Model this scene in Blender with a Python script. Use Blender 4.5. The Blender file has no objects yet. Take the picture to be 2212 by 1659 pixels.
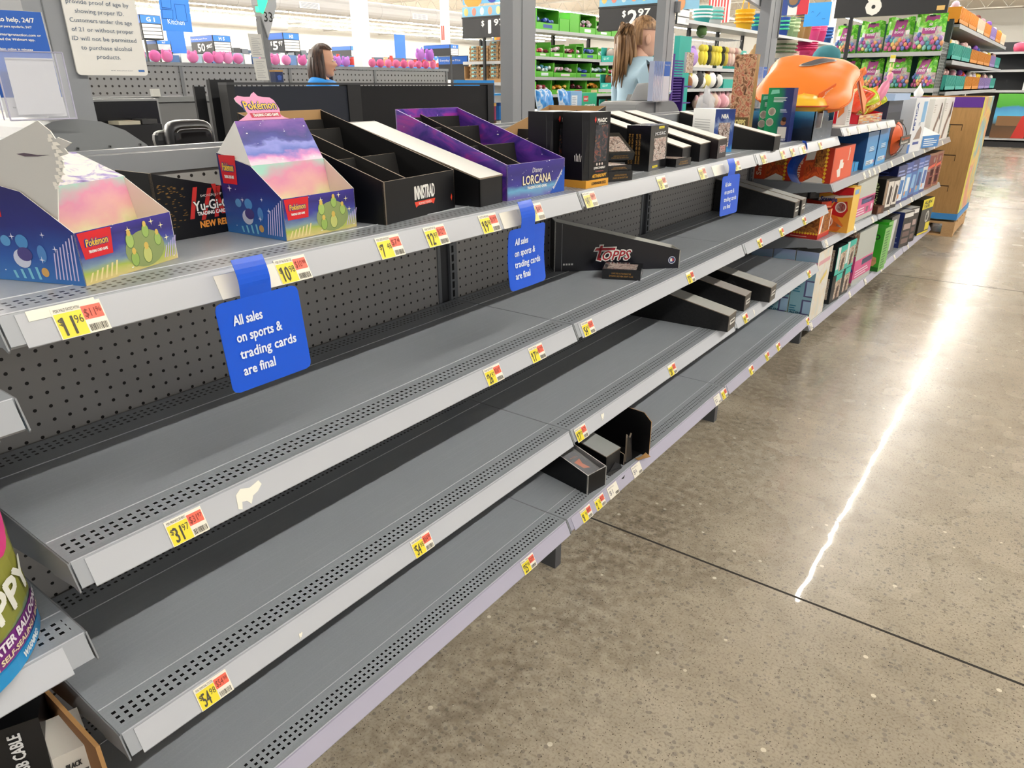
import bpy, bmesh, math, random
from mathutils import Vector, Matrix
random.seed(7)
SC = bpy.context.scene
COL = SC.collection
PI = math.pi

# ------------------------------------------------------------------ camera
CAMLOC = Vector((0.9014, -0.2557, 1.3136))
YAW, PITCH, ROLL, FPX = -0.6389, 0.3997, -0.0026, 1523.43
_f = Vector((math.sin(YAW)*math.cos(PITCH), math.cos(YAW)*math.cos(PITCH), -math.sin(PITCH)))
_r = Vector((math.cos(YAW), -math.sin(YAW), 0))
_u = _r.cross(_f)
CR = _r*math.cos(ROLL)+_u*math.sin(ROLL)
CU = -_r*math.sin(ROLL)+_u*math.cos(ROLL)
cam = bpy.data.cameras.new('camera')
cam.sensor_width = 36.0
cam.lens = FPX*36.0/2212
cam.clip_start = 0.02; cam.clip_end = 300
cob = bpy.data.objects.new('camera', cam)
m = Matrix((CR, CU, -_f)).transposed().to_4x4()
m.translation = CAMLOC
cob.matrix_world = m
COL.objects.link(cob); SC.camera = cob

# ------------------------------------------------------------------ world, exposure
wd = bpy.data.worlds.new('store_air'); SC.world = wd; wd.use_nodes = True
bg = wd.node_tree.nodes['Background']
bg.inputs[0].default_value = (1.0, 0.98, 0.95, 1); bg.inputs[1].default_value = 0.52
SC.view_settings.view_transform = 'Standard'
SC.view_settings.look = 'None'
SC.view_settings.gamma = 1
SC.view_settings.use_curve_mapping = False
SC.view_settings.exposure = 0.5
TUBE = 125.0            # strength of the fluorescent tubes
SC.cycles.max_bounces = 6
SC.cycles.diffuse_bounces = 3
SC.cycles.glossy_bounces = 3
SC.cycles.transparent_max_bounces = 8

# ------------------------------------------------------------------ materials
def lin(h):
    h = h.lstrip('#')
    o = []
    for i in (0, 2, 4):
        c = int(h[i:i+2], 16)/255
        o.append(c/12.92 if c <= .04045 else ((c+.055)/1.055)**2.4)
    return (o[0], o[1], o[2], 1)
_M = {}
def newmat(name):
    mt = bpy.data.materials.new(name); mt.use_nodes = True
    return mt, mt.node_tree, mt.node_tree.nodes['Principled BSDF']
def M(h, rough=.5, metal=0, spec=.5, coat=0, trans=0, alpha=1, emit=0):
    k = (h, rough, metal, spec, coat, trans, alpha, emit)
    if k in _M: return _M[k]
    mt, nt, b = newmat('surface_'+h)
    b.inputs['Base Color'].default_value = lin(h)
    b.inputs['Roughness'].default_value = rough
    b.inputs['Metallic'].default_value = metal
    b.inputs['Specular IOR Level'].default_value = spec
    b.inputs['Coat Weight'].default_value = coat
    b.inputs['Transmission Weight'].default_value = trans
    b.inputs['Alpha'].default_value = alpha
    if emit:
        b.inputs['Emission Color'].default_value = lin(h)
        b.inputs['Emission Strength'].default_value = emit
    _M[k] = mt
    return mt
class N:
    """short hand for building node graphs"""
    def __init__(s, nt): s.nt = nt
    def node(s, t, **kw):
        n = s.nt.nodes.new(t)
        for a, v in kw.items(): setattr(n, a, v)
        return n
    def put(s, sock, v):
        if hasattr(v, 'is_linked') or hasattr(v, 'links'): s.nt.links.new(v, sock)
        else: sock.default_value = v
    def math(s, op, a, b=None, c=None, clamp=False):
        n = s.node('ShaderNodeMath', operation=op); n.use_clamp = clamp
        for i, v in enumerate((a, b, c)):
            if v is not None: s.put(n.inputs[i], v)
        return n.outputs[0]
    def coord(s, which): return s.node('ShaderNodeTexCoord').outputs[which]
    def xyz(s, v):
        n = s.node('ShaderNodeSeparateXYZ'); s.put(n.inputs[0], v); return n.outputs
    def noise(s, v, scale, detail=3, rough=.5, dist=0):
        n = s.node('ShaderNodeTexNoise'); s.put(n.inputs['Vector'], v)
        n.inputs['Scale'].default_value = scale; n.inputs['Detail'].default_value = detail
        n.inputs['Roughness'].default_value = rough; n.inputs['Distortion'].default_value = dist
        return n.outputs['Fac']
    def voro(s, v, scale, feature='F1'):
        n = s.node('ShaderNodeTexVoronoi', feature=feature); s.put(n.inputs['Vector'], v)
        n.inputs['Scale'].default_value = scale
        return n.outputs
    def ramp(s, f, stops, mode='LINEAR'):
        n = s.node('ShaderNodeValToRGB'); s.put(n.inputs[0], f)
        cr = n.color_ramp; cr.interpolation = mode
        while len(cr.elements) < len(stops): cr.elements.new(.5)
        for e, (p, c) in zip(cr.elements, stops):
            e.position = p; e.color = lin(c) if isinstance(c, str) else c
        return n.outputs[0]
    def mix(s, f, a, b, mode='MIX'):
        n = s.node('ShaderNodeMix', data_type='RGBA', blend_type=mode)
        s.put(n.inputs[0], f); s.put(n.inputs[6], a); s.put(n.inputs[7], b)
        return n.outputs[2]
    def band(s, v, lo, hi):      # 1 inside lo..hi
        return s.math('MULTIPLY', s.math('GREATER_THAN', v, lo), s.math('LESS_THAN', v, hi))
_A = {}
def art(key, stops, kind='noise', scale=3., detail=4, dist=1.2, stars=0, rough=.35, spec=.5, sc=(1, 1), mode='LINEAR'):
    """printed artwork on a face: reads the face's own UV"""
    if key in _A: return _A[key]
    mt, nt, b = newmat('print_'+key); g = N(nt)
    uv = g.coord('UV')
    mp = g.node('ShaderNodeMapping'); g.put(mp.inputs[0], uv); mp.inputs['Scale'].default_value = (sc[0], sc[1], 1)
    mp.inputs['Location'].default_value = (len(_A)*1.37, len(_A)*.71, 0) if kind == 'noise' else (0, 0, 0)
    v = mp.outputs[0]
    if kind == 'noise': f = g.noise(v, scale, detail, .55, dist)
    elif kind == 'u': f = g.math('ADD', g.xyz(v)[0], g.math('MULTIPLY', g.math('SUBTRACT', g.noise(v, scale, detail), .5), dist))
    elif kind == 'v': f = g.math('ADD', g.xyz(v)[1], g.math('MULTIPLY', g.math('SUBTRACT', g.noise(v, scale, detail), .5), dist))
    elif kind == 'cells':
        f = g.xyz(g.voro(v, scale)['Color'])[0]
    elif kind == 'weave':
        f = g.math('MULTIPLY', g.math('FRACT', g.math('MULTIPLY', g.xyz(v)[0], scale)), 1.0)
    c = g.ramp(f, stops, mode)
    if stars:
        d = g.voro(uv, stars)['Distance']
        big = g.noise(uv, stars*.6, 0)
        st = g.math('LESS_THAN', d, g.math('MULTIPLY', g.math('SUBTRACT', big, .42), .5))
        c = g.mix(st, c, (1, 1, 1, 1))
    g.put(b.inputs['Base Color'], c)
    b.inputs['Roughness'].default_value = rough
    b.inputs['Specular IOR Level'].default_value = spec
    _A[key] = mt
    return mt

# ------------------------------------------------------------------ mesh builder
_fontcache = {}
def glyphs(s):
    if s in _fontcache: return _fontcache[s]
    cu = bpy.data.curves.new('lettering', 'FONT'); cu.body = s; cu.size = 1; cu.resolution_u = 2
    cu.fill_mode = 'FRONT'
    ob = bpy.data.objects.new('lettering', cu); COL.objects.link(ob)
    bpy.context.view_layer.update()
    me = bpy.data.meshes.new_from_object(ob.evaluated_get(bpy.context.evaluated_depsgraph_get()))
    vs = [(v.co.x, v.co.y) for v in me.vertices]; fs = [tuple(p.vertices) for p in me.polygons]
    bpy.data.objects.remove(ob); bpy.data.curves.remove(cu); bpy.data.meshes.remove(me)
    _fontcache[s] = (vs, fs)
    return vs, fs
_cap = None
def cap():
    global _cap
    if _cap is None: _cap = max(v[1] for v in glyphs('H')[0])
    return _cap
class MB:
    def __init__(s): s.v = []; s.f = []; s.m = []; s.uv = []; s.mats = []; s.T = None
    def mi(s, mt):
        if mt not in s.mats: s.mats.append(mt)
        return s.mats.index(mt)
    def pts(s, ps):
        i = len(s.v)
        for p in ps:
            p = Vector(p)
            s.v.append(s.T @ p if s.T else p)
        return i
    def face(s, idx, mt, uv=None):
        s.f.append(tuple(idx)); s.m.append(s.mi(mt)); s.uv.append(uv)
    def poly(s, ps, mt, uv=None):
        i = s.pts(ps); s.face(range(i, i+len(ps)), mt, uv); return s
    def quad(s, a, b, c, d, mt):          # uv 0..1: a=(0,0) b=(1,0) c=(1,1) d=(0,1)
        return s.poly((a, b, c, d), mt, ((0, 0), (1, 0), (1, 1), (0, 1)))
    def box(s, c0, c1, mt, faces=None):
        """faces: dict '+x','-x','+y','-y','+z','-z' -> other material; every face carries uv"""
        x0, y0, z0 = c0; x1, y1, z1 = c1
        F = faces or {}
        P = lambda x, y, z: (x, y, z)
        s.quad(P(x1, y0, z0), P(x1, y1, z0), P(x1, y1, z1), P(x1, y0, z1), F.get('+x', mt))
        s.quad(P(x0, y1, z0), P(x0, y0, z0), P(x0, y0, z1), P(x0, y1, z1), F.get('-x', mt))
        s.quad(P(x0, y0, z0), P(x1, y0, z0), P(x1, y0, z1), P(x0, y0, z1), F.get('-y', mt))
        s.quad(P(x1, y1, z0), P(x0, y1, z0), P(x0, y1, z1), P(x1, y1, z1), F.get('+y', mt))
        s.quad(P(x0, y0, z1), P(x1, y0, z1), P(x1, y1, z1), P(x0, y1, z1), F.get('+z', mt))
        s.quad(P(x0, y1, z0), P(x1, y1, z0), P(x1, y0, z0), P(x0, y0, z0), F.get('-z', mt))
        return s
    def slab(s, ps, off, mt, mside=None, mback=None, uv=None):
        """a flat outline with thickness: ps counter-clockwise seen from its front, off = vector to the back"""
        n = len(ps); off = Vector(off)
        i = s.pts(ps); j = s.pts([Vector(p)+off for p in ps])
        if uv is None:
            o = Vector(ps[0]); ux = (Vector(ps[1])-o); 
            nn = off.normalized() if off.length else Vector((0, 0, 1))
            ux = ux.normalized(); uy = (-nn).cross(ux)
            q = [((Vector(p)-o).dot(ux), (Vector(p)-o).dot(uy)) for p in ps]
            a0 = min(t[0] for t in q); a1 = max(t[0] for t in q); b0 = min(t[1] for t in q); b1 = max(t[1] for t in q)
            uv = [((t[0]-a0)/max(a1-a0, 1e-6), (t[1]-b0)/max(b1-b0, 1e-6)) for t in q]
        s.face(range(i, i+n), mt, uv)
        s.face([j+n-1-k for k in range(n)], mback or mt, list(reversed(uv)))
        for k in range(n):
            l = (k+1) % n
            s.face((i+k, j+k, j+l, i+l), mside or mt, ((0, 0), (0, 1), (1, 1), (1, 0)))
        return s
    def tube(s, path, r, mt, seg=8, cap_ends=True):
        path = [Vector(p) for p in path]
        rs = r if isinstance(r, (list, tuple)) else [r]*len(path)
        rings = []
        for k, p in enumerate(path):
            d = (path[min(k+1, len(path)-1)]-path[max(k-1, 0)]).normalized()
            a = Vector((0, 0, 1)) if abs(d.z) < .9 else Vector((1, 0, 0))
            e1 = d.cross(a).normalized(); e2 = d.cross(e1)
            rings.append(s.pts([p+e1*rs[k]*math.cos(2*PI*q/seg)+e2*rs[k]*math.sin(2*PI*q/seg) for q in range(seg)]))
        for a, b in zip(rings, rings[1:]):
            for q in range(seg):
                w = (q+1) % seg
                s.face((a+q, b+q, b+w, a+w), mt)
        if cap_ends:
            s.face([rings[0]+q for q in range(seg)], mt)
            s.face([rings[-1]+seg-1-q for q in range(seg)], mt)
        return s
    def lathe(s, prof, mt, c=(0, 0, 0), seg=16, mats=None):
        rings = []
        for (r, z) in prof:
            rings.append(s.pts([(c[0]+r*math.cos(2*PI*q/seg), c[1]+r*math.sin(2*PI*q/seg), c[2]+z) for q in range(seg)]))
        for k, (a, b) in enumerate(zip(rings, rings[1:])):
            for q in range(seg):
                w = (q+1) % seg
                s.face((a+q, a+w, b+w, b+q), mats[k] if mats else mt)
        s.face([rings[0]+seg-1-q for q in range(seg)], mt); s.face([rings[-1]+q for q in range(seg)], mats[-1] if mats else mt)
        return s
    def blob(s, c, r, mt, seg=10, ring=7, jit=0, sq=1.0):
        """ellipsoid (sq<1 makes it boxier)"""
        c = Vector(c); rr = r if isinstance(r, (list, tuple)) else (r, r, r)
        pw = lambda t: math.copysign(abs(t)**sq, t)
        top = s.pts([c+Vector((0, 0, rr[2]))]); rings = []
        for k in range(1, ring):
            th = PI*k/ring; row = []
            for q in range(seg):
                ph = 2*PI*q/seg; j = 1+random.uniform(-jit, jit)
                row.append(c+Vector((rr[0]*pw(math.sin(th))*pw(math.cos(ph))*j, rr[1]*pw(math.sin(th))*pw(math.sin(ph))*j, rr[2]*pw(math.cos(th))*j)))
            rings.append(s.pts(row))
        bot = s.pts([c-Vector((0, 0, rr[2]))])
        for q in range(seg):
            w = (q+1) % seg
            s.face((top, rings[0]+q, rings[0]+w), mt)
            s.face((bot, rings[-1]+w, rings[-1]+q), mt)
            for a, b in zip(rings, rings[1:]): s.face((a+q, b+q, b+w, a+w), mt)
        return s
    def text(s, t, o, xd, yd, h, mt, align='L', wid=None, bold=0, lift=.0004, shear=0):
        """lettering with cap height h from point o; xd/yd = reading and up directions"""
        o = Vector(o); xd = Vector(xd).normalized(); yd = Vector(yd).normalized(); nz = xd.cross(yd)
        vs, fs = glyphs(t)
        if not vs: return s
        k = h/cap(); x1 = max(v[0] for v in vs); x0 = min(v[0] for v in vs)
        kx = k if wid is None else wid/(x1-x0)
        w = (x1-x0)*kx
        sh = {'L': 0, 'C': -w/2, 'R': -w}[align]
        offs = [(0, 0)] if not bold else [(-bold*h, 0), (bold*h, 0), (0, bold*h), (0, -bold*h), (bold*h*.7, bold*h*.7), (-bold*h*.7, -bold*h*.7)]
        for q, (dx, dy) in enumerate(offs):
            i = s.pts([o+xd*((v[0]-x0)*kx+sh+dx+shear*v[1]*k)+yd*(v[1]*k+dy)+nz*(lift+q*.00002) for v in vs])
            for f in fs: s.face([i+a for a in f], mt)
        return s
    def build(s, name, parent=None, loc=None, rz=None, label=None, cat=None, group=None, kind=None, smooth=False, bevel=0):
        me = bpy.data.meshes.new(name)
        me.from_pydata([tuple(v) for v in s.v], [], s.f)
        for mt in s.mats: me.materials.append(mt)
        me.polygons.foreach_set('material_index', s.m)
        if any(u is not None for u in s.uv):
            ul = me.uv_layers.new(name='UVMap'); flat = []
            for f, u in zip(s.f, s.uv):
                for k in range(len(f)): flat.extend(u[k] if u else (0, 0))
            ul.data.foreach_set('uv', flat)
        if smooth: me.polygons.foreach_set('use_smooth', [True]*len(s.f))
        me.update()
        o = bpy.data.objects.new(name, me); COL.objects.link(o)
        if parent: o.parent = parent
        if loc is not None: o.location = loc
        if rz is not None: o.rotation_euler = (0, 0, rz)
        if smooth == 'auto' or bevel:
            pass
        if bevel:
            md = o.modifiers.new('edges', 'BEVEL'); md.width = bevel; md.segments = 2; md.limit_method = 'ANGLE'
        return tag(o, label, cat, group, kind)
def tag(o, label=None, cat=None, group=None, kind=None):
    if label: o['label'] = label
    if cat: o['category'] = cat
    if group: o['group'] = group
    if kind: o['kind'] = kind
    return o
def thing(name, label, cat, loc=(0, 0, 0), rz=0, group=None):
    o = bpy.data.objects.new(name, None); o.empty_display_size = .05
    COL.objects.link(o); o.location = loc; o.rotation_euler = (0, 0, rz)
    return tag(o, label, cat, group)
def dup(root, loc, rz=0, label=None, group=None, scale=None):
    r = root.copy(); COL.objects.link(r); r.location = loc
    r.rotation_euler = (0, 0, rz)
    if scale: r.scale = scale
    if label: r['label'] = label
    if group: r['group'] = group
    for ch in list(root.children):
        c = ch.copy(); COL.objects.link(c); c.parent = r
        for gch in ch.children:
            d = gch.copy(); COL.objects.link(d); d.parent = c
    return r
def R(d): return math.radians(d)
ORD = ['first', 'second', 'third', 'fourth', 'fifth', 'sixth', 'seventh', 'eighth', 'ninth', 'tenth', 'eleventh', 'twelfth',
       'thirteenth', 'fourteenth', 'fifteenth', 'sixteenth', 'seventeenth', 'eighteenth', 'nineteenth', 'twentieth']
X, Y, Z = Vector((1, 0, 0)), Vector((0, 1, 0)), Vector((0, 0, 1))

WHITE = M('#f2f0ea', .5); PAPER = M('#ecebe6', .6); BLACK = M('#0d0d10', .4); MATTEBLK = M('#121214', .55)
GREY = M('#8d9094', .4); DKGREY = M('#3c3e41', .5); KRAFT = M('#b08a5c', .75); INK = M('#1c1a18', .6)
YEL = M('#f3e23c', .5); RED = M('#f0604a', .5); WBLUE = M('#0b58d6', .35); STEEL = M('#a9acb0', .35, .0)

# ================================================================== setting: floor, ceiling, walls
BAY = 1.2192
ZT, Z2, Z3, ZB = 1.0817, 0.7514, 0.4485, 0.16
def floor_mat():
    mt, nt, b = newmat('polished_concrete'); g = N(nt)
    v = g.coord('Object')
    big = g.noise(v, 1.3, 5, .6); mid = g.noise(v, 9, 4, .6); fine = g.noise(v, 160, 3, .6)
    c = g.ramp(big, [(.3, '#aca190'), (.5, '#bbb09e'), (.72, '#c7beae')])
    c = g.mix(g.math('MULTIPLY', g.ramp(mid, [(.42, '#000000'), (.7, '#ffffff')]), .22), c, lin('#6d6152'))
    c = g.mix(g.math('MULTIPLY', g.ramp(fine, [(.35, '#ffffff'), (.5, '#000000')]), .38), c, lin('#5f5443'))
    # small stones: pale chips and dark grit set in the concrete
    va = g.voro(v, 75); vb = g.voro(v, 190); vc = g.voro(v, 26)
    pick = g.xyz(va['Color'])
    c = g.mix(g.math('MULTIPLY', g.math('MULTIPLY', g.math('LESS_THAN', va['Distance'], .42), g.math('GREATER_THAN', pick[0], .72)), .45), c, lin('#b4a893'))
    c = g.mix(g.math('MULTIPLY', g.math('MULTIPLY', g.math('LESS_THAN', va['Distance'], .4), g.math('LESS_THAN', pick[1], .2)), .55), c, lin('#7b7874'))
    pk = g.xyz(vb['Color'])
    c = g.mix(g.math('MULTIPLY', g.math('MULTIPLY', g.math('LESS_THAN', vb['Distance'], .28), g.math('GREATER_THAN', pk[0], .82)), .75), c, lin('#3b322b'))
    pw = g.xyz(vc['Color'])
    c = g.mix(g.math('MULTIPLY', g.math('LESS_THAN', vc['Distance'], g.math('MULTIPLY', pw[2], .16)), g.math('GREATER_THAN', pw[0], .78)), c, lin('#e6dfcf'))
    # brown traffic stains along the fixture
    st = g.noise(v, .9, 4, .65, .6); st2 = g.noise(v, 34, 2)
    x = g.xyz(v)[0]
    near = g.math('SUBTRACT', 1, g.math('ABSOLUTE', g.math('MULTIPLY', g.math('SUBTRACT', x, .10), 1.9)), clamp=True)
    f = g.math('MULTIPLY', g.math('MULTIPLY', near, g.ramp(st, [(.38, '#000000'), (.62, '#ffffff')])), g.ramp(st2, [(.3, '#777777'), (.6, '#ffffff')]))
    c = g.mix(g.math('MULTIPLY', f, .8), c, lin('#4a3c2c'))
    g.put(b.inputs['Base Color'], c)
    rg = g.math('ADD', g.math('MULTIPLY', g.noise(v, 2.2, 3), .14), .20)
    g.put(b.inputs['Roughness'], rg)
    b.inputs['Specular IOR Level'].default_value = .22
    b.inputs['Coat Weight'].default_value = .25; b.inputs['Coat Roughness'].default_value = .012
    bp = g.node('ShaderNodeBump'); bp.inputs['Strength'].default_value = .09; bp.inputs['Distance'].default_value = .01
    g.put(bp.inputs['Height'], g.math('ADD', g.math('MULTIPLY', g.noise(v, 3.5, 2), 1.0), g.math('MULTIPLY', g.noise(v, 40, 2), .03))); g.put(b.inputs['Normal'], bp.outputs[0]); g.put(b.inputs['Coat Normal'], bp.outputs[0])
    return mt
FLOORM = floor_mat()
mb = MB()
mb.box((-53, -9, -.1), (16, 70, 0), FLOORM)
SEAM = M('#2b2620', .8)
for y0, wd_ in ((1.482, .0075), (5.63, .009), (9.8, .01), (14, .01), (18.2, .01)):
    mb.box((-3, y0-wd_/2, -.02), (14, y0+wd_/2, .0006), SEAM)
for x0 in (3.4,):
    mb.box((x0-.004, -8, -.02), (x0+.004, 40, .0006), SEAM)
mb.build('floor', kind='structure')

def ceil_mat():
    mt, nt, b = newmat('steel_deck'); g = N(nt)
    v = g.coord('Object'); x = g.xyz(v)
    f = g.math('FRACT', g.math('MULTIPLY', x[1], 3.2))
    c = g.ramp(f, [(.0, '#a9a297'), (.45, '#bcb5aa'), (.55, '#8d867c'), (1, '#a9a297')])
    g.put(b.inputs['Base Color'], c); b.inputs['Roughness'].default_value = .7
    return mt
mb = MB(); mb.box((-53, -9, 6.6), (16, 70, 6.8), ceil_mat()); mb.build('ceiling', kind='structure')
WALLW = M('#aeada8', .6)
mb = MB(); mb.box((-53.3, -9, 0), (-53, 70, 6.6), WALLW)
mb.box((-53, -9, 0), (-52.96, 70, 1.6), M('#7d8288', .6)); mb.build('wall_west', kind='structure')
mb = MB(); mb.box((-53, 70, 0), (16, 70.3, 6.6), WALLW); mb.build('wall_north', kind='structure')

# ------------------------------------------------------------------ ceiling lights (rows of tubes), joists, ducts
TUBEM = M('#fffaf0', .5, emit=TUBE); HOUS = M('#c4c4c0', .5); JOIST = M('#aaa79f', .6)
def light_row(x, y0, y1, z=5.5, n=None):
    t = thing('ceiling_light', 'row of white fluorescent tubes, %s from the aisle side' % ROWN.pop(0), 'ceiling light', (x, y0, z), 0, 'rows of tube lights under the roof deck')
    L = y1-y0
    h = MB(); h.box((-.11, 0, .03), (.11, L, .09), HOUS)
    k = 0.0
    while k < L: h.box((-.012, k, .09), (.012, k+.02, 1.1), JOIST); k += 4.9
    h.build('housing', t)
    d = MB(); k = 0.
    while k < L-.2: d.box((-.022, k+.03, -.02), (.022, min(k+2.36, L)-.03, .03), TUBEM); k += 2.44
    d.build('tube', t)
ROWN = [a for a in ORD]
for xr, ya in ((4.6, -6), (-.68, -6), (-6.6, -6), (-12.8, -6), (-19.2, -6), (-25.5, -6), (-31.9, -6), (-35.4, -6), (-38.9, -6), (-41.5, -6), (-44.1, -6), (-47.5, -6)):
    if xr == -.68: light_row(xr, 8.7, 64)
    else: light_row(xr, ya, 66)
def truss(y, x0, x1, i):
    mb = MB(); zt, zb = 6.5, 5.75
    mb.box((x0, y-.04, zt), (x1, y+.04, zt+.07), JOIST); mb.box((x0, y-.04, zb), (x1, y+.04, zb+.07), JOIST)
    x = x0; up = True
    while x < x1-.5:
        a, b2 = ((x, y, zb+.03), (x+.6, y, zt+.03)) if up else ((x, y, zt+.03), (x+.6, y, zb+.03))
        mb.tube([a, b2], .022, JOIST, 4, False); x += .6; up = not up
    mb.build('roof_truss', label='open web steel roof truss, %s from the checkouts' % ORD[i], cat='roof truss', group='steel roof trusses')
for i, y in enumerate((6, 12.5, 19, 25.5, 32, 38.5, 45, 51.5, 58)): truss(y, -53, 8, i)
DUCT = M('#a3a2a2', .55)
def duct(x, z, r, y0, y1, label, grilles=()):
    t = thing('air_duct', label, 'air duct', (x, y0, z))
    mb = MB(); mb.tube([(0, 0, 0), (0, y1-y0, 0)], r, DUCT, 20)
    k = 0
    while k < y1-y0: mb.tube([(0, k, 0), (0, k+.05, 0)], r*1.02, DUCT, 20); k += 1.8
    mb.build('pipe', t, smooth=False)
    for gy in grilles:
        q = MB(); q.box((r*.7, gy-.5, -.20), (r*1.02, gy+.5, .02), M('#dedddb', .5))
        for k in range(5): q.box((r*1.0, gy-.42, -.18+k*.038), (r*1.04, gy+.42, -.16+k*.038), M('#77777a', .6))
        q.build('grille', t)
duct(-25, 4.4, .34, 12, 64, 'fat pale round air duct with side grilles hung under the roof', (8.6, 15, 22, 29))
duct(-34, 4.3, .21, 12, 26.5, 'slimmer pale round air duct in front of the far white wall')
def column(x, y, w, label, grey=1.35, mark=False):
    t = thing('steel_column', label, 'column', (x, y, 0))
    mb = MB(); mb.box((-w/2, -w/2, grey), (w/2, w/2, 6.6), M('#e3e2df', .5)); mb.build('shaft', t)
    mb = MB(); mb.box((-w/2, -w/2, 0), (w/2, w/2, grey), M('#7f8489', .5)); mb.build('painted_foot', t)
    if mark:
        mb = MB(); mb.box((-w/2-.005, -w/2-.012, 2.2), (w/2+.005, -w/2-.004, 2.9), PAPER)
        mb.box((-w*.3, -w/2-.014, 2.5), (-w*.05, -w/2-.012, 2.85), M('#d23a32')); mb.box((w*.05, -w/2-.014, 2.5), (w*.3, -w/2-.012, 2.85), M('#d23a32'))
        mb.build('notice', t)
column(-13.2, 12.7, .30, 'white square steel column with grey foot beyond the seated shopper', 1.75)
column(-13.6, 16.2, .18, 'thin white steel column carrying a red and white notice', 1.2, True)
column(-9.5, 40, .3, 'white steel column far along the main aisle', 1.2)

# ================================================================== the long gondola: back panels, shelves
def peg_mat(name, base, hole, y0=.0086, z0=.0169, pitch=.0254, rad=.0031, rough=.55):
    mt, nt, b = newmat(name); g = N(nt)
    x = g.xyz(g.coord('Object'))
    fy = g.math('SUBTRACT', g.math('FRACT', g.math('DIVIDE', g.math('ADD', x[1], 50*pitch-y0+pitch/2), pitch)), .5)
    fz = g.math('SUBTRACT', g.math('FRACT', g.math('DIVIDE', g.math('ADD', x[2], 50*pitch-z0+pitch/2), pitch)), .5)
    d = g.math('ADD', g.math('MULTIPLY', fy, fy), g.math('MULTIPLY', fz, fz))
    h = g.math('LESS_THAN', d, (rad/pitch)**2)
    c = g.mix(h, lin(base), lin(hole))
    g.put(b.inputs['Base Color'], c); b.inputs['Roughness'].default_value = rough
    bp = g.node('ShaderNodeBump'); bp.inputs['Strength'].default_value = .5; bp.inputs['Distance'].default_value = .002; bp.invert = True
    g.put(bp.inputs['Height'], h); g.put(b.inputs['Normal'], bp.outputs[0])
    return mt
PEG = peg_mat('pegboard', '#a09e9b', '#120d0a')
PEGF = peg_mat('pegboard_far', '#8f9092', '#26211e', 0, 0, .0508, .0085)
def shelf_mat():
    """painted steel deck with rows of punched slots at front and back edges"""
    mt, nt, b = newmat('shelf_steel'); g = N(nt)
    co = g.coord('Object'); x = g.xyz(co)
    fy = g.math('FRACT', g.math('ADD', g.math('DIVIDE', g.math('SUBTRACT', x[1], .016), .0127), 100.5))
    iny = g.band(fy, .27, .73)
    rows = None
    for c0 in (-.047, -.034, -.021, -.352, -.365, -.378):
        r_ = g.band(x[0], c0-.0028, c0+.0028)
        rows = r_ if rows is None else g.math('ADD', rows, r_)
    inx = g.band(x[1], .011, BAY-.011)
    h = g.math('MULTIPLY', g.math('MULTIPLY', iny, rows), inx)
    n1 = g.noise(co, 300, 2); n2 = g.noise(co, 5, 4, .6)
    mp = g.node('ShaderNodeMapping'); g.put(mp.inputs[0], co); mp.inputs['Scale'].default_value = (60, 1.2, 1)
    n3 = g.noise(mp.outputs[0], 3, 3)
    c = g.mix(n1, lin('#999fa6'), lin('#a6acb3'))
    c = g.mix(g.math('MULTIPLY', n2, .35), c, lin('#8f949b'))
    c = g.mix(g.math('MULTIPLY', g.ramp(n3, [(.5, '#000000'), (.75, '#ffffff')]), .12), c, lin('#c4c7ca'))
    c = g.mix(h, c, lin('#08080a'))
    g.put(b.inputs['Base Color'], c)
    g.put(b.inputs['Roughness'], g.math('ADD', g.math('MULTIPLY', n2, .14), .27))
    b.inputs['Specular IOR Level'].default_value = .5
    bp = g.node('ShaderNodeBump'); bp.inputs['Strength'].default_value = .4; bp.inputs['Distance'].default_value = .0015; bp.invert = True
    g.put(bp.inputs['Height'], h); g.put(b.inputs['Normal'], bp.outputs[0])
    return mt
SHELFM = shelf_mat()
EDGE = M('#bfc3c9', .35); LIP = M('#a2a6ac', .38); LIPB = M('#a09fb0', .36); PLASTIC = M('#bfc2c8', .16, spec=.6); BRKT = M('#85888c', .4)
PLASTB = M('#b3b0c2', .2, spec=.6)
SLOT = M('#050506', .8); UPR = M('#6f7276', .45); UPRD = M('#2d2f33', .5)
def back_frame(y0, w, ztop, label, kh=.11):
    t = thing('gondola_back_frame', label, 'shelving frame', (0, y0, 0), 0, 'back frames of the long shelving run')
    p = MB(); p.box((-.425, .018, .1), (-.405, w-.06, ztop-.035), PEG); p.build('pegboard_panel', t)
    c = MB(); c.box((-.432, .0185, ztop-.035), (-.398, w+.018, ztop), GREY); c.box((-.450, .0185, ztop-.012), (-.432, w+.018, ztop+.006), GREY); c.build('top_rail', t)
    u = MB(); u.box((-.43, w-.06, 0), (-.402, w-.048, ztop-.035), UPR); u.box((-.43, w-.048, 0), (-.408, w-.012, ztop-.035), UPRD)
    u.box((-.43, w-.012, 0), (-.400, w+.018, ztop-.035), UPR)
    z = .2
    while z < ztop-.06: u.box((-.401, w-.0045, z), (-.3992, w+.0035, z+.019), SLOT); z += .0254
    u.build('slotted_upright', t)
    k = MB(); k.box((-.43, .0185, .0), (-.10, w+.018, kh-.02), M('#28282b', .6)); k.build('kick_base', t)
    f = MB()
    f.box((-.10, w-.03, 0), (-.015, w+.0, kh), M('#4a4c50', .5)); f.build('base_foot', t)
    return t
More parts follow.
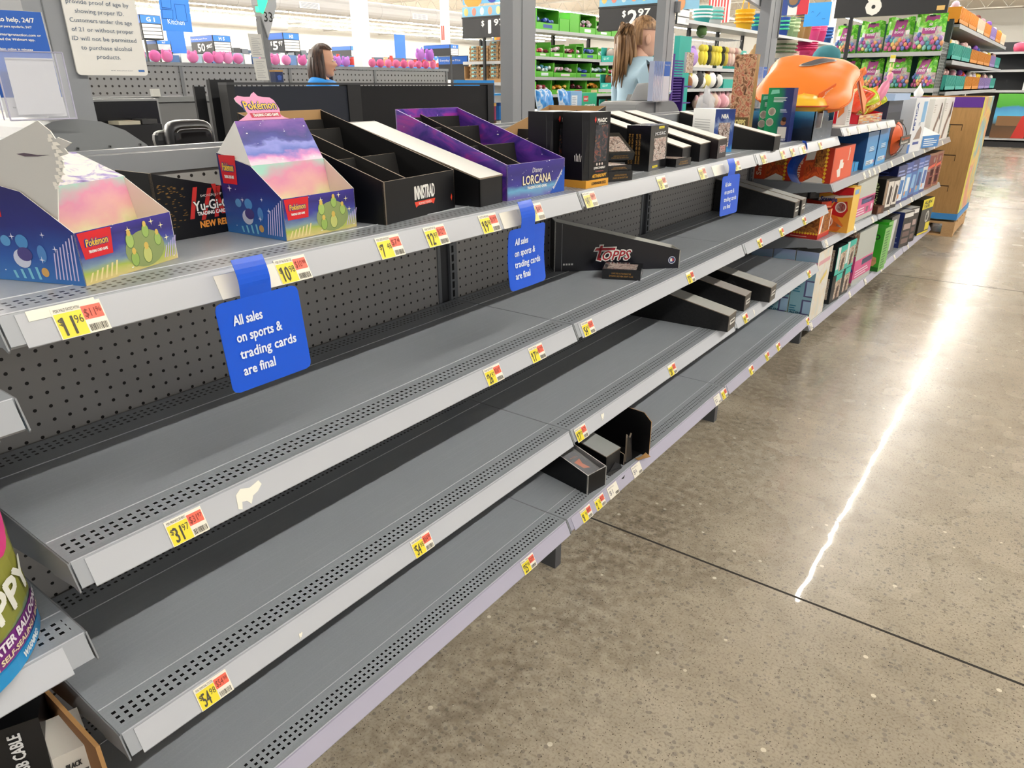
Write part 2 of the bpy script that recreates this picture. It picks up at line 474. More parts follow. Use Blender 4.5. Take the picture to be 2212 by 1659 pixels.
def shelf(y0, z, label, x=0., w=BAY, base=False, rail=(.02, .005), group='grey steel shelves of the long run', deck=None):
    t = thing('gondola_shelf', label, 'shelf', (x, y0, z), 0, group)
    d = MB(); a, c = .0025, w-.0025
    d.box((-.398, a, -.026), (-.31, c, 0), SHELFM); d.box((-.31, a, -.026), (-.069, c, -.0004), SHELFM); d.box((-.069, a, -.026), (0, c, 0), SHELFM)
    for g_ in (-.31, -.069): d.tube([(g_, a+.001, -.0002), (g_, c-.001, -.0002)], .0012, EDGE, 6)
    d.build('deck', t)
    l = MB()
    dz = -.034; lm = LIPB if base else LIP
    l.slab([(.0, a+.002, .0), (.0165, a+.002, dz), (.0165, c-.002, dz), (.0, c-.002, .0)], (-.002, 0, -.0005), lm)
    l.slab([(.0165, a+.002, dz), (.012, a+.002, dz-.004), (.012, c-.002, dz-.004), (.0165, c-.002, dz)], (-.003, 0, 0), lm)
    l.tube([(.0, a+.002, -.0006), (.0, c-.002, -.0006)], .0011, EDGE, 6)
    l.build('front_lip', t)
    pl = MB()
    r0, r1 = rail
    pl.slab([(.0028, r0, -.003), (.0205, r0, dz-.005), (.0205, c-r1, dz-.005), (.0028, c-r1, -.003)], (-.0012, 0, -.0004), PLASTB if base else PLASTIC)
    pl.slab([(.0205, r0, dz-.005), (.0165, r0, dz-.0065), (.0165, c-r1, dz-.0065), (.0205, c-r1, dz-.005)], (0, 0, .001), M('#8f9094', .3))
    pl.build('price_channel', t)
    prof = [(-.398, -.001), (.0005, -.001), (.0185, -.037), (.0165, -.040), (.004, -.036), (-.06, -.046), (-.066, -.042), (-.1, -.046), (-.398, -.095)]
    for yy in (.0002, w-.0022):
        e = MB()
        if base: e.slab([(p_[0], yy, max(p_[1], -.045)) for p_ in prof], (0, .002, 0), BRKT)
        else: e.slab([(p_[0], yy, p_[1]) for p_ in prof], (0, .002, 0), BRKT)
        e.build('side_bracket', t)
    return t
back_frame(-BAY, BAY, 1.207, 'perforated grey back frame behind the balloon bag at the near end')
back_frame(0, BAY, 1.207, 'perforated grey back frame of the bay nearest the camera')
back_frame(BAY, BAY, 1.207, 'perforated grey back frame of the middle bay behind the baseball card tray')
back_frame(2*BAY, BAY, 1.207, 'perforated grey back frame of the third bay behind the paired black trays')
for i in range(3):
    back_frame(3*BAY+.02+i*BAY, BAY, 1.2, 'grey back frame behind the boxed goods, %s bay of that section' % ORD[i], .075)
bayn = ['nearest bay', 'middle bay', 'third bay']
for i in range(3):
    shelf(i*BAY, ZT, 'top shelf of the %s holding %s' % (bayn[i], ['the two starry card displays', 'the black card boxes', 'the navy snowflake tray'][i]))
    shelf(i*BAY, Z2, 'second shelf down of the %s, %s' % (bayn[i], ['wide and empty', 'with the red and white logo tray', 'with a pair of black trays'][i]))
    shelf(i*BAY, Z3, 'third shelf down of the %s, %s' % (bayn[i], ['empty and bare', 'bare at its near end', 'with dark upturned trays'][i]))
    shelf(i*BAY, ZB, 'bottom deck shelf of the %s, %s' % (bayn[i], ['bare', 'holding the black tray with a wrapped pack', 'bare up to the pale blue boxes']
[i]), base=True)
# neighbouring bay at the near end, its shelves set lower
shelf(-BAY, .985, 'upper grey shelf poking in behind the torn display, beside the blue card sign', rail=(.02, .03))
shelf(-BAY, .643, 'grey shelf carrying the balloon bag at the near end', rail=(.02, .03))
shelf(-BAY, ZB, 'bottom deck at the near end holding cable boxes', base=True)
# farther section with stocked shelves
YC = 3*BAY+.02
secn = ['nearest', 'middle', 'farthest']
CYAW = .0225           # this section stands a touch askew of the first three bays
CSH = {'T': (1.118, 1.112), 'A': (.848, .893), 'B': (.560, .505), 'D': (.103, .118)}
def cz(k, y): a, b = CSH[k]; return a+(b-a)*(y-3.68)/3.66
def secx(y): return (y-3.68)*CYAW
def cshelf(i, k, label, base=False):
    y = YC+i*BAY
    t = shelf(y, cz(k, y), label, base=base); t.location.x = secx(y)
    t.rotation_euler = (math.atan((CSH[k][1]-CSH[k][0])/3.66), 0, -CYAW)
for i in range(3):
    if i == 0: cshelf(i, 'T', 'short top shelf carrying the red snack tray')
    cshelf(i, 'A', 'upper stocked shelf, %s of its section, below the snack tray level' % secn[i])
    cshelf(i, 'B', 'middle stocked shelf, %s of its section, under the orange blanket boxes' % secn[i])
    cshelf(i, 'D', 'bottom stocked shelf, %s of its section, close to the floor' % secn[i], True)

# ------------------------------------------------------------------ price tags in the channels
TAGP = M('#f4efe0', .5); TY = M('#f6e33a', .45); TR = M('#f2705a', .45)
def price_tag(y, z, dollars, cents, label, head='', x=0., w=.056, white=False, faded=False, tilt=0, blur=False):
    mb = MB()
    n = Vector((.9, 0, .436)); up = Vector((-.436, 0, .9)); h = .038
    o = Vector((0, 0, 0)) 
    P = lambda a, b, l=0: o+Y*(a*w)+up*(b*h)+n*l
    mb.slab([P(0, 0), P(1, 0), P(1, 1), P(0, 1)], -n*.0006, TAGP)
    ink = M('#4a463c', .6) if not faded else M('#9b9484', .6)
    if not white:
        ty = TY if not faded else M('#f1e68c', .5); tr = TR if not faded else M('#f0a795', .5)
        mb.poly([P(.02, .02, .0003), P(.56, .02, .0003), P(.56, .80, .0003), P(.02, .80, .0003)], ty)
        mb.poly([P(.57, .44, .0003), P(.97, .44, .0003), P(.97, .88, .0003), P(.57, .88, .0003)], tr)
        mb.text('$', P(.05, .44, .0004), Y, up, h*.2, ink)
        mb.text(dollars, P(.12, .10, .0004), Y, up, h*.56, ink, wid=w*(.22 if len(dollars) > 1 else .1), bold=.02)
        mb.text(cents, P(.37, .40, .0004), Y, up, h*.26, ink, wid=w*.17)
        mb.text('$'+dollars, P(.60, .52, .0004), Y, up, h*.26, M('#8a3a30', .6), wid=w*.22)
        mb.text(cents, P(.84, .62, .0004), Y, up, h*.16, M('#8a3a30', .6), wid=w*.11)
        if head: mb.text(head, P(.05, .84, .0004), Y, up, h*.1, ink, wid=w*.5)
    else:
        mb.text('$'+dollars, P(.08, .3, .0004), Y, up, h*.36, M('#8d8a90', .6), wid=w*.35)
        mb.text(head or 'REFILL', P(.08, .8, .0004), Y, up, h*.1, M('#8d8a90', .6), wid=w*.6)
    k = .60
    while k < .95:
        b2 = random.choice((.008, .014, .02)); mb.poly([P(k, .06, .0004), P(k+b2, .06, .0004), P(k+b2, .28, .0004), P(k, .28, .0004)], ink); k += b2+random.choice((.01, .016))
    ob = mb.build('price_tag', loc=(x+.0218, y, z-.0385), label=label, cat='price tag', group='shelf price tags')
    return ob
for y, d, c, hd, lb, fd in ((.055, '11', '96', 'POK PALD FATES MTIN', 'reading eleven ninety-six under the torn display', 0),
        (.360, '10', '98', 'POK CP TAG EX BAT DK', 'reading ten ninety-eight beside the blue hanging sign', 0),
        (.562, '7', '48', 'POX 2023 ENGLISH', 'reading seven forty-eight under the intact starry display', 0),
        (.680, '12', '97', 'ONE START KIT SK', 'reading twelve ninety-seven under the black gothic-lettered tray', 0),
        (.838, '19', '98', 'YUG TCG MIX PACK', 'reading nineteen ninety-eight before the white topped tray', 0),
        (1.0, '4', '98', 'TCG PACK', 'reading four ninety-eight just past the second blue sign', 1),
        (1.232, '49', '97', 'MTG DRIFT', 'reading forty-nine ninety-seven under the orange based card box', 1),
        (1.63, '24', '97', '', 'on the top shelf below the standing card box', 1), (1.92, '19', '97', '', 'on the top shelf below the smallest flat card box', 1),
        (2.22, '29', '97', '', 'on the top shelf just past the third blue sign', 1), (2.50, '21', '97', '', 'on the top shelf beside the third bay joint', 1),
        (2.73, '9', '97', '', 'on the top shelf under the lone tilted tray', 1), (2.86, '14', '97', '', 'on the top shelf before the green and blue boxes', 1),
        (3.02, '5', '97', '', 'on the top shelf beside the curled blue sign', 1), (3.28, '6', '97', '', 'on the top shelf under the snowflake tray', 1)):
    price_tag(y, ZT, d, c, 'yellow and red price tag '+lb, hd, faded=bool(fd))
for y, d, c, hd, lb in ((.125, '31', '97', 'POK PRISMATC EV BINC', 'thirty-one ninety-seven, near end'),
        (.845, '26', '97', 'SPORT BLSTR BOX', 'reading twenty-six ninety-seven, second shelf'),
        (1.013, '17', '94', 'SPORT MEGA', 'reading seventeen ninety-four on the empty second shelf'),
        (1.248, '54', '97', 'SPORT HOBBY', 'reading fifty-four ninety-seven at the second shelf joint'),
        (1.905, '27', '48', '', 'on second shelf before the red logo tray'),
        (2.59, '26', '97', '', 'on second shelf past the third bay joint'),
        (2.87, '32', '97', '', 'on the second shelf halfway along the third bay'),
        (3.21, '29', '97', '', 'on the second shelf below the paired black trays')):
    price_tag(y, Z2, d, c, 'yellow and red price tag '+lb, hd)
for y, d, c, hd, lb in ((.112, '54', '98', 'POK TEMPORAL FTS ETB', 'fifty-four ninety-eight, near end'),
        (.595, '54', '98', 'POK PALDEA ETB', 'reading fifty-four ninety-eight halfway along the third shelf'),
        (1.235, '17', '92', 'SPORT PCK', 'reading seventeen ninety-two at the joint of the third shelf'),
        (1.825, '20', '97', '', 'on the third shelf above the raised black tray wall'),
        (2.535, '19', '97', '', 'on the third shelf below the dark upturned trays'),
        (3.46, '15', '97', '', 'at the far end of the third shelf')):
    price_tag(y, Z3, d, c, 'yellow and red price tag '+lb, hd)
for y, d, c, hd, lb, wh in ((.985, '25', '98', 'POK TIN', 'reading twenty-five ninety-eight on the bottom lip', 0),
        (1.283, '8', '98', 'POK PACK', 'reading eight ninety-eight on the bottom lip', 0),
        (1.363, '2', '92', 'SPORT PK', 'reading two ninety-two on the bottom lip', 0),
        (1.444, '1', '', '', 'under the open tray with the wrapped pack', 1), (1.605, '4', '', '', 'under the tall walled black tray', 1),
        (2.31, '2', '', '', 'near the far end of the middle bay bottom lip', 1), (2.385, '5', '97', '', 'squeezed against the joint on the bottom lip', 0),
        (2.713, '8', '97', '', 'on bottom lip, nearest of three', 0), (2.93, '11', '97', '', 'on bottom lip, middle of three', 0),
        (3.095, '13', '97', '', 'on bottom lip, farthest of three', 0), (3.6, '9', '97', '', 'on the bottom lip under the pale blue boxes', 0),
        (3.70, '3', '', '', 'under the pale blue boxes', 1), (4.10, '3', '', '', 'under the teal horse boxes', 1)):
    price_tag(y, ZB if y < 3.66 else cz('D', y), d, c, ('white price tag ' if wh else 'yellow and red price tag ')+lb, hd, white=bool(wh), w=.056 if not wh else .06)
for z, ys in (('T', (3.78, 3.98, 4.2, 4.42, 4.66)), ('A', (4.3, 4.42, 4.54, 4.66, 5.0, 5.35, 5.7, 6.1, 6.5, 6.9)), ('B', (3.72, 4.3, 4.75, 5.2, 5.6, 6.0, 6.4)), ('D', (4.5, 4.9, 5.35, 5.8, 6.3))):
    nm = {'T': 'short top shelf', 'A': 'upper stocked shelf', 'B': 'middle stocked shelf', 'D': 'bottom stocked shelf'}[z]
    for i, y in enumerate(ys): price_tag(y, cz(z, y), '5', '', 'small white price tag on the %s lip, %s from its near end' % (nm, ORD[i]), x=secx(y), white=True, w=.05)

# ------------------------------------------------------------------ backing cards and scraps left in the channels
def scrap(y, z, w, h, lb, name='paper_strip', up0=0., mat=None, ragged=False):
    n = Vector((.9, 0, .436)); up = Vector((-.436, 0, .9)); mb = MB()
    if ragged:
        ps = [Y*(w*a)+up*(h*b) for a, b in ((0, .1), (.12, 0), (.2, .35), (.35, .3), (.45, .05), (.6, .4), (.8, .5), (1, .75), (.95, 1), (.6, .85), (.3, 1), (.1, .8))]
    else: ps = [Y*0, Y*w, Y*w+up*h, up*h]
    mb.slab(ps, -n*.0004, mat or TAGP)
    mb.build(name, loc=(.0212-.436*up0, y, z-.0385+up0*.9), label=lb, cat='paper')
scrap(.031, ZT, .075, .012, 'narrow cream paper strip stuck above the eleven ninety-six tag', up0=.029)
scrap(.262, ZT, .099, .034, 'wide white label card tucked behind the largest blue sign')
scrap(.905, ZT, .062, .034, 'white label card tucked behind the second blue sign')
scrap(2.03, ZT, .1, .034, 'white label card tucked behind the third blue sign')
scrap(2.98, ZT, .1, .034, 'white label card tucked behind the curled blue sign')
scrap(.232, Z2, .05, .03, 'torn sticker residue on the empty second shelf lip', 'sticker_residue', .004, ragged=True)
scrap(.302, Z3, .008, .010, 'small torn paper scrap on the third shelf lip', 'paper_scrap', .004, ragged=True)
scrap(1.375, Z3, .018, .02, 'white torn triangle stuck on the third shelf lip', 'paper_scrap', .012, ragged=True)
scrap(2.66, Z3, .012, .03, 'thin white scrap stuck below the upturned trays', 'paper_scrap', .002, ragged=True)

# ------------------------------------------------------------------ blue hanging signs
SIGNB = M('#0a55d8', .3, spec=.5); SIGNW = M('#e8f0ff', .5)
def wobbler(y, z, label, bend=0., lean=0., w=.135, twist=0, neck=.055):
    t = thing('shelf_wobbler', label, 'hanging sign', (.024, y, z), twist, 'blue final sale signs hung from the top shelf')
    # neck strip bends out over the channel and down into the plate
    b = MB(); path = []
    for k in range(9):
        a = k/8
        path.append((.006+.020*math.sin(a*PI*.55), a))
    prev = None
    for k in range(8):
        a0, a1 = k/8, (k+1)/8
        q = lambda a: (.004+.016*math.sin(min(a*1.3, 1)*PI*.5)-.006*a, .004-.052*a)
        (x0, z0), (x1, z1) = q(a0), q(a1)
        y0 = w*.30; y1 = w*.30+.05*(w/.135)
        b.slab([(x0, y0, z0), (x1, y0, z1), (x1, y1, z1), (x0, y1, z0)], (-.0008, 0, 0), SIGNB)
    b.build('neck_strip', t)
    p = MB(); h = .128; r = .010; pts = []
    for cx, cy, a0 in ((w-r, -r, 90), (r, -r, 180), (r, -h+r, 270), (w-r, -h+r, 360)):
        for s_ in range(5):
            a = R(a0-90+90-0+ (s_*22.5) - 0)
            pts.append((cx+r*math.cos(a), cy+r*math.sin(a)))
    # rows of the plate so it can curl
    def bx(yy, zz): 
        a = -zz/h
        return .014+lean*a-bend*math.sin(a*PI*.9)*.5-(bend*.6*((yy/w)-.5)**2)
    zoff = -.048
    n = 8
    def half(zz):
        dz = min(-zz, h+zz)
        return 0 if dz >= r else r-math.sqrt(max(0, r*r-(r-dz)**2))
    zs = [0, -.002, -.005, -.010]+[-.010-(h-.02)*k/n for k in range(1, n)]+[-h+.010, -h+.005, -h+.002, -h]
    m_ = 6
    grid = []
    for zz in zs:
        e = half(zz); grid.append([(bx(e+(w-2*e)*k/m_, zz), e+(w-2*e)*k/m_, zz+zoff) for k in range(m_+1)])
    for g0, g1 in zip(grid, grid[1:]):
        for k in range(m_):
            p.poly([g1[k], g1[k+1], g0[k+1], g0[k]], SIGNB)
            p.poly([Vector(g0[k])-X*.001, Vector(g0[k+1])-X*.001, Vector(g1[k+1])-X*.001, Vector(g1[k])-X*.001], SIGNB)
    # lettering follows the curl of the plate
    for ln, (tx, zz) in enumerate((('All sales', -.034), ('on sports &', -.058), ('trading cards', -.082), ('are final', -.106))):
        i0 = len(p.v)
        wd = {0: .046, 1: .074, 2: .094, 3: .052}[ln]*(w/.135)
        p.text(tx, (0, w*.16, zz+zoff), Y, Z, .0135, SIGNW, wid=wd, bold=.035)
        for k in range(i0, len(p.v)):
            q = p.v[k]; p.v[k] = Vector((bx(q.y, q.z-zoff)+.0012+(q.x-0)*.1, q.y, q.z))
    p.build('sign_plate', t, smooth=False)
    return t
wobbler(.238, 1.092, 'largest blue sign about final card sales, hung nearest the camera', 0, .012)
wobbler(.900, 1.090, 'blue sign about final card sales, second along, below the galaxy tray', .012, .006, .133)
wobbler(2.058, 1.088, 'blue sign about final card sales, third along, before the paired black trays', .0, .004, .135, R(-4))
wobbler(3.055, 1.088, 'curled blue sign about final card sales, farthest along the shelf', .075, .01, .11, R(38))

# ================================================================== card trays and boxes
BLKC = M('#0a0a0d', .4, spec=.35); BLKI = M('#111112', .7, spec=.25); BLKG = M('#242322', .8, spec=.25); CUT = M('#8c7f70', .8); WCARD = M('#e9e8e3', .55)
GALAXY = art('galaxy', [(.2, '#1c1030'), (.38, '#3a2a86'), (.5, '#6a3aa6'), (.6, '#a5379f'), (.72, '#3b55a6'), (.9, '#b9b6d8')], scale=2.6, dist=1.5, stars=14)
GALAXF = art('galaxy_front', [(.0, '#6d67ae'), (.25, '#6fb0d0'), (.42, '#3a3590'), (.7, '#302878'), (1, '#3b2f8c')], kind='v', scale=3, dist=.5, stars=16)
STARRY = art('starry_side', [(0, '#3a78c0'), (.25, '#2a58a8'), (.55, '#232a78'), (1, '#1c1656')], kind='v', scale=2, dist=.3, stars=11)
STARRYF = art('starry_front', [(0, '#d8c684'), (.18, '#a9bb4e'), (.34, '#7d97a8'), (.55, '#3b3f98'), (.8, '#2d2676'), (1, '#3a2f8e')], kind='v', scale=2.2, dist=.55, stars=12)
RAINBOW = art('rainbow_riser', [(.0, '#e6dc54'), (.25, '#c2d878'), (.45, '#efe0b4'), (.62, '#f0b9b4'), (.8, '#e89bb8'), (1, '#a8dccc')], kind='v', scale=1.6, dist=.9)
SWIRL = art('starry_header', [(0, '#f0d0e0'), (.12, '#d889c8'), (.24, '#5a6cc4'), (.42, '#8a90dc'), (.5, '#3a3f9c'), (.66, '#2c2a80'), (.8, '#5a3a98'), (1, '#8a5ab0')], kind='v', scale=2.6, dist=.75, stars=13)
TORNART = art('torn_header', [(.25, '#6a4d86'), (.4, '#a99ad6'), (.5, '#f6f2f2'), (.6, '#f8f4f0'), (.7, '#8fa8e0'), (.85, '#e88a9c')], scale=2.2, dist=1.6)
LOGOY = M('#f3c63f', .4); LOGOB = M('#2c3b8f', .45); REDL = M('#d8202a', .4); PINK = M('#ef9ac0', .45)
def side_profile(d, hf, hb, y, th, mo, mi, me, mb, inner=-1):
    """one slanted side wall of a tray, y = outer face, th = thickness inwards"""
    ps = [(0, y, 0), (0, y, hf), (-d, y, hb), (-d, y, 0)]
    if th > 0: ps = [ps[0], ps[3], ps[2], ps[1]][::-1] if False else [ps[3], ps[0], ps[1], ps[2]]
    else: ps = [ps[0], ps[3], ps[2], ps[1]]
    mb.slab(ps, (0, th, 0), mo, me, mi)
def tray(name, label, loc, rz, w, d, hf, hb, mo, mi, me, cat='display tray', front=None, side=None, group=None, insert=True, floor_m=None, cross=(.42,), long=(.42,), back_m=None, deco=None, fh=None):
    t = thing(name, label, cat, loc, rz, group)
    b = MB(); th = .0035
    side_profile(d, hf, hb, 0, th, side or mo, mi, me, b)
    side_profile(d, hf, hb, w, -th, side or mo, mi, me, b)
    b.slab([(0, 0, 0), (0, w, 0), (0, w, hf), (0, 0, hf)], (-th, 0, 0), front or mo, me, mi)
    b.slab([(-d, w, 0), (-d, 0, 0), (-d, 0, hb), (-d, w, hb)], (th, 0, 0), mo, me, back_m or mi)
    b.box((-d+.004, .004, .001), (-.004, w-.004, .004), floor_m or mi)
    car = b.build('carton', t)
    if insert:
        v = MB(); sl = (hb-hf)/d
        top = lambda x: hf-sl*x-.012
        for lf in long:
            y = w*lf; v.slab([(-d+.004, y, .004), (-.004, y, .004), (-.004, y, top(-.004)), (-d+.004, y, top(-d+.004))], (0, .004, 0), BLKG, CUT)
        for cf in cross:
            x = -d*cf; v.slab([(x, .004, .004), (x, w-.004, .004), (x-.02, w-.004, top(x)), (x-.02, .004, top(x))], (-.004, 0, 0), BLKG, CUT)
        v.slab([(-d+.03, .004, .004), (-d+.03, w-.004, .004), (-d+.008, w-.004, hb-.02), (-d+.008, .004, hb-.02)], (-.003, 0, 0), BLKG, CUT)
        v.build('divider', t)
    if deco: deco(car, w, d, hf, hb)
    return t
def upturned(name, label, loc, rz, w, d, hf, hb, mt, ms, group=None, front=None, deco=None, cat='display tray', notch=0):
    """a tray turned over: slanted plain top, dark printed sides"""
    t = thing(name, label, cat, loc, rz, group)
    b = MB()
    b.slab([(-d, 0, 0), (0, 0, 0), (0, 0, hf), (-d, 0, hb)], (0, .003, 0), ms)
    b.slab([(0, w, 0), (-d, w, 0), (-d, w, hb), (0, w, hf)], (0, -.003, 0), ms)
    b.slab([(0, 0, 0), (0, w, 0), (0, w, hf), (0, 0, hf)], (-.003, 0, 0), front or ms)
    b.slab([(-d, w, 0), (-d, 0, 0), (-d, 0, hb), (-d, w, hb)], (.003, 0, 0), ms)
    car = b.build('printed_wall', t)
    p = MB(); p.slab([(0.0005, -.0008, hf+.0005), (0.0005, w+.0008, hf+.0005), (-d-.0005, w+.0008, hb+.0005), (-d-.0005, -.0008, hb+.0005)], (0, 0, -.003), mt, CUT); p.build('slanted_panel', t)
    if deco: deco(t if deco.__name__ == 'torn' else car, w, d, hf, hb)
    return t
def pmon(mb, o, xd, yd, w, h, red=True):
    """red label with the yellow card game logo; o = lower corner, w x h the label"""
    xd = Vector(xd).normalized(); yd = Vector(yd).normalized(); n = xd.cross(yd); o = Vector(o)
    if red: mb.poly([o+n*.0003+xd*(w*.08), o+n*.0003+xd*(w*.92), o+n*.0003+xd*w+yd*h, o+n*.0003+yd*h], REDL)
    mb.text('Pok\u00e9mon', o+xd*(w*.5)+yd*(h*.46)+n*.0002, xd, yd+xd*.06, h*.26, LOGOB, 'C', wid=w*.66, bold=.16)
    mb.text('Pok\u00e9mon', o+xd*(w*.5)+yd*(h*.46)+n*.0007, xd, yd+xd*.06, h*.26, LOGOY, 'C', wid=w*.64, bold=.03)
    mb.text('TRADING CARD GAME', o+xd*(w*.5)+yd*(h*.2)+n*.0003, xd, yd, h*.10, WHITE, 'C', wid=w*.56, bold=.06)
def star4(mb, c, xd, yd, r, mt):
    xd = Vector(xd); yd = Vector(yd); n = xd.cross(yd); c = Vector(c)+n*.0006
    mb.poly([c+(xd*math.cos(k*PI/4)+yd*math.sin(k*PI/4))*(r if k % 2 == 0 else r*.22) for k in range(8)], mt)
def stripes(mb, o, xd, yd, w, h, n, mt, slope=.3):
    xd = Vector(xd); yd = Vector(yd); nn = xd.cross(yd); o = Vector(o)+nn*.0004
    for k in range(n):
        a = w*k/n; b2 = a+w/n*.35
        hh = h*(.55+.45*k/n)
        mb.poly([o+xd*a, o+xd*b2, o+xd*(b2+slope*h*.2)+yd*hh, o+xd*(a+slope*h*.2)+yd*hh], mt)
def starry_display(name, label, loc, rz, w=.158, torn=False):
    """counter display for card packs: low front wall, slanted sides, raised rainbow riser and a printed header"""
    t = thing(name, label, 'card display', loc, rz, 'starry card game counter displays')
    d, hf, hb = .152, .0665, .131
    b = MB(); th = .0012
    pr = [(0, 0), (0, hf), (-.068, .114), (-d, hb), (-d, 0)]
    for y, thk in ((0, th), (w, -th)):
        ps = [(x, y, z) for x, z in pr]
        if thk > 0: ps = ps[::-1]
        q = [(1+x/d, z/hb) for x, z in pr]
        if thk > 0: q = q[::-1]
        b.slab(ps, (0, thk, 0), STARRY, WCARD, M('#f0dcd0', .5), uv=q)
    b.slab([(0, 0, 0), (0, w, 0), (0, w, hf), (0, 0, hf)], (-th, 0, 0), STARRYF, WCARD, WCARD)
    b.box((-d, .001, .0005), (-.001, w-.001, .002), WCARD)
    pmon(b, (0, w*.02, hf*.48), Y, Z, w*.32, hf*.5)
    pmon(b, (-d+.004, 0, .082), X, Z, .044, .046)
    for sx, sz, r in ((.15, .075, .008), (.1, .058, .006), (.05, .062, .005), (.06, .03, .006), (.035, .045, .006)): star4(b, (-sx+.02 if sx > .14 else -sx, 0, sz), X, Z, r*.8, M('#f2f0ff', .4))
    stripes(b, (-.045, 0, .006), X, Z, .04, .062, 7, M('#cfc3e6', .5), .5)
    stripes(b, (-.11, 0, .004), X, Z, .05, .018, 4, M('#7fc8e0', .5), -.8)
    # leafy green glow with swirls on the front
    oval = lambda c, xd, yd, rx_, ry_, mt_, lf: b.poly([Vector(c)+xd.cross(yd)*lf+xd*(rx_*math.cos(k*PI/10))+yd*(ry_*math.sin(k*PI/10)) for k in range(20)], M(mt_, .45))
    oval((0, w*.65, hf*.40), Y, Z, .036, .025, '#8d9c62', .0004)
    for u_, v_, s_, mt_ in ((.50, .62, 1., '#a9c46a'), (.68, .74, .9, '#9cba62'), (.80, .52, .9, '#a2be66'), (.52, .24, 1., '#98b65c'), (.66, .26, 1.15, '#c4c874')):
        oval((0, w*u_, hf*v_), Y, Z, .0075*s_, .0105*s_, '#5f7a3c', .0005); oval((0, w*u_, hf*v_), Y, Z, .0066*s_, .0095*s_, mt_, .0006); oval((0, w*u_, hf*v_+.0105*s_), Y, Z, .0035*s_, .0045*s_, '#d8b85a', .0007)
    for sx, sz, r1, r2, mt_ in ((.112, .052, .008, .007, '#5a9ad0'), (.086, .052, .010, .009, '#4a8cc8'), (.058, .038, .007, .011, '#4f86c4'), (.092, .03, .014, .012, '#cfd4e8'), (.086, .036, .012, .009, '#4a4284'), (.06, .014, .006, .006, '#d8a860')):
        oval((-sx, 0, sz), X, Z, r1, r2, mt_, .0005+.0001*(mt_ == '#4a4284'))
    stripes(b, (0, w*.04, .003), Y, Z, w*.3, .02, 6, M('#e7d79a', .5), 1.5)
    stripes(b, (0, w*.84, .006), Y, Z, w*.15, .03, 5, M('#c8b4e8', .5), 1.2)
    for yy, zz in ((.5, .84), (.9, .5), (.76, .9), (.86, .78)): star4(b, (0, w*yy, hf*zz), Y, Z, .005, M('#fff6c0', .4))
    b.build('tray', t)
    r_ = MB()
    a0 = (-.050, .0035); a1 = (-.068, .114); a2 = (-.102, .181)
    if not torn:
        y0, y1 = .002, w-.002
        r_.quad((a0[0], y0, a0[1]), (a0[0], y1, a0[1]), (a1[0], y1, a1[1]), (a1[0], y0, a1[1]), RAINBOW)
        r_.quad((a1[0], y0, a1[1]), (a1[0], y1, a1[1]), (a2[0], y1-.006, a2[1]), (a2[0], y0+.006, a2[1]), SWIRL)
        r_.quad((-d+.001, y1, hb), (-d+.001, y0, hb), (a2[0], y0+.006, a2[1]), (a2[0], y1-.006, a2[1]), WCARD)
        for y, fl in ((y0, 1), (y1, 0)):
            ps = [(a1[0], y, a1[1]), (-d+.001, y, hb), (a2[0], y+(.006 if fl else -.006), a2[1])]
            r_.poly(ps if not fl else ps[::-1], WCARD)
        r_.text('8+', (a2[0]+.004, y1-.018, a2[1]-.010), Y, (-.034, 0, .067), .005, WHITE)
        r_.build('riser', t)
        h = MB(); ux = Vector((-.034, 0, .067)).normalized()
        base = Vector((a2[0], 0, a2[1])); F = lambda y, k: base+Y*y+ux*k
        out = [(.014, -.001), (.122, -.001), (.110, .003), (.104, .008), (.107, .018), (.103, .033), (.097, .038), (.084, .039), (.074, .041), (.069, .048), (.063, .045), (.058, .040), (.046, .040), (.034, .042), (.026, .038), (.027, .032), (.036, .022), (.040, .012), (.034, .008)]
        h.slab([F(y, k) for y, k in out], Vector((-.067, 0, -.034)).normalized()*.0012, PINK, WCARD, WCARD)
        nn = Y.cross(ux)
        h.poly([F(.044, .004)+nn*.0004, F(.103, .004)+nn*.0004, F(.104, .012)+nn*.0004, F(.043, .012)+nn*.0004], M('#c22440', .4))
        h.text('TRADING CARD GAME', F(.0735, .0055)+nn*.0005, Y, ux, .0048, WHITE, 'C', wid=.052, bold=.06)
        h.text('Pok\u00e9mon', F(.069, .018), Y, ux+Y*.05, .0135, LOGOB, 'C', wid=.066, bold=.13)
        h.text('Pok\u00e9mon', F(.069, .018)+nn*.0006, Y, ux+Y*.05, .0135, LOGOY, 'C', wid=.064, bold=.03)
        h.build('header_card', t)
    else:
        y0, y1 = .024, w+.012
        r_.quad((a0[0], y0-.004, a0[1]), (a0[0], w-.002, a0[1]), (a1[0], y1-.01, a1[1]), (a1[0], y0, a1[1]), RAINBOW)
        b2 = (-.110, .152)
        r_.poly([(a1[0], y0, a1[1]), (a1[0], y1-.01, a1[1]), (b2[0]+.006, y1-.05, b2[1]-.003), (b2[0], y1-.075, b2[1]), (b2[0]+.002, y1-.1, b2[1]-.001), (b2[0], y0+.01, b2[1])], TORNART,
                ((0, 0), (1, 0), (.7, .93), (.5, 1), (.35, .97), (.1, 1)))
        r_.poly([(b2[0]-.001, y0+.01, b2[1]), (b2[0]-.001, y1-.075, b2[1]), (-d+.002, w-.004, .05), (-d+.002, .004, .05)][::-1], WCARD)
        r_.build('riser', t)
        f = MB()
        ps = [(-.024, .080), (-.012, .122), (-.001, .136), (.006, .150), (.001, .156), (.016, .160), (.012, .166), (.024, .172), (.006, .178), (.002, .176), (-.003, .185), (-.010, .190), (-.018, .196), (-.045, .186), (-.08, .174), (-.12, .176), (-.15, .165), (-.151, .12)]
        P3 = [(x, .0045, z) for x, z in ps]
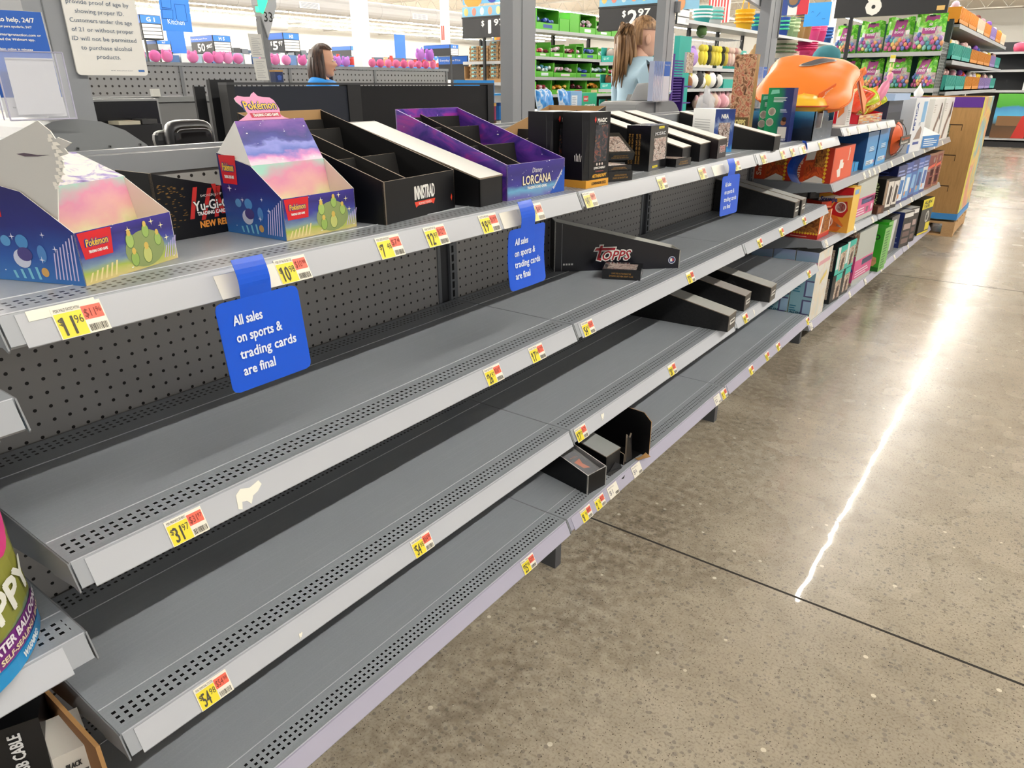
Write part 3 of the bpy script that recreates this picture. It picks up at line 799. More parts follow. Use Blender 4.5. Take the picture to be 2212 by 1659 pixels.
        f.slab(P3, (0, .0014, 0), M('#c9c8c4', .6), M('#f6f4ee', .7), M('#c9c8c4', .6))
        f.slab([(-.062, .0042, .158), (-.050, .0042, .1595), (-.030, .0042, .1575), (-.012, .0042, .158), (-.03, .0042, .1560), (-.05, .0042, .1555)], (0, -.0002, 0), M('#5a4a58', .6))
        f.build('torn_flap', t)
        e = MB()
        prev = None
        for k in range(15):
            z = .118+k*.0042; x = -.012+.016*math.sin((z-.118)/.06*2.6)-.004*(k % 2); jag = random.uniform(0, .005)
            e.poly([(x-.004, .0038, z), (x+.003+jag, .0038, z+.001), (x+.001+jag*.4, .0038, z+.0045), (x-.004, .0038, z+.0045)], M('#f3efe6', .8))
        e.build('torn_edge', t)
    return t
starry_display('card_display', 'starry card display with torn white flap, nearest the camera on the top shelf', (-.049, .122, ZT), R(20.7), .168, True)
starry_display('card_display', 'starry card display with its pink logo header intact on the top shelf', (-.078, .449, ZT), R(2.9))

def yugi_deco(t, w, d, hf, hb):
    m_ = MB(); gold = M('#e8943a', .5)
    o = lambda x, z: (x, 0, z)
    m_.text('NEW RELEASES', o(-.153, .014), X, Z, .010, gold, wid=.085, bold=.06)
    m_.text('TRADING CARD GAME', o(-.155, .034), X, Z, .0055, WHITE, wid=.075, bold=.06)
    for k, (a, b2, c) in enumerate(((-.17, .03, .35), (-.15, .026, .5), (-.125, .028, .3), (-.11, .032, -.3))):
        m_.poly([(a, -.0004, b2), (a+.008, -.0004, b2), (a+.008+c*.04, -.0004, b2+.05), (a+c*.04, -.0004, b2+.05)], M('#c02a24', .5))
    m_.text('Yu-Gi-Oh!', o(-.16, .042), X, Z, .015, BLACK, wid=.082, bold=.1)
    m_.text('Yu-Gi-Oh!', (-.16, -.0004, .042), X, Z, .015, WHITE, wid=.081, bold=.03)
    m_.text('SHONEN JUMP', o(-.145, .063), X, Z, .004, WHITE, wid=.04)
    for k in range(60):
        a = random.uniform(-.222, -.175); c = random.uniform(.02, .09); 
        m_.poly([(a, -.0003, c), (a+random.uniform(.002, .006), -.0003, c), (a+.004, -.0003, c+.0012), (a, -.0003, c+.0012)], M('#7a5a22', .5))
    m_.build('printed_logo', t)
tray('card_tray', 'black slanted tray with gold new release lettering between the starry displays', (-.235, .545, ZT), R(92), .10, .225, .052, .108, BLKC, BLKI, CUT, deco=yugi_deco, insert=False)
def inn_deco(t, w, d, hf, hb):
    m_ = MB()
    m_.text('INNISTRAD', (0, w*.54, hf*.44), Y, Z, .024, WHITE, 'C', wid=.066, bold=.03)
    m_.poly([(.0004, w*.39, .029), (.0004, w*.41, .0185), (.0004, w*.44, .0215), (.0004, w*.64, .0215), (.0004, w*.665, .0185), (.0004, w*.69, .029)], M('#e8452c', .45))
    m_.text('REMASTERED', (.0003, w*.54, .0225), Y, Z, .0045, WHITE, 'C', wid=.042)
    m_.poly([(.0004, w*.93, .022), (.0004, w*.945, .016), (.0004, w*.955, .024), (.0004, w*.943, .031)], M('#e8452c', .45))
    m_.build('printed_logo', t)
tray('card_tray', 'wide black tray with white gothic lettering on its front, top shelf', (-.050, .644, ZT), R(8), .230, .343, .0755, .186, BLKC, BLKI, CUT, deco=inn_deco, back_m=KRAFT, cross=(.36, .78))
upturned('card_tray', 'black upturned tray with a white slanted top between gothic and galaxy trays', (-.040, .903, ZT), R(5), .086, .350, .058, .158, WCARD, BLKC)
def lor_deco(t, w, d, hf, hb):
    m_ = MB()
    m_.text('LORCANA', (0, w*.50, hf*.38), Y, Z, .0185, M('#1d1a55', .5), 'C', wid=.106, bold=.12)
    m_.text('LORCANA', (.0004, w*.50, hf*.38), Y, Z, .0185, M('#f0e4c0', .45), 'C', wid=.104, bold=.03)
    m_.text('TRADING CARD GAME', (0, w*.50, hf*.24), Y, Z, .0055, WHITE, 'C', wid=.072, bold=.05)
    m_.text('Disney', (0, w*.50, hf*.70), Y, Z, .0105, WHITE, 'C', wid=.036, shear=.2)
    m_.poly([(.0004, w*.73, .0005), (.0004, w*.999, .0005), (.0004, w*.999, hf*.76)], M('#1450b4', .4))
    up = Vector((0, -.5, .62)).normalized()
    m_.text('Ravensburger', (.0005, w*.80, hf*.12), Vector((0, .62, .74)), Vector((0, -.74, .62)), .0065, WHITE, wid=.052, bold=.04)
    m_.build('printed_logo', t)
    s_ = MB(); s_.text('Disney', (-.265, 0, .062), (1, 0, -.18), (.18, 0, 1), .014, WHITE, wid=.055); s_.text('LORCANA', (-.28, 0, .03), (1, 0, -.18), (.18, 0, 1), .016, M('#f0e4c0'), wid=.1); s_.build('printed_logo', t)
tray('card_tray', 'purple galaxy printed tray with divided black compartments on the top shelf', (-.045, 1.002, ZT), R(-3), .213, .345, .0755, .182, GALAXF, GALAXY, M('#b9a8d8', .5), front=GALAXF, side=GALAXY, deco=lor_deco, cross=(.38, .72), long=(.36,))
tray('card_tray', 'plain black tray with raw brown inside walls behind the tall black boxes', (-.392, 1.305, ZT), R(-90), .20, .375, .08, .178, BLKC, KRAFT, CUT, back_m=KRAFT, cross=(.5,), long=(.5,))
def deck_box(label, loc, rz):
    t = thing('card_box', label, 'card box', loc, rz, 'tall black commander deck boxes')
    b = MB(); w, dd, h = .096, .075, .1745
    art_ = art('mage_art', [(.25, '#14161c'), (.45, '#22262e'), (.56, '#3a3f46'), (.63, '#8a3c2c'), (.7, '#4c7a44'), (.8, '#b98a6a')], scale=3.4, dist=1.4, sc=(1, 2))
    b.slab([(0, .012, .018), (0, w, .018), (0, w, h), (0, .006, h)], (-.001, 0, 0), BLKC)
    b.slab([(-.0, .012, .018), (-.0, .006, h), (-.018, 0, h), (-.012, 0, .018)], (0, .001, 0), M('#17171a', .3))
    b.slab([(-dd, 0, .018), (-.012, 0, .018), (-.018, 0, h), (-dd, 0, h)], (0, .001, 0), BLKC)
    b.slab([(-dd, w, .018), (-dd, 0, .018), (-dd, 0, h), (-dd, w, h)], (.001, 0, 0), BLKC)
    b.slab([(0, w, .018), (-dd, w, .018), (-dd, w, h), (0, w, h)], (0, -.001, 0), BLKC)
    b.slab([(0, .006, h), (0, w, h), (-dd, w, h), (-dd, 0, h), (-.018, 0, h)], (0, 0, -.001), M('#1c1c20', .3))
    b.quad((.0004, w*.30, .06), (.0004, w*.88, .06), (.0004, w*.92, .145), (.0004, w*.36, .145), art_)
    m_ = b; e = M('#d8382c', .4)
    m_.text('MAGIC', (0, w*.42, .151), Y, Z, .009, WHITE, wid=.040, bold=.06); m_.text('THE GATHERING', (0, w*.46, .146), Y, Z, .0022, WHITE, wid=.03)
    m_.poly([(.0004, w*.28, .157), (.0004, w*.33, .150), (.0004, w*.37, .157), (.0004, w*.33, .165)], e)
    m_.text('LIVING ENERGY', (.0005, w*.58, .043), Y, Z, .0048, WHITE, 'C', wid=.05, bold=.06)
    m_.text('LOREM'[:0] or 'COMMANDER', (.0005, w*.58, .036), Y, Z, .0022, M('#d86a6a'), 'C', wid=.036)
    for k in range(3): m_.blob((.0003, w*(.46+.12*k), .054), (.0006, .0035, .0035), M('#d9c9c2', .4), 8, 4)
    m_.text('AETHERDRIFT', (.0005, w*.58, .023), Y, Z+Y*.15, .0075, M('#eab13a', .4), 'C', wid=.062, bold=.05)
    for k in range(5): m_.tube([(-.034+k*.004, -.0006, .062), (-.036+k*.005, -.0006, .076+.004*(k % 2))], .0008, WHITE, 4)
    b.build('carton', t)
    s = MB(); s.box((-dd-.001, -.001, 0), (.001, w+.001, .018), M('#e0a236', .45)); s.text('COMMANDER DECK', (.0012, w*.56, .006), Y, Z, .0065, INK, 'C', wid=.064, bold=.03); s.build('orange_base', t)
    return t
deck_box('tall black card box with orange base, nearest the shelf edge and fully visible', (-.012, 1.278, ZT), R(-4))
deck_box('tall black card box standing half hidden behind its twin with the orange base', (-.105, 1.262, ZT), R(-6))
HOOPS = art('player_photos', [(.3, '#2a2626'), (.42, '#6a4f44'), (.52, '#d8d0c8'), (.6, '#8f5a4a'), (.72, '#e6e0d8'), (.85, '#403c3c')], scale=6, dist=1.2)
GOLDT = M('#b98a3e', .5)
def card_box(label, loc, rz, size, pose='flat', name='card_box', yaw=None, extra=None):
    t = thing(name, label, 'card box', loc, rz, 'shiny black sports card boxes')
    sx, sy, sz = size; b = MB()
    b.box((-sx, 0, 0), (0, sy, sz), M('#141416', .18, spec=.6)); m_ = b
    if pose == 'stand':
        m_.quad((.0004, sy*.22, sz*.22), (.0004, sy*.92, sz*.22), (.0004, sy*.92, sz*.72), (.0004, sy*.22, sz*.72), HOOPS)
        m_.text('MOSAIC', (.0004, sy*.24, sz*.78), Y, Z+Y*.1, sz*.07, M('#cfcfd2', .3), wid=sy*.6, bold=.05)
        for y0, z0, w0 in ((.45, .92, .3), (.2, .06, .3)):
            m_.poly([(.0005, sy*y0, sz*z0), (.0005, sy*(y0+w0), sz*z0), (.0005, sy*(y0+w0), sz*(z0+.05)), (.0005, sy*y0, sz*(z0+.05))], YEL)
            m_.text('PANINI', (.0006, sy*(y0+w0*.5), sz*(z0+.012)), Y, Z, sz*.025, INK, 'C', wid=sy*.2)
        for q, tx in enumerate(('LOOK FOR AUTOS FROM THE', 'DYNAMIC 2023 NBA DRAFT CLASS')):
            m_.text(tx, (-sx*(.82-.3*q), -.0002, sz*.16), Z, -X, sx*.07, GOLDT, wid=sz*.66)
            m_.text(tx, (-sx*(.70-.3*q), -.0002, sz*.16), Z, -X, sx*.07, GOLDT, wid=sz*.66)
    else:
        m_.quad((-.008, sy*.12, sz+.0004), (-.008, sy*.88, sz+.0004), (-sx*.8, sy*.88, sz+.0004), (-sx*.8, sy*.12, sz+.0004), HOOPS)
        m_.text('LOOK FOR AUTOS FROM THE', (.0002, sy*.5, sz*.52), Y, Z, sz*.16, GOLDT, 'C', wid=sy*.5)
        m_.text('DYNAMIC 2023 NBA DRAFT CLASS', (.0002, sy*.5, sz*.26), Y, Z, sz*.16, GOLDT, 'C', wid=sy*.62)
        m_.text('MOSAIC', (-sx*.1, sy+.0002, sz*.3), -X, Z+X*.2, sz*.4, M('#dcdcde', .3), wid=sx*.55, bold=.06)
    m_.build('carton', t)
    return t
card_box('lower of two shiny black card boxes lying flat by the orange based box', (-.030, 1.42, ZT), R(-16), (.115, .082, .026)).rotation_euler = (0, 0, R(38-90+30))
card_box('upper shiny black card box resting flat on another by the orange based box', (-.038, 1.425, ZT+.0268), R(-25), (.112, .08, .012))
o = card_box('shiny black card box leaning against the white topped trays with its photo up', (-.11, 1.545, ZT+.040), R(-30), (.115, .085, .022)); o.rotation_euler = (0, R(24), R(-35))
card_box('standing shiny black card box with basketball photos on its face', (-.055, 1.703, ZT), R(4), (.075, .135, .126), 'stand')
card_box('smallest shiny black card box lying flat against the white topped trays', (-.038, 1.855, ZT), R(-3), (.10, .10, .024))
gw = 'upturned black trays with white tops beside the standing card box'
upturned('card_tray', 'white topped upturned tray directly behind the standing card box', (-.055, 1.935, ZT), R(8), .095, .338, .052, .149, WCARD, BLKC, gw)
upturned('card_tray', 'white topped upturned tray in the middle, with a plain black end', (-.050, 2.062, ZT), R(7), .125, .340, .056, .150, WCARD, BLKC, gw)
def tops_deco(t, w, d, hf, hb):
    m_ = MB(); m_.text('TOPPS', (0, w*.52, hf*.3), Y, Z+Y*.05, .020, WHITE, 'C', wid=w*.62, bold=.14); m_.text('TOPPS', (.0005, w*.52, hf*.3), Y, Z+Y*.05, .020, M('#a8202c', .4), 'C', wid=w*.60, bold=.02); m_.build('printed_logo', t)
upturned('card_tray', 'white topped upturned tray with red logo lettering on its narrow end', (-.042, 2.196, ZT), R(5), .105, .350, .063, .149, WCARD, M('#1c1216', .35), gw, deco=tops_deco)
upturned('card_tray', 'lone black upturned tray with thin white top pointing at the blue glitter tray', (.012, 2.628, ZT), R(-1), .07, .40, .053, .135, WCARD, BLKC)
t = thing('sports_card_box', 'white and blue card box with a player picture, between the upturned trays', 'card box', (-.150, 2.42, ZT), R(-35))
b = MB(); b.box((-.15, 0, 0), (0, .085, .152), M('#e9e9e6', .35), {'+x': art('blue_player', [(0, '#4aa0d8'), (.2, '#24489a'), (.5, '#2c4a90'), (.62, '#8a9cc0'), (.8, '#223a80'), (1, '#1e3878')], 'v', scale=4, dist=.6)})
for k in range(9): b.poly([(-.135, -.0004, .04+k*.009), (-.03, -.0004, .04+k*.009), (-.03, -.0004, .043+k*.009), (-.135, -.0004, .043+k*.009)], M('#b9b9b8'))
b.text('NBA', (.0003, .042, .12), Y, Z, .014, WHITE, 'C', wid=.03, bold=.05)
b.quad((.0004, .018, .02), (.0004, .068, .02), (.0004, .068, .105), (.0004, .018, .105), HOOPS)
b.build('carton', t)

# ------------------------------------------------------------------ second shelf
def topps(t, w, d, hf, hb):
    m_ = MB(); ax = Vector((1, 0, 0)); q = (-.225, 0, .032)
    for dx, dy, mt, bd in ((0, 0, WHITE, .15), (0, -.0006, M('#a8202c', .4), .02)):
        m_.text('OPPS', (-.268, dy, .034), X, Z+X*.14, .030, mt, wid=.092, bold=bd, shear=.14)
        e = .0035 if bd > .1 else .0
        m_.poly([(-.283-e, dy-.0003, .036-e), (-.268, dy-.0003, .032-e), (-.268+e, dy-.0003, .040), (-.274, dy-.0003, .042), (-.264+e, dy-.0003, .082+e), (-.272-e, dy-.0003, .082+e), (-.276-e, dy-.0003, .066)], mt)
        m_.poly([(-.292-e, dy-.0003, .066-e), (-.224+e, dy-.0003, .066-e), (-.221+e, dy-.0003, .074+e), (-.285-e, dy-.0003, .074+e)], mt)
    for k in range(18):
        a0, a1 = k/18*2*PI, (k+1)/18*2*PI
        for r0, r1, mt in ((0, .0135, M('#20386e', .4)), (.0105, .0122, WHITE)):
            c = Vector((-.028, -.0005 if r0 == 0 else -.0008, .028))
            m_.poly([c+X*r0*math.cos(a0)+Z*r0*math.sin(a0)+X*1e-5, c+X*r1*math.cos(a0)+Z*r1*math.sin(a0), c+X*r1*math.cos(a1)+Z*r1*math.sin(a1), c+X*r0*math.cos(a1)+Z*r0*math.sin(a1)], mt)
    m_.poly([(-.034, -.0009, .023), (-.026, -.0009, .023), (-.028, -.0009, .034), (-.034, -.0009, .034)], WHITE)
    m_.poly([(-.026, -.0009, .023), (-.021, -.0009, .026), (-.022, -.0009, .033), (-.028, -.0009, .034)], M('#c43038'))
    for k in range(4): m_.poly([(-.395+k*.009, -.0005, .020), (-.389+k*.009, -.0005, .020), (-.389+k*.009, -.0005, .026), (-.395+k*.009, -.0005, .026)], PAPER)
    m_.poly([(-.4005, -.0004, .002), (-.3998, -.0004, .002), (-.3998, -.0004, .155), (-.4005, -.0004, .155)], M('#d9d9dc'))
    m_.build('printed_logo', t)
tray('card_tray', 'long black tray with big red and white logo on its side, second shelf', (-.035, 1.945, Z2), R(43), .085, .425, .0605, .163, M('#13131c', .3), M('#deddd6', .6), M('#c9c8c2', .6), deco=topps, insert=False)
card_box('small black card box lying before the red and white logo tray', (-.173, 1.669, Z2), R(0), (.10, .12, .032)).rotation_euler = (0, 0, R(-67.5))
def pan(t, w, d, hf, hb):
    m_ = MB(); m_.poly([(.0004, w*.22, hf*.36), (.0004, w*.86, hf*.36), (.0004, w*.86, hf*.66), (.0004, w*.22, hf*.66)], WHITE); m_.text('PANINI', (.0006, w*.54, hf*.45), Y, Z, hf*.14, INK, 'C', wid=w*.5, bold=.05); m_.build('printed_logo', t)
PATT = art('tonal_pattern', [(.45, '#121213'), (.5, '#1d1c1d'), (.55, '#121213')], scale=9, dist=.4, sc=(3, 1))
GTOP = M('#b9b9b4', .5); PFR = M('#57534e', .45)
gp = 'upturned trays with grey tops and small white end labels'
upturned('card_tray', 'grey topped tray with white end label, nearer of the pair on the second shelf', (-.015, 3.148, Z2), R(3), .086, .378, .071, .152, GTOP, PATT, gp, PFR, pan)
upturned('card_tray', 'grey topped tray with white end label, farther of the pair on the second shelf', (-.011, 3.240, Z2), R(3), .08, .378, .071, .152, GTOP, PATT, gp, PFR, pan)
# third shelf
upturned('card_tray', 'upturned tray with white end label sticking farthest out over the third shelf edge', (.040, 2.279, Z3), R(3), .09, .43, .064, .152, GTOP, PATT, gp, PFR, pan)
upturned('card_tray', 'upturned tray with white end label, middle one of three on the third shelf', (-.004, 2.578, Z3), R(3), .083, .39, .066, .150, M('#a9a49f', .5), PATT, gp, PFR, pan)
upturned('card_tray', 'upturned tray with white end label, farthest one of three on the third shelf', (.040, 2.770, Z3), R(3), .088, .43, .066, .152, GTOP, PATT, gp, PFR, pan)
# bottom deck
tray('card_tray', 'open black tray with grey inside on the bottom deck, holding a wrapped pack', (-.022, 1.372, ZB), R(-10), .088, .30, .066, .125, BLKC, M('#8b8a8a', .6), M('#c8c8c4', .6), insert=False)
t = thing('card_pack', 'dark navy card pack in clear wrap lying in the open black tray', 'card pack', (-.040, 1.386, ZB+.040), R(-10))
t.rotation_euler = (0, R(12), R(-10))
b = MB(); pts = []
for cx, cy, a0 in ((-.012, .052, 0), (-.10, .052, 90), (-.10, .012, 180), (-.012, .012, 270)):
    for k in range(4): a = R(a0+k*30); pts.append((cx+.01*math.cos(a), cy+.01*math.sin(a), .014))
b.slab(pts, (0, 0, -.013), M('#1c2036', .2)); b.build('tin', t)
b = MB(); b.text('Pok\u00e9mon', (-.088, .050, .0143), -Y, X, .007, M('#d8852e'), wid=.03)
b.poly([(-.066, .018, .0146), (-.03, .024, .0146), (-.022, .045, .0146), (-.05, .038, .0146), (-.072, .048, .0146)], M('#d8652a', .3)); b.build('tin_print', t)
b = MB(); b.slab([(-.13, -.002, .016), (.006, -.004, .017), (.008, .066, .016), (-.118, .070, .017), (-.134, .034, .019)], (0, 0, -.0003), M('#ffffff', .08, alpha=.13)); b.build('clear_wrap', t)
def torn(t, w, d, hf, hb):
    m_ = MB(); m_.slab([(.001, .006, .004), (.03, .002, -.012), (.042, w*.55, -.014), (.028, w, -.008), (.001, w*.95, .004)], (0, 0, .0015), M('#232325', .3)); m_.slab([(.0, w*.2, .002), (.012, w*.9, .004), (.014, w*.8, .02), (.002, w*.6, .03)], (.001, 0, 0), M('#1a1a1c', .3)); m_.build('torn_front_flap', t)
upturned('card_tray', 'upturned grey topped tray with torn front flap on the bottom deck', (-.034, 1.505, ZB), R(-4), .082, .33, .069, .13, M('#a3a6a4', .45), BLKC, deco=torn)
t = thing('card_tray', 'torn black tray with one tall standing wall and raw edges, bottom deck', 'display tray', (-.02, 1.60, ZB), R(-6))
b = MB()
b.slab([(-.33, .105, 0), (.03, .105, 0), (.03, .105, .13), (0, .105, .155), (-.33, .105, .155)], (0, .003, 0), M('#0e0d0f', .35), KRAFT)
b.box((-.33, 0, 0), (.0, .105, .003), BLKI); b.slab([(-.33, 0, 0), (0, 0, 0), (0, 0, .04), (-.33, 0, .12)], (0, .003, 0), BLKC, CUT)
b.build('carton', t)
b = MB()
b.slab([(-.002, .018, .003), (-.002, .052, .003), (-.008, .052, .096), (-.004, .036, .085), (-.010, .03, .098), (-.004, .02, .092)], (-.006, 0, 0), M('#17171a', .3), CUT)
b.build('torn_front_flap', t)
b = MB()
for k in range(9): b.slab([(.004+.003*k, .06+.004*k, .003), (.022+.002*k, .058+.006*k, .002), (.020, .075+.003*k, .008+.001*k)], (0, 0, .0008), M('#a9814e', .8))
b.build('shredded_cardboard', t)

# ================================================================== boxed goods
def prints(mb, spec, dx, dy, dz):
    """printed marks on a box: face 'x' = front (+x), 'y' = the side towards the camera (-y), 'z' = top"""
    for s in spec:
        k, f = s[0], s[1]
        if f == 'x': o, xd, yd, w, h = Vector((0, 0, 0)), Y, Z, dy, dz
        elif f == 'y': o, xd, yd, w, h = Vector((-dx, 0, 0)), X, Z, dx, dz
        elif f == 'Y': o, xd, yd, w, h = Vector((0, dy, 0)), -X, Z, dx, dz
        else: o, xd, yd, w, h = Vector((-dx, 0, dz)), X, Y, dx, dy
        n = xd.cross(yd); P = lambda u, v, l=.0005: o+xd*(u*w)+yd*(v*h)+n*l
        mk = lambda c: c if not isinstance(c, str) else M(c, .4)
        if k == 'R':
            u0, v0, u1, v1, c = s[2:7]; l = s[7] if len(s) > 7 else .0005
            mb.quad(P(u0, v0, l), P(u1, v0, l), P(u1, v1, l), P(u0, v1, l), mk(c))
        elif k == 'P': mb.poly([P(u, v, .0009) for u, v in s[2]], mk(s[3]))
        elif k == 'T':
            tx, u, v, hh, c = s[2:7]; wd_ = s[7] if len(s) > 7 else None; al = s[8] if len(s) > 8 else 'L'
            mb.text(tx, P(u, v, .0012), xd, yd, hh*h, mk(c), al, wid=None if wd_ is None else wd_*w, bold=.05)
        elif k == 'V':     # lettering that runs up the face
            tx, u, v, hh, c, wd_ = s[2:8]
            mb.text(tx, P(u, v, .0012), yd, -xd, hh*w, mk(c), 'L', wid=wd_*h, bold=.04)
        elif k == 'C':
            u, v, r, c = s[2:6]; mb.poly([o+xd*(u*w+r*math.cos(q*PI/9))+yd*(v*h+r*math.sin(q*PI/9))+n*.001 for q in range(18)], mk(c))
        elif k == 'L':
            u0, v0, u1, v1, q, c = s[2:8]
            for j in range(q):
                vv = v0+(v1-v0)*j/q; e = (v1-v0)/q*.45; ue = u0+(u1-u0)*random.uniform(.7, 1)
                mb.poly([P(u0, vv, .001), P(ue, vv, .001), P(ue, vv+e, .001), P(u0, vv+e, .001)], mk(c))
def carton(name, label, cat, loc, rz, size, base, faces=None, spec=(), group=None, part='carton'):
    t = thing(name, label, cat, loc, rz, group); dx, dy, dz = size
    b = MB(); bm_ = base if not isinstance(base, str) else M(base, .35)
    b.box((-dx, 0, 0), (0, dy, dz), bm_, {k: (v if not isinstance(v, str) else M(v, .35)) for k, v in (faces or {}).items()})
    if spec: prints(b, spec, dx, dy, dz)
    b.build(part, t)
    return t
SNACK = art('fried_snack', [(.3, '#4a2410'), (.45, '#8a4a1c'), (.55, '#c07a34'), (.65, '#6a3014'), (.8, '#d99a52')], scale=5, dist=1.5)
ORFAB = art('orange_cloth', [(.3, '#a83a18'), (.5, '#d85a22'), (.65, '#8a2a12'), (.8, '#e27a34')], scale=3, dist=2)
PHOTO = art('mixed_photo', [(.25, '#3a2c26'), (.42, '#b08a6a'), (.5, '#e6d8c8'), (.62, '#6a4a3a'), (.8, '#d8b090')], scale=4, dist=1.4)
def zig(mb, P, u0, v0, u1, v1, n, mt):
    pass
# top shelf, third bay
t = carton('tall_card_carton', 'tall narrow golden card carton with a crowd of players, standing upright', 'carton', (-.205, 2.95, ZT), R(6), (.088, .06, .352), '#7a6238',
    {'-y': art('player_crowd', [(.25, '#3a2a1e'), (.4, '#8a5a3a'), (.5, '#d8b08a'), (.6, '#b0482e'), (.72, '#e8d8c0'), (.85, '#6a4a2c')], scale=5, dist=1, sc=(1, 3)), '+x': art('gold_edge', [(.3, '#5c4a2a'), (.6, '#a88a50')], scale=3)},
    [('R', 'y', .05, .02, .95, .30, '#6e5a34'), ('T', 'y', 'TOPPS', .5, .20, .07, '#e8d68a', .62, 'C'), ('T', 'y', 'HOLIDAY TINS', .5, .08, .04, '#f2ead2', .66, 'C')])
GLIT = art('snow_night', [(0, '#0c1422'), (.4, '#14243a'), (.7, '#1c4a72'), (1, '#4aa0cc')], 'v', scale=3, dist=.3, stars=9)
t = thing('display_tray', 'long navy snowflake tray at the far end of the top shelf', 'display tray', (-.012, 3.24, ZT))
b = MB(); h = .124
b.slab([(-.40, 0, 0), (0, 0, 0), (0, 0, h), (-.40, 0, h)], (0, .004, 0), GLIT, PAPER)
b.slab([(0, 0, 0), (0, .33, 0), (0, .33, h*.62), (0, .24, h*.62), (0, .23, h), (0, .14, h), (0, .13, h*.42), (0, .035, h*.42), (0, .03, h), (0, 0, h)], (-.004, 0, 0), art('snow_front', [(0, '#6a7482'), (.35, '#3a4656'), (.6, '#162030'), (1, '#2c5a80')], 'v', scale=5, dist=.5, stars=12), PAPER)
b.slab([(0, .33, 0), (-.4, .33, 0), (-.4, .33, h), (0, .33, h)], (0, -.004, 0), GLIT, PAPER)
b.slab([(-.4, .33, 0), (-.4, 0, 0), (-.4, 0, h), (-.4, .33, h)], (.004, 0, 0), GLIT, PAPER)
b.box((-.396, .004, .001), (-.004, .326, .004), PAPER); b.box((-.05, .135, .004), (-.045, .325, h*.9), M('#e6e2e4', .5))
b.build('carton', t)
NAVY = '#1f2a66'
for lb, loc, hh, sx in (('front one of two green and navy microphone boxes on the top shelf', (-.088, 3.135, ZT), .222, .112), ('rear navy and green microphone box half hidden behind its twin', (-.165, 3.185, ZT), .195, .08)):
    carton('microphone_box', lb, 'toy box', loc, R(-3), (sx, .05, hh), NAVY, {'-y': art('green_spot', [(0, '#1d9a62'), (.45, '#17805a'), (.7, '#22306e'), (1, '#1f2a66')], 'u', scale=2, dist=.4)},
      [('C', 'y', .24, .56, .017, '#e8e0d0'), ('C', 'y', .24, .56, .015, PHOTO), ('C', 'y', .2, .36, .017, '#e8e0d0'), ('C', 'y', .2, .36, .015, PHOTO), ('L', 'y', .25, .74, .8, .84, 4, '#e6f2ee'), ('P', 'y', [(.1, .88), (.45, .9), (.42, .97), (.14, .96)], '#7fd0b4'),
       ('L', 'y', .56, .55, .85, .62, 3, '#c8d0e8'), ('R', 'y', .55, .06, .9, .28, M('#d9d2cc', .5)), ('C', 'y', .74, .36, .012, '#8a5a42'), ('C', 'y', .76, .42, .010, '#2a1a14'), ('T', 'y', 'MERRY', .62, .015, .035, '#e8ecf8', .3)])
# puffy orange blanket bag with its smaller neighbours in the snowflake tray
def pillow(label, loc, size, mt, seam, name='blanket_bag', rx=0, rz=0, ry=0, parts=None, wr=.018, group=None):
    t = thing(name, label, 'bag', loc, rz, group); t.rotation_euler = (rx, ry, rz)
    sx, sy, sz = size; b = MB(); n = 18; top = []; bot = []
    rnd = random.Random(len(label))
    ph = [rnd.uniform(0, 6) for _ in range(6)]
    def hgt(u, v):
        e = (1-abs(u)**3.2)*(1-abs(v)**3.2)
        w_ = math.sin(u*7+ph[0]+v*3)*math.sin(v*6+ph[1])*wr*abs(u*v+.3)+wr*.5*math.sin(u*13+ph[2])*abs(v)**2+wr*.4*math.sin(v*15+ph[3])*abs(u)**2
        return max(e, 0)**.55*sz+w_*e
    for i in range(n+1):
        rt = []; rb = []
        for j in range(n+1):
            u = -1+2*i/n; v = -1+2*j/n
            k = 1-.10*abs(u)**2*abs(v)**2+.04*math.sin(v*5+ph[4])*abs(u)
            x, y = u*sx*k, v*sy*k
            rt.append((x, y, hgt(u, v))); rb.append((x, y, -hgt(u, v)*.72-.0005))
        top.append(b.pts(rt)); bot.append(b.pts(rb))
    for i in range(n):
        for j in range(n):
            uv = [((i+a)/n, (j+c)/n) for a, c in ((0, 0), (1, 0), (1, 1), (0, 1))]
            b.face((top[i]+j, top[i+1]+j, top[i+1]+j+1, top[i]+j+1), mt, uv)
            b.face((bot[i]+j, bot[i]+j+1, bot[i+1]+j+1, bot[i+1]+j), mt, uv)
    b.build('bag_body', t, smooth=True)
    s = MB(); edge = []
    for i in range(n+1): edge.append(b.v[top[i]])
    for j in range(1, n+1): edge.append(b.v[top[n]+j])
    for i in range(n-1, -1, -1): edge.append(b.v[top[i]+n])
    for j in range(n-1, -1, -1): edge.append(b.v[top[0]+j])
    s.tube(edge, .004, seam, 6); s.build('seam', t, smooth=True)
    if parts: parts(t, hgt)
    return t
ORB = M('#ef8430', .42); ORS = M('#d96a1e', .5)
def handle(t, hgt):
    for nm, k0, lf, mt in (('opening_rim', 1.12, .004, M('#d8cfc8', .5)), ('handle_opening', 1., .0055, M('#4c4a4d', .6))):
        b = MB(); rows = []
        for q in range(5):
            row = []
            for k in range(28):
                a = k/28*2*PI; u_, v_ = .088*k0*q/4*math.cos(a), .024*k0*q/4*math.sin(a); x, y = .02+.74*u_-.67*v_, .06+.67*u_+.74*v_
                row.append((x, y, hgt(x/.215, y/.235)+lf))
            rows.append(b.pts(row))
        for r0, r1 in zip(rows, rows[1:]):
            for k in range(28): l = (k+1) % 28; b.face((r0+k, r1+k, r1+l, r0+l), mt)
        b.build(nm, t, smooth=True)
pillow('big puffy orange blanket bag with a dark oval handle hole, on the top shelf', (-.165, 3.60, 1.315), (.215, .235, .085), ORB, ORS, rx=R(24), rz=R(8), ry=R(6), parts=handle, wr=.009)
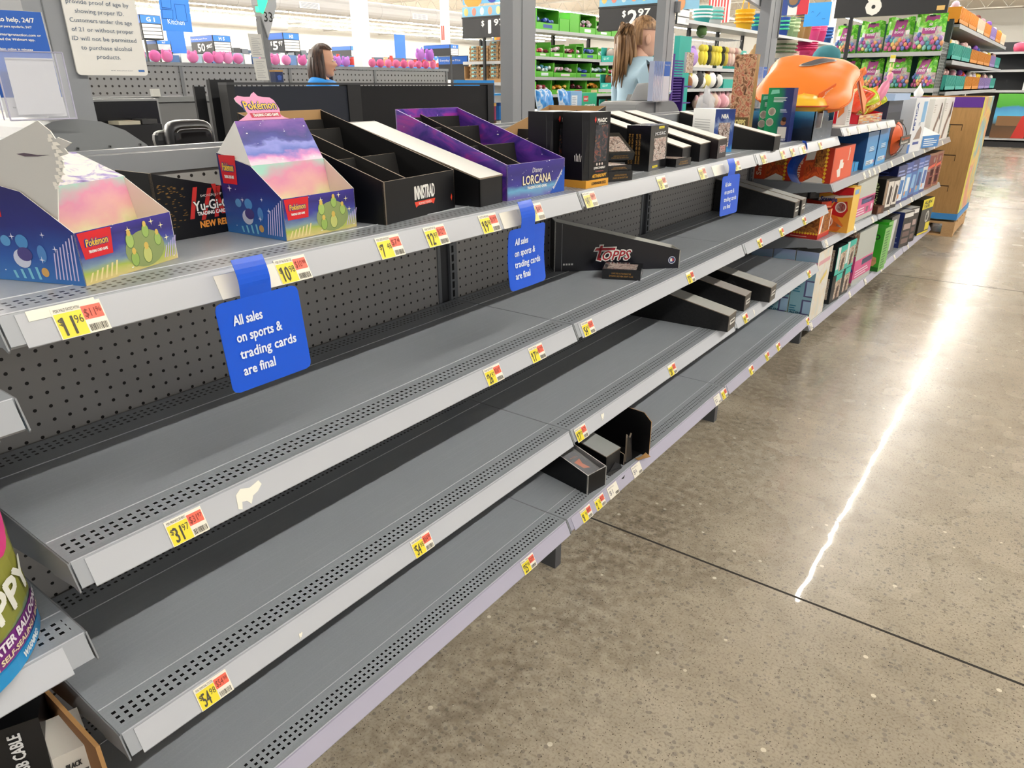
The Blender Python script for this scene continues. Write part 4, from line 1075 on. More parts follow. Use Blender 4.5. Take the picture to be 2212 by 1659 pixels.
b = MB(); b.slab([(0, -.10, .07), (.06, -.04, -.10), (.075, .06, -.03), (.02, .10, .06)], (-.006, .004, 0), ORB, M('#c4581c', .5), M('#8a4a34', .5))
b.build('loose_flap', loc=(-.02, 3.93, 1.275), rz=R(20), label='loose pointed orange flap drooping off the big blanket bag beside the snack tray', cat='bag flap')
def redend(t, hgt):
    b = MB()
    for k in range(10):
        y = -.14+k*.028; b.poly([(.035, y, hgt(.22, y/.2)+.005), (.035, y+.028, hgt(.22, (y+.028)/.2)+.005), (.06+.006*(k % 2), y+.02, hgt(.4, y/.2)+.005)], M('#f3c83a', .5))
    b.build('zigzag_print', t)
pillow('red and orange snack blanket bag squashed under the big puffy one', (-.17, 3.50, 1.225), (.145, .23, .055), art('bag_red_orange', [(0, '#f2c038'), (.3, '#e8b030'), (.36, '#cc2a1c'), (.6, '#d8341e'), (.68, '#e8752a'), (1, '#e8802f')], 'v', scale=4, dist=.12), M('#c4401c'), rz=R(8), parts=redend)
t = carton('hang_tag', 'orange hang card with a white oval, sticking out of the snowflake tray', 'card', (-.06, 3.41, 1.19), R(-8), (.004, .12, .10), '#e0662e', None, [('C', 'x', .34, .4, .032, '#f4efe6'), ('C', 'x', .34, .4, .012, '#b0682e'), ('L', 'x', .35, .75, .9, .92, 3, '#f6e6d8')]); t.rotation_euler = (R(22), R(18), R(-14))
# red snack tray and bags on the short top shelf
t = thing('snack_tray', 'low red tray stuffed with small bags on the short top shelf', 'display tray', (secx(4.2)-.035, 4.16, cz('T', 4.2)), -CYAW)
b = MB(); b.slab([(-.22, 0, 0), (0, 0, 0), (0, 0, .045), (-.22, 0, .085)], (0, .004, 0), M('#c8102a', .35), M('#a00c20'))
b.slab([(0, 0, 0), (0, .55, 0), (0, .55, .045), (0, 0, .045)], (-.004, 0, 0), art('tray_squares', [(.0, '#c8303a'), (.25, '#e0b050'), (.5, '#b8483a'), (.75, '#e8d0a0'), (1, '#9ab0c8')], 'cells', scale=7), M('#a00c20'))
b.slab([(0, .55, 0), (-.22, .55, 0), (-.22, .55, .085), (0, .55, .045)], (0, -.004, 0), M('#c8102a', .35)); b.slab([(-.22, .55, 0), (-.22, 0, 0), (-.22, 0, .085), (-.22, .55, .085)], (.004, 0, 0), M('#c8102a', .35))
b.box((-.216, .004, .001), (-.004, .546, .004), M('#a00c20')); b.build('carton', t)
SNC = ['#e0562e', '#e8a83a', '#c8d02e', '#d8402e', '#f0e0b0', '#b8d23a', '#e06a4a', '#e8e4dc']
for i in range(11):
    r0 = random.Random(i); c = SNC[i % 8]
    pillow('small snack bag, %s from the near end of the red tray, %s wrapper' % (ORD[i], ['orange', 'amber', 'lime', 'red', 'cream', 'green', 'coral', 'white'][i % 8]),
        (secx(4.2)-.10+r0.uniform(-.03, .05), 4.20+i*.044, cz('T', 4.2)+.085+r0.uniform(0, .045)), (.05, .075, .016),
        art('snack_wrap_%d' % (i % 8), [(.3, c), (.5, SNC[(i+3) % 8]), (.6, c), (.8, '#3a2a20')], scale=4, dist=1), M(c), 'snack_bag', rx=R(r0.uniform(25, 70)), rz=R(r0.uniform(-40, 40)), ry=R(r0.uniform(-30, 60)), wr=.006, group='snack bags in the red tray')
def carrot(label, loc, rx, ry, mt):
    t = thing('treat_pouch', label, 'treat', loc); t.rotation_euler = (rx, ry, 0)
    b = MB(); b.lathe([(.003, 0), (.018, .02), (.028, .07), (.024, .12), (.008, .15), (.02, .17), (.004, .2)], mt, seg=10); b.build('pouch', t, smooth=True); return t
carrot('tall orange pouch poking up from the far part of the red tray', (secx(4.2)-.11, 4.26, 1.22), R(-20), R(8), M('#e8763a', .4))
carrot('pink and purple cone pouch poking up highest from the red tray', (secx(4.2)-.05, 4.60, 1.21), R(-28), R(14), art('cone_wrap', [(.3, '#8a2a6a'), (.5, '#e06a9a'), (.7, '#f4c0d4')], scale=3))
carrot('second orange pouch, shorter, beside the pink cone in the red tray', (secx(4.2)-.12, 4.46, 1.205), R(-6), R(-4), M('#f0924a', .4))
carton('treat_carton', 'slim white carton with orange print standing before the red snack tray', 'carton', (secx(4.0)-.06, 4.0, cz('T', 4.0)), R(-12), (.05, .05, .16), '#ecebe6', None, [('P', 'y', [(.1, .2), (.7, .4), (.6, .8), (.2, .9)], '#e8823a'), ('L', 'x', .2, .1, .8, .5, 6, '#b9b6b0')])
b = MB(); b.slab([(0, 0, 0), (.07, .02, 0), (.08, .14, .002), (.02, .12, .001)], (0, 0, .0015), PAPER); b.build('paper_slip', loc=(secx(3.8)-.09, 3.76, cz('T', 3.8)+.0012), label='curled white paper slip on the short top shelf', cat='paper')
t = carton('storage_bin', 'dark navy bin with pale blue lid at the end of the short top shelf', 'bin', (secx(5.1)-.06, 4.95, cz('A', 5.2)+.215), -CYAW, (.28, .42, .14), '#1d2740', None, [('R', 'x', .04, .1, .96, .5, '#161d30')])
b = MB(); b.slab([(-.30, -.02, .142), (.03, -.02, .142), (.03, .45, .142), (-.30, .45, .142)], (0, 0, .04), M('#a9c4ea', .3)); b.build('lid', t)
carton('navy_case', 'dark navy case supporting the pale lidded bin, mostly hidden behind the ball pack', 'case', (secx(5.1)-.10, 4.98, cz('A', 5.2)), -CYAW, (.24, .36, .213), '#151c2c', None, ())

# ------------------------------------------------------------------ upper stocked shelf
def cpos(k, y, x=0): return (secx(y)+x, y, cz(k, y)+.0006)
def blanket_box(label, x, y, rz=0, dx=.195, dy=.40, dz=.172):
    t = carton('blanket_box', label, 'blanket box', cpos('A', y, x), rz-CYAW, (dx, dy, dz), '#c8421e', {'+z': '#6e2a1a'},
      [('R', 'x', .03, .03, .97, .97, '#e5552a'), ('P', 'x', [(.30, .12), (.42, .12), (.40, .36), (.52, .36), (.52, .52), (.46, .52), (.46, .62), (.32, .62), (.32, .38), (.22, .34)], '#f2ece4'), ('V', 'x', 'Snuggie', .74, .55, .06, '#f2d8c8', .38),
       ('R', 'y', .30, .0, .82, 1, ORFAB), ('P', 'y', [(.30, .62), (.52, .66), (.56, 1), (.34, 1)], '#e6e0d8'), ('R', 'y', .55, .45, .84, .99, SNACK, .0011), ('P', 'y', [(.3, 0), (.82, 0), (.8, .12), (.6, .2), (.42, .08)], '#ece6dc'),
       ('V', 'y', 'Snuggie', .20, .12, .13, '#e8c8b0', .8), ('R', 'y', .86, 0, 1, 1, '#b83018')])
    z = MB()
    for k in range(9): z.poly([(-dx*.17, -.0016, dz*k/9), (-dx*.12, -.0016, dz*(k+.5)/9), (-dx*.17, -.0016, dz*(k+1)/9), (-dx*.21, -.0016, dz*(k+.5)/9)], M('#f0c030', .5))
    z.build('zigzag_edge', t); return t
blanket_box('orange blanket box at the open near end of the upper stocked shelf', -.012, 3.705)
blanket_box('orange blanket box standing behind the first one, against the back panel', -.213, 3.705)
LB = art('aqua_box', [(0, '#2c9ade'), (.6, '#3a96d6'), (1, '#5a8cc8')], 'v', scale=2, dist=.1)
for lb, y in (('bright blue lunch box carton, nearer of two side by side', 4.40), ('bright blue lunch box carton, farther of two side by side', 4.69)):
    carton('lunch_carton', lb, 'carton', cpos('A', y, -.02), -CYAW, (.2, .26, .205), '#1f6aa8', {'+x': LB, '-y': '#174e86'},
      [('L', 'x', .3, .48, .78, .62, 3, '#e8eef4'), ('R', 'x', .26, .45, .8, .465, '#1c2c4a'), ('R', 'x', .18, .10, .84, .22, '#dce6ee'), ('L', 'x', .2, .115, .7, .205, 2, '#6a7a8a'), ('C', 'x', .88, .16, .008, '#d83a4a')])
carton('opened_carton', 'small flattened blue carton lying before the lunch boxes', 'carton', cpos('A', 4.27, -.05), R(-8), (.12, .09, .05), '#2f98d8', None, [('R', 'y', .2, .1, .4, .9, '#f0f4f6'), ('R', 'x', .3, .0, .4, 1, '#0f1c28')])
t = thing('ball_pack', 'black pack with a half orange basketball, beside the lunch boxes', 'ball pack', cpos('A', 5.02, -.02), -CYAW)
b = MB(); b.box((-.1, 0, 0), (-.012, .34, .235), M('#15181a', .35)); b.build('backing_card', t)
b = MB(); b.blob((-.03, .19, .12), (.06, .125, .112), M('#e2602c', .5), 24, 14); b.build('ball', t, smooth=True)
b = MB()
for k in (-.06, 0.0, .06): b.tube([(-.02+.071*math.cos(a)*math.sqrt(max(0, 1-(k/.125)**2)), .19+k*1.0, .12+.113*math.sin(a)*math.sqrt(max(0, 1-(k/.125)**2))) for a in [R(q) for q in range(-80, 81, 20)]], .0016, M('#1a1412'), 5)
b.build('ball_groove', t)
b = MB(); b.slab([(.053, .02, .09), (.053, .34, .09), (.053, .34, .145), (.053, .02, .145)], (-.004, 0, 0), M('#15181a', .35)); b.text('Play Indoors', (.0535, .05, .121), Y, Z, .015, M('#e8703a'), wid=.24, bold=.05); b.text('Basketball', (.0535, .05, .098), Y, Z, .014, WHITE, wid=.21, bold=.05); b.build('band', t)
carton('tumbler_box', 'tall white and blue box with a pet picture, leaning on the ball pack', 'box', cpos('A', 5.55, -.01), R(-6), (.12, .33, .36), '#e8eaee', {'-y': '#dfe3ea'},
  [('R', 'x', .62, .55, .9, .93, '#7fb4e0'), ('R', 'x', .0, .0, .16, .16, '#3a78c8'), ('V', 'x', 'PETICA', .25, .42, .12, '#2c4a9a', .5), ('R', 'x', .34, .14, .78, .19, '#30489a'), ('P', 'x', [(.3, .24), (.8, .24), (.82, .42), (.7, .48), (.5, .38), (.4, .28)], '#9a8478'), ('L', 'x', .5, .5, .66, .56, 3, '#7a86a8')])
b = MB(); b.lathe([(.02, 0), (.045, .01), (.055, .05), (.02, .10), (.004, .15)], M('#f4f4f2', .5), seg=10); b.build('tissue_scrunch', loc=(secx(5.8)-.05, 5.80, cz('A', 5.8)+.361), label='white scrunched paper poking from the tall white and blue box', cat='paper', smooth=True).scale = (.6, .6, .6)
t = carton('gable_carton', 'low white carton with blue end panel and sloped top, on the stocked shelf', 'carton', cpos('A', 6.02, .0), R(-14), (.17, .30, .085), '#e6e8ea', {'+x': '#3f86cc'}, [('L', 'x', .1, .15, .9, .85, 4, '#e8f0f8')])
b = MB(); b.slab([(-.17, 0, .155), (-.17, 0, .0855), (0, 0, .0855)], (0, .30, 0), M('#eceef0', .4)); b.build('sloped_top', t)
for lb, y, x in (('tall white leg brace box, nearer of two', 6.42, -.03), ('tall white leg brace box, farther of two', 6.80, -.01)):
    carton('brace_box', lb, 'box', cpos('A', y, x), R(-3), (.17, .36, .33), '#eceae6', {'-y': '#e4e3de'}, [('P', 'x', [(.25, .04), (.45, .04), (.60, .35), (.82, .62), (.86, .88), (.76, .92), (.66, .66), (.42, .38)], '#8a7268'), ('P', 'x', [(.72, .6), (.86, .5), (.9, .85), (.84, .92)], '#4a4040'), ('R', 'x', .0, .03, .22, .12, '#e0a048'), ('L', 'y', .15, .3, .8, .85, 9, '#cfcdc8'), ('R', 'y', .1, .72, .5, .92, '#b4d09a'), ('L', 'x', .05, .7, .3, .9, 4, '#c8c2bc')], group=None)
carton('seed_box', 'small dark green box at the far end of the upper stocked shelf', 'box', cpos('A', 7.2, -.01), -CYAW, (.05, .13, .10), '#2c4634', None, [('L', 'x', .15, .55, .85, .85, 3, '#a8b8a0'), ('C', 'x', .2, .3, .008, '#e0e0d0'), ('C', 'x', .4, .3, .008, '#e0e0d0'), ('C', 'x', .6, .3, .008, '#e0e0d0'), ('C', 'x', .8, .3, .008, '#e0e0d0')])

# ------------------------------------------------------------------ middle stocked shelf
t = carton('blanket_box', 'large yellow and red blanket box turned askew on the middle stocked shelf', 'blanket box', (-.128, 4.02, cz('B', 4.02)), R(-93), (.13, .178, .245), '#eeb63a', {'+x': '#e8a63c', '+y': '#f2c64a'},
  [('P', 'x', [(0, .82), (.3, .86), (.6, .80), (1, .84), (1, 1), (0, 1)], '#c81c22'), ('P', 'x', [(0, .66), (.4, .74), (1, .80), (1, .84), (.5, .82), (0, .74)], '#f4ecdc'), ('T', 'x', 'Snuggie', .06, .67, .10, '#2c3c8a', .5), ('P', 'x', [(.34, .42), (.5, .66), (.86, .70), (.92, .5), (.8, .34), (.56, .36)], '#cc2224'),
   ('C', 'x', .7, .56, .03, '#f2e8dc'), ('C', 'x', .7, .56, .024, '#b81e22'), ('P', 'x', [(.2, .04), (.0, .28), (.2, .44), (.62, .36), (.86, .16), (.7, .02)], '#e2772e'), ('C', 'x', .34, .22, .034, '#f4e8d8'), ('C', 'x', .34, .22, .028, '#e2772e'), ('T', 'x', 'S', .34, .15, .15, '#f4e8d8', .16, 'C'), ('P', 'x', [(.48, .14), (.84, .12), (.5, .28)], '#f4e8d8'), ('R', 'Y', .2, .84, .8, .94, '#7aa8d8')])
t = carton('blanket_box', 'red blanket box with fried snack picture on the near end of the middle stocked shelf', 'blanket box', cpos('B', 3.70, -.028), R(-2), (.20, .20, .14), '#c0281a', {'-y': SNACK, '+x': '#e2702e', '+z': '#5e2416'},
  [('R', 'y', 0, 0, 1, .22, '#b3201c'), ('L', 'y', .3, .06, .75, .12, 1, '#e8b0a0'), ('R', 'x', 0, 0, 1, .16, '#cc2a20'), ('R', 'x', .3, .2, .92, .95, SNACK), ('P', 'x', [(.06, .2), (.2, .2), (.34, .98), (.22, .98)], '#f0e8dc'), ('P', 'x', [(.9, .2), (.97, .2), (.97, .98), (.92, .98)], '#f0e8dc')])
z = MB()
for k in range(14): z.poly([(-.2+k*.0143, -.0014, .028), (-.2+(k+.5)*.0143, -.0014, .036), (-.2+(k+1)*.0143, -.0014, .028), (-.2+(k+.5)*.0143, -.0014, .021)], M('#f0c030', .5))
z.build('zigzag_edge', t)
carton('blanket_box', 'open red blanket box lying behind the snack picture one', 'blanket box', cpos('B', 3.96, -.10), R(-35), (.12, .22, .165), '#d2462a', {'+z': '#4e2014'}, [('L', 'x', .1, .7, .9, .9, 2, '#e8a080')])
carton('blanket_box', 'dark red blanket box at the back of the middle stocked shelf', 'blanket box', cpos('B', 3.72, -.245), R(0), (.14, .30, .185), '#7e2a1c', {'-y': '#8a2c1e'}, [('T', 'y', 'S', .5, .55, .3, '#d8b0a0', .2, 'C')])
def travel_pack(label, k, y, h, name='storage_bag'):
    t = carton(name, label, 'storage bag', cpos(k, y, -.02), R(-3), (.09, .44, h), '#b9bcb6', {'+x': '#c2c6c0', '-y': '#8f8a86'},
      [('R', 'x', 0, .1, 1, .50, '#d8568e'), ('R', 'x', .34, .34, .98, .47, '#7cb4dc'), ('L', 'x', .4, .36, .9, .44, 2, '#4a78b0'), ('L', 'x', .05, .13, .6, .3, 3, '#f4e4ec'), ('C', 'x', .9, .22, .02, '#f0dce6'), ('R', 'x', .62, .14, .74, .26, '#f4f0f2'), ('R', 'y', 0, .08, 1, .42, '#c83a7a')])
    return t
travel_pack('grey storage bag with a pink label on the middle stocked shelf', 'B', 4.36, .275)
for i, (lb, y) in enumerate((('black boxed leg brace beside the pink labelled storage bag', 4.98), ('second black boxed leg brace, next along the shelf', 5.16))):
    carton('brace_carton', lb, 'box', cpos('B', y, .01), R(-10), (.10, .15, .21-.01*i), '#2a2420', {'-y': '#15130f'}, [('R', 'x', .35, .12, .95, .9, '#e8e2da'), ('P', 'x', [(.5, .2), (.8, .2), (.85, .7), (.6, .8)], '#3a2c26'), ('V', 'y', 'BEACTIVE+', .62, .08, .3, '#b8c88a', .8), ('R', 'x', .05, .05, .3, .95, '#a08870')])
carton('brace_carton', 'small fallen brown boxed brace at the shelf joint', 'box', cpos('B', 4.86, .012), R(-14), (.06, .09, .05), '#5a3424', None, [('R', 'x', .1, .2, .6, .8, '#8a5a3a')])
for i, (y, h, c) in enumerate(((5.36, .265, '#24306e'), (5.58, .27, '#2a4aa0'), (5.80, .275, '#20307a'), (6.02, .278, '#2c5ab0'), (6.24, .28, '#26408a'))):
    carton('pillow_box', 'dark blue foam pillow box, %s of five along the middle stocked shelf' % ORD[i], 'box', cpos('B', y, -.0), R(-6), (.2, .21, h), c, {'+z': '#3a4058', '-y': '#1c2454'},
      [('R', 'x', .3, .08, .95, .7, ['#dfe8f2', '#6aa4dc', '#3a6ab8', '#5a9ad0', '#d0dcea'][i]), ('P', 'x', [(.4, .25), (.8, .25), (.85, .6), (.5, .62)], ['#3a7ac0', '#e8eef4', '#8ab8e0', '#2c4a90', '#4a6ab0'][i]), ('L', 'x', .1, .74, .9, .92, 2, '#9aa8dc'), ('C', 'x', .5, .2, .018, '#e0a070'), ('L', 'y', .1, .72, .9, .9, 2, '#4a58a8')], group='dark blue foam pillow boxes')
for i, y in enumerate((6.52, 6.80)):
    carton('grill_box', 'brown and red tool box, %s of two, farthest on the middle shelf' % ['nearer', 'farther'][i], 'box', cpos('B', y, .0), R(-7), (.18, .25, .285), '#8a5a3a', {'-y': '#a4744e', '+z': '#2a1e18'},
      [('R', 'x', .05, .05, .85, .93, '#7a2420'), ('R', 'x', .15, .5, .4, .62, '#e0d8d0'), ('P', 'x', [(.05, .55), (.85, .62), (.85, .7), (.05, .62)], '#e0583a'), ('R', 'x', .45, .12, .78, .32, '#2a1c18'), ('R', 'x', .45, .36, .78, .54, '#3a2620'), ('C', 'x', .65, .8, .022, '#9a8a80'), ('L', 'x', .88, .05, .97, .9, 8, '#c08a58')])
# ------------------------------------------------------------------ bottom stocked shelf
PB = art('pale_blue_pack', [(0, '#9ac4d0'), (.5, '#86b4c4'), (.85, '#8fb0c8'), (1, '#a8b4d8')], 'v', scale=2, dist=.15)
PF = art('pastel_pack', [(.25, '#d8dcd4'), (.45, '#e8dcc8'), (.6, '#e4e6e0'), (.75, '#e2b8b4')], scale=3, dist=1)
for i, x in enumerate((-.005, -.127, -.249)):
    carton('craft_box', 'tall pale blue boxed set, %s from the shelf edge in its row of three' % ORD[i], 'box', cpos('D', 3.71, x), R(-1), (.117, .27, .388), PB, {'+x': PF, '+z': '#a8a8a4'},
      [('R', 'y', .60, .36, 1.0, .60, '#5c5a86'), ('R', 'y', .68, .38, 1.0, .58, '#a4c4e0', .0011), ('R', 'y', .56, .10, .98, .32, '#5c5a86'), ('R', 'y', .64, .12, .98, .30, '#a4c4e0', .0011), ('R', 'y', .6, .74, 1, .86, '#e088a8'), ('L', 'y', .1, .42, .42, .56, 4, '#2a7a98'), ('L', 'y', .04, .14, .36, .24, 3, '#2a7a98'),
       ('T', 'y', 'ALLEN', .06, .105, .03, '#20506a', .5), ('L', 'y', .05, .02, .55, .10, 4, '#4a8aa0'), ('P', 'y', [(.8, 0), (.96, 0), (1, .06), (.96, .12), (.88, .1), (.78, .05)], '#4a8a3a'), ('P', 'x', [(.4, .5), (.8, .6), (.8, .68), (.4, .56)], '#e8d070'), ('R', 'x', .1, .8, .9, .86, '#e0a8b0')], group='pale blue boxed craft sets')
for i, (y, zz, lb) in enumerate(((4.14, 0, 'lower black and teal horse box, nearer stack'), (4.34, 0, 'lower black and teal horse box, farther stack'), (4.15, .17, 'upper black and teal horse box with white card, nearer stack'), (4.35, .17, 'upper black and teal horse box with white card, farther stack'))):
    p_ = cpos('D', y, -.015)
    carton('horse_box', lb+', bottom shelf', 'toy box', (p_[0], p_[1], p_[2]+zz), R(-5), (.16, .17, .168), '#101214', {'+x': '#3ab8a8' if i > 1 else '#101214'},
      [('R', 'x', .35, .1, .95, .8, PHOTO), ('R', 'x', .05, .2, .3, .98, '#e6e8e8' if i > 1 else '#101214'), ('P', 'x', [(.5, .1), (.7, .1), (.8, .6), (.55, .5)], '#4a3026'), ('R', 'y', .6, .15, .9, .9, PHOTO), ('P', 'x', [(.35, .75), (.95, .8), (.95, 1), (.35, 1)], '#35c0ae')])
t = carton('storage_bag', 'see-through storage bag with pink label on the bottom stocked shelf', 'storage bag', cpos('D', 4.66, -.02), R(-4), (.10, .40, .345), '#b4bab4', {'+x': '#bcc2bc', '-y': PHOTO},
  [('R', 'x', 0, .1, 1, .46, '#d8568e'), ('R', 'x', .4, .32, .98, .43, '#86bcd8'), ('L', 'x', .1, .13, .9, .28, 3, '#f2e2ea'), ('R', 'y', .62, .05, 1, .55, '#d04888'), ('C', 'y', .8, .28, .014, '#3a58b0')])
b = MB(); b.tube([(-.03, .05, .345), (-.03, .06, .362), (-.03, .18, .362), (-.03, .19, .345)], .010, M('#2a2a2e', .4), 8); b.build('carry_handle', t)
t = carton('burrito_box', 'green boxed novelty blanket with a flatbread picture, bottom shelf', 'blanket box', cpos('D', 5.16, .03), R(-4), (.24, .16, .30), '#3aa428', {'-y': '#38a826', '+x': '#7cc060', '+z': '#2f8a22'},
  [('R', 'y', 0, 0, 1, .10, '#1c6a1a'), ('T', 'y', 'BURRITO', .1, .74, .11, '#123a12', .8), ('T', 'y', 'BLANKET', .3, .66, .05, '#e8f4e0', .5), ('P', 'y', [(.1, .12), (.85, .12), (.92, .2), (.9, .32), (.6, .38), (.2, .36), (.05, .25)], '#e0a878'), ('P', 'y', [(.05, .22), (.92, .24), (.92, .26), (.05, .25)], '#a8704a'), ('R', 'y', .4, .03, .6, .08, '#e0ecd8'), ('L', 'x', .2, .05, .8, .95, 14, '#3a7a34')])
carton('burrito_box', 'second green boxed blanket, tucked behind the flatbread one', 'blanket box', cpos('D', 5.36, .01), R(-4), (.22, .12, .31), '#3aa428', {'+x': '#7cc060', '+z': '#2f8a22'}, [('L', 'x', .2, .05, .8, .95, 14, '#3a7a34')])
carton('gadget_box', 'dark grey boxed gadget leaning between green and black boxes, bottom shelf', 'box', cpos('D', 5.72, -.04), R(-4), (.16, .22, .29), '#3c3c40', {'+x': '#5a5a60'}, [('P', 'x', [(.1, .1), (.5, .1), (.7, .9), (.3, .9)], '#d8d8da')])
for i, y in enumerate((6.08, 6.30)):
    carton('light_box', 'black and white boxed lamp set, %s of two on the bottom stocked shelf' % ['nearer', 'farther'][i], 'box', cpos('D', y, -.02), R(-12), (.15, .19, .28), '#201a1a', {'+z': '#c8c8c6', '-y': '#2c3a7a'},
      [('R', 'x', .05, .84, .95, .96, '#e4e2de'), ('R', 'x', .15, .5, .85, .66, '#b09a94'), ('R', 'x', .15, .3, .85, .44, '#6a5450'), ('R', 'x', .15, .1, .85, .24, '#7a6460'), ('C', 'x', .5, .76, .012, '#0c0c0c'), ('L', 'y', .1, .05, .9, .35, 4, '#8a9ac8')])
carton('tape_box', 'black and yellow boxed roll of tape at the end of the bottom shelf', 'box', cpos('D', 6.72, .0), R(-8), (.10, .30, .30), '#16150f', {'-y': '#24221a'},
  [('R', 'x', 0, .72, 1, 1, '#ecdc28'), ('T', 'x', 'ALIEN', .12, .86, .09, '#141410', .66), ('T', 'x', 'TAPE', .12, .75, .08, '#141410', .5), ('C', 'x', .6, .48, .05, '#d4d2cc'), ('C', 'x', .6, .48, .036, '#6a6864'), ('C', 'x', .6, .48, .024, '#d4d2cc'), ('R', 'x', .6, .08, .98, .3, '#e6d428'), ('R', 'x', 0, 0, 1, .05, '#e6d428')])

# ------------------------------------------------------------------ cardboard pallet display at the end of the run
t = thing('pallet_display', 'brown cardboard display unit with purple top band on a wooden pallet', 'display unit', (.265, 7.52, .0), R(0))
CB = art('corrugated', [(.3, '#a9824f'), (.6, '#b98f5a'), (.8, '#a37b49')], scale=6, sc=(6, 1), dist=.3, rough=.8)
b = MB(); W_, D_, H_ = .62, .92, 1.06; z0 = .155
b.slab([(-W_, 0, z0), (0, 0, z0), (0, 0, z0+H_), (-W_, 0, z0+H_)], (0, .008, 0), CB)
b.slab([(-W_, D_, z0), (-W_, 0, z0), (-W_, 0, z0+H_), (-W_, D_, z0+H_)], (.008, 0, 0), CB)
b.slab([(0, D_, z0), (-W_, D_, z0), (-W_, D_, z0+H_), (0, D_, z0+H_)], (0, -.008, 0), CB)
for zz in (z0+.01, z0+.35, z0+.7): b.box((-W_+.01, .01, zz), (-.03, D_-.01, zz+.015), M('#9a7446', .8))
b.build('shell', t)
b = MB(); b.box((-W_-.002, -.003, z0+H_-.085), (.0, .0, z0+H_), M('#5a2a92', .5)); b.build('purple_band', t)
b = MB()
for zz in (z0+.78, z0+.52, z0+.25): b.box((-.26, -.0012, zz), (-.12, 0, zz+.055), M('#4a3420', .9)); b.box((-.255, -.0022, zz), (-.125, -.001, zz+.045), CB)
b.build('hand_slot', t)
b = MB(); b.slab([(.0, .01, z0+.06), (.0, D_*.14, z0+.06), (.0, D_*.14, z0+H_), (.0, .01, z0+H_)], (-.02, 0, 0), M('#d8d23a', .5))
b.slab([(.0, D_*.14, z0+.06), (.0, D_, z0+.06), (.0, D_, z0+H_), (.0, D_*.14, z0+H_)], (-.02, 0, 0), art('display_side', [(.2, '#c8d8d2'), (.4, '#6aa8bc'), (.5, '#e4c23a'), (.6, '#d87a6a'), (.75, '#e8e2d0'), (.9, '#4a78b8')], scale=1.6, dist=1.2)); b.build('printed_side', t)
b = MB(); b.box((-W_-.004, -.006, z0), (.004, D_+.004, z0+.055), M('#3f8fd4', .5)); b.build('blue_skirt', t)
WOOD = art('pallet_wood', [(.3, '#b98f62'), (.6, '#cda878'), (.8, '#a67f54')], scale=4, sc=(1, 6), rough=.8)
b = MB()
for xx in (-W_, -W_*.58, -.10): b.box((xx, 0, .018), (xx+.10, D_, .115), WOOD)
for q in range(5): b.box((-W_, 0+q*.205, .115), (0, .1+q*.205, .135), WOOD)
b.box((-W_, 0, 0), (0, .1, .018), WOOD); b.box((-W_, .82, 0), (0, .92, .018), WOOD); b.box((-W_, 0.1, .135), (0, .8, .154), WOOD)
b.build('pallet', t)

# ================================================================== near end: balloon bag, cable boxes
t = thing('balloon_bag', 'green and blue pouch of water balloons standing at the near end', 'pouch', (-.098, -.026, .644), R(41))
b = MB(); W_, H_ = .22, .36; n, m_ = 10, 12
BAGM = art('balloon_print', [(0, '#2f9ad8'), (.10, '#3aa0dc'), (.16, '#8a8f3c'), (.45, '#a09c48'), (.6, '#74703a'), (.68, '#6d6548'), (.74, '#5ab0e0'), (1, '#62b8ea')], 'v', scale=3, dist=.12, rough=.25)
def bagp(u, v):   # u 0..1 across (1 = right edge), v up
    e = math.sin(PI*u)**.6
    return Vector((.042*e*(1-v)**.8+.004*e*math.sin(v*9), -W_*(1-u), H_*v-.010*e*(1-v)**3+.010*(1-v)**3))
g_ = [[bagp(i/n, j/m_) for i in range(n+1)] for j in range(m_+1)]
for j in range(m_):
    for i in range(n):
        b.poly([g_[j][i], g_[j][i+1], g_[j+1][i+1], g_[j+1][i]], BAGM, ((i/n, j/m_), ((i+1)/n, j/m_), ((i+1)/n, (j+1)/m_), (i/n, (j+1)/m_)))
        k = lambda q: Vector((-q.x*.8-.0015, q.y, q.z))
        b.poly([k(g_[j+1][i]), k(g_[j+1][i+1]), k(g_[j][i+1]), k(g_[j][i])], M('#c8ccd0', .3))
b.build('pouch', t, smooth=True)
q = MB()
def onbag(mb, i0):
    for k in range(i0, len(mb.v)):
        p_ = mb.v[k]; u = 1+p_.y/W_; mb.v[k] = bagp(u, p_.z/H_)+Vector((.0012+p_.x, 0, 0))
for u0, u1, v0, v1, mt in ((.0, .985, .0, .055, M('#1f96d8', .3)), (.0, .985, .062, .15, M('#7a2a86', .3))):
    for k in range(12):
        a, c = u0+(u1-u0)*k/12, u0+(u1-u0)*(k+1)/12; i0 = len(q.v)
        q.quad((0, -W_*(1-a), H_*v0), (0, -W_*(1-c), H_*v0), (0, -W_*(1-c), H_*v1), (0, -W_*(1-a), H_*v1), mt); onbag(q, i0)
for tx, u, v, h, c, wd_ in (('PPY', .48, .20, .034, '#f4f4e8', .095), ('WATER BALLOONS', .28, .113, .011, '#f6f0f8', .145), ('60 | SELF-SEALING | EASY', .28, .076, .007, '#f0e0b8', .14), ('WARNING:', .55, .02, .009, '#f2f8fc', .045)):
    i0 = len(q.v); q.text(tx, (.0008, -W_*(1-u), H_*v), Y, Z, h, M(c, .4), wid=wd_, bold=.06); onbag(q, i0)
for k in range(20):
    a0, a1 = k/20*2*PI, (k+1)/20*2*PI; i0 = len(q.v); c = Vector((.0006, -W_*.24, H_*.50))
    q.poly([c, c+Y*.04*math.cos(a0)+Z*.05*math.sin(a0), c+Y*.04*math.cos(a1)+Z*.05*math.sin(a1)], M('#e83a8a', .3)); onbag(q, i0)
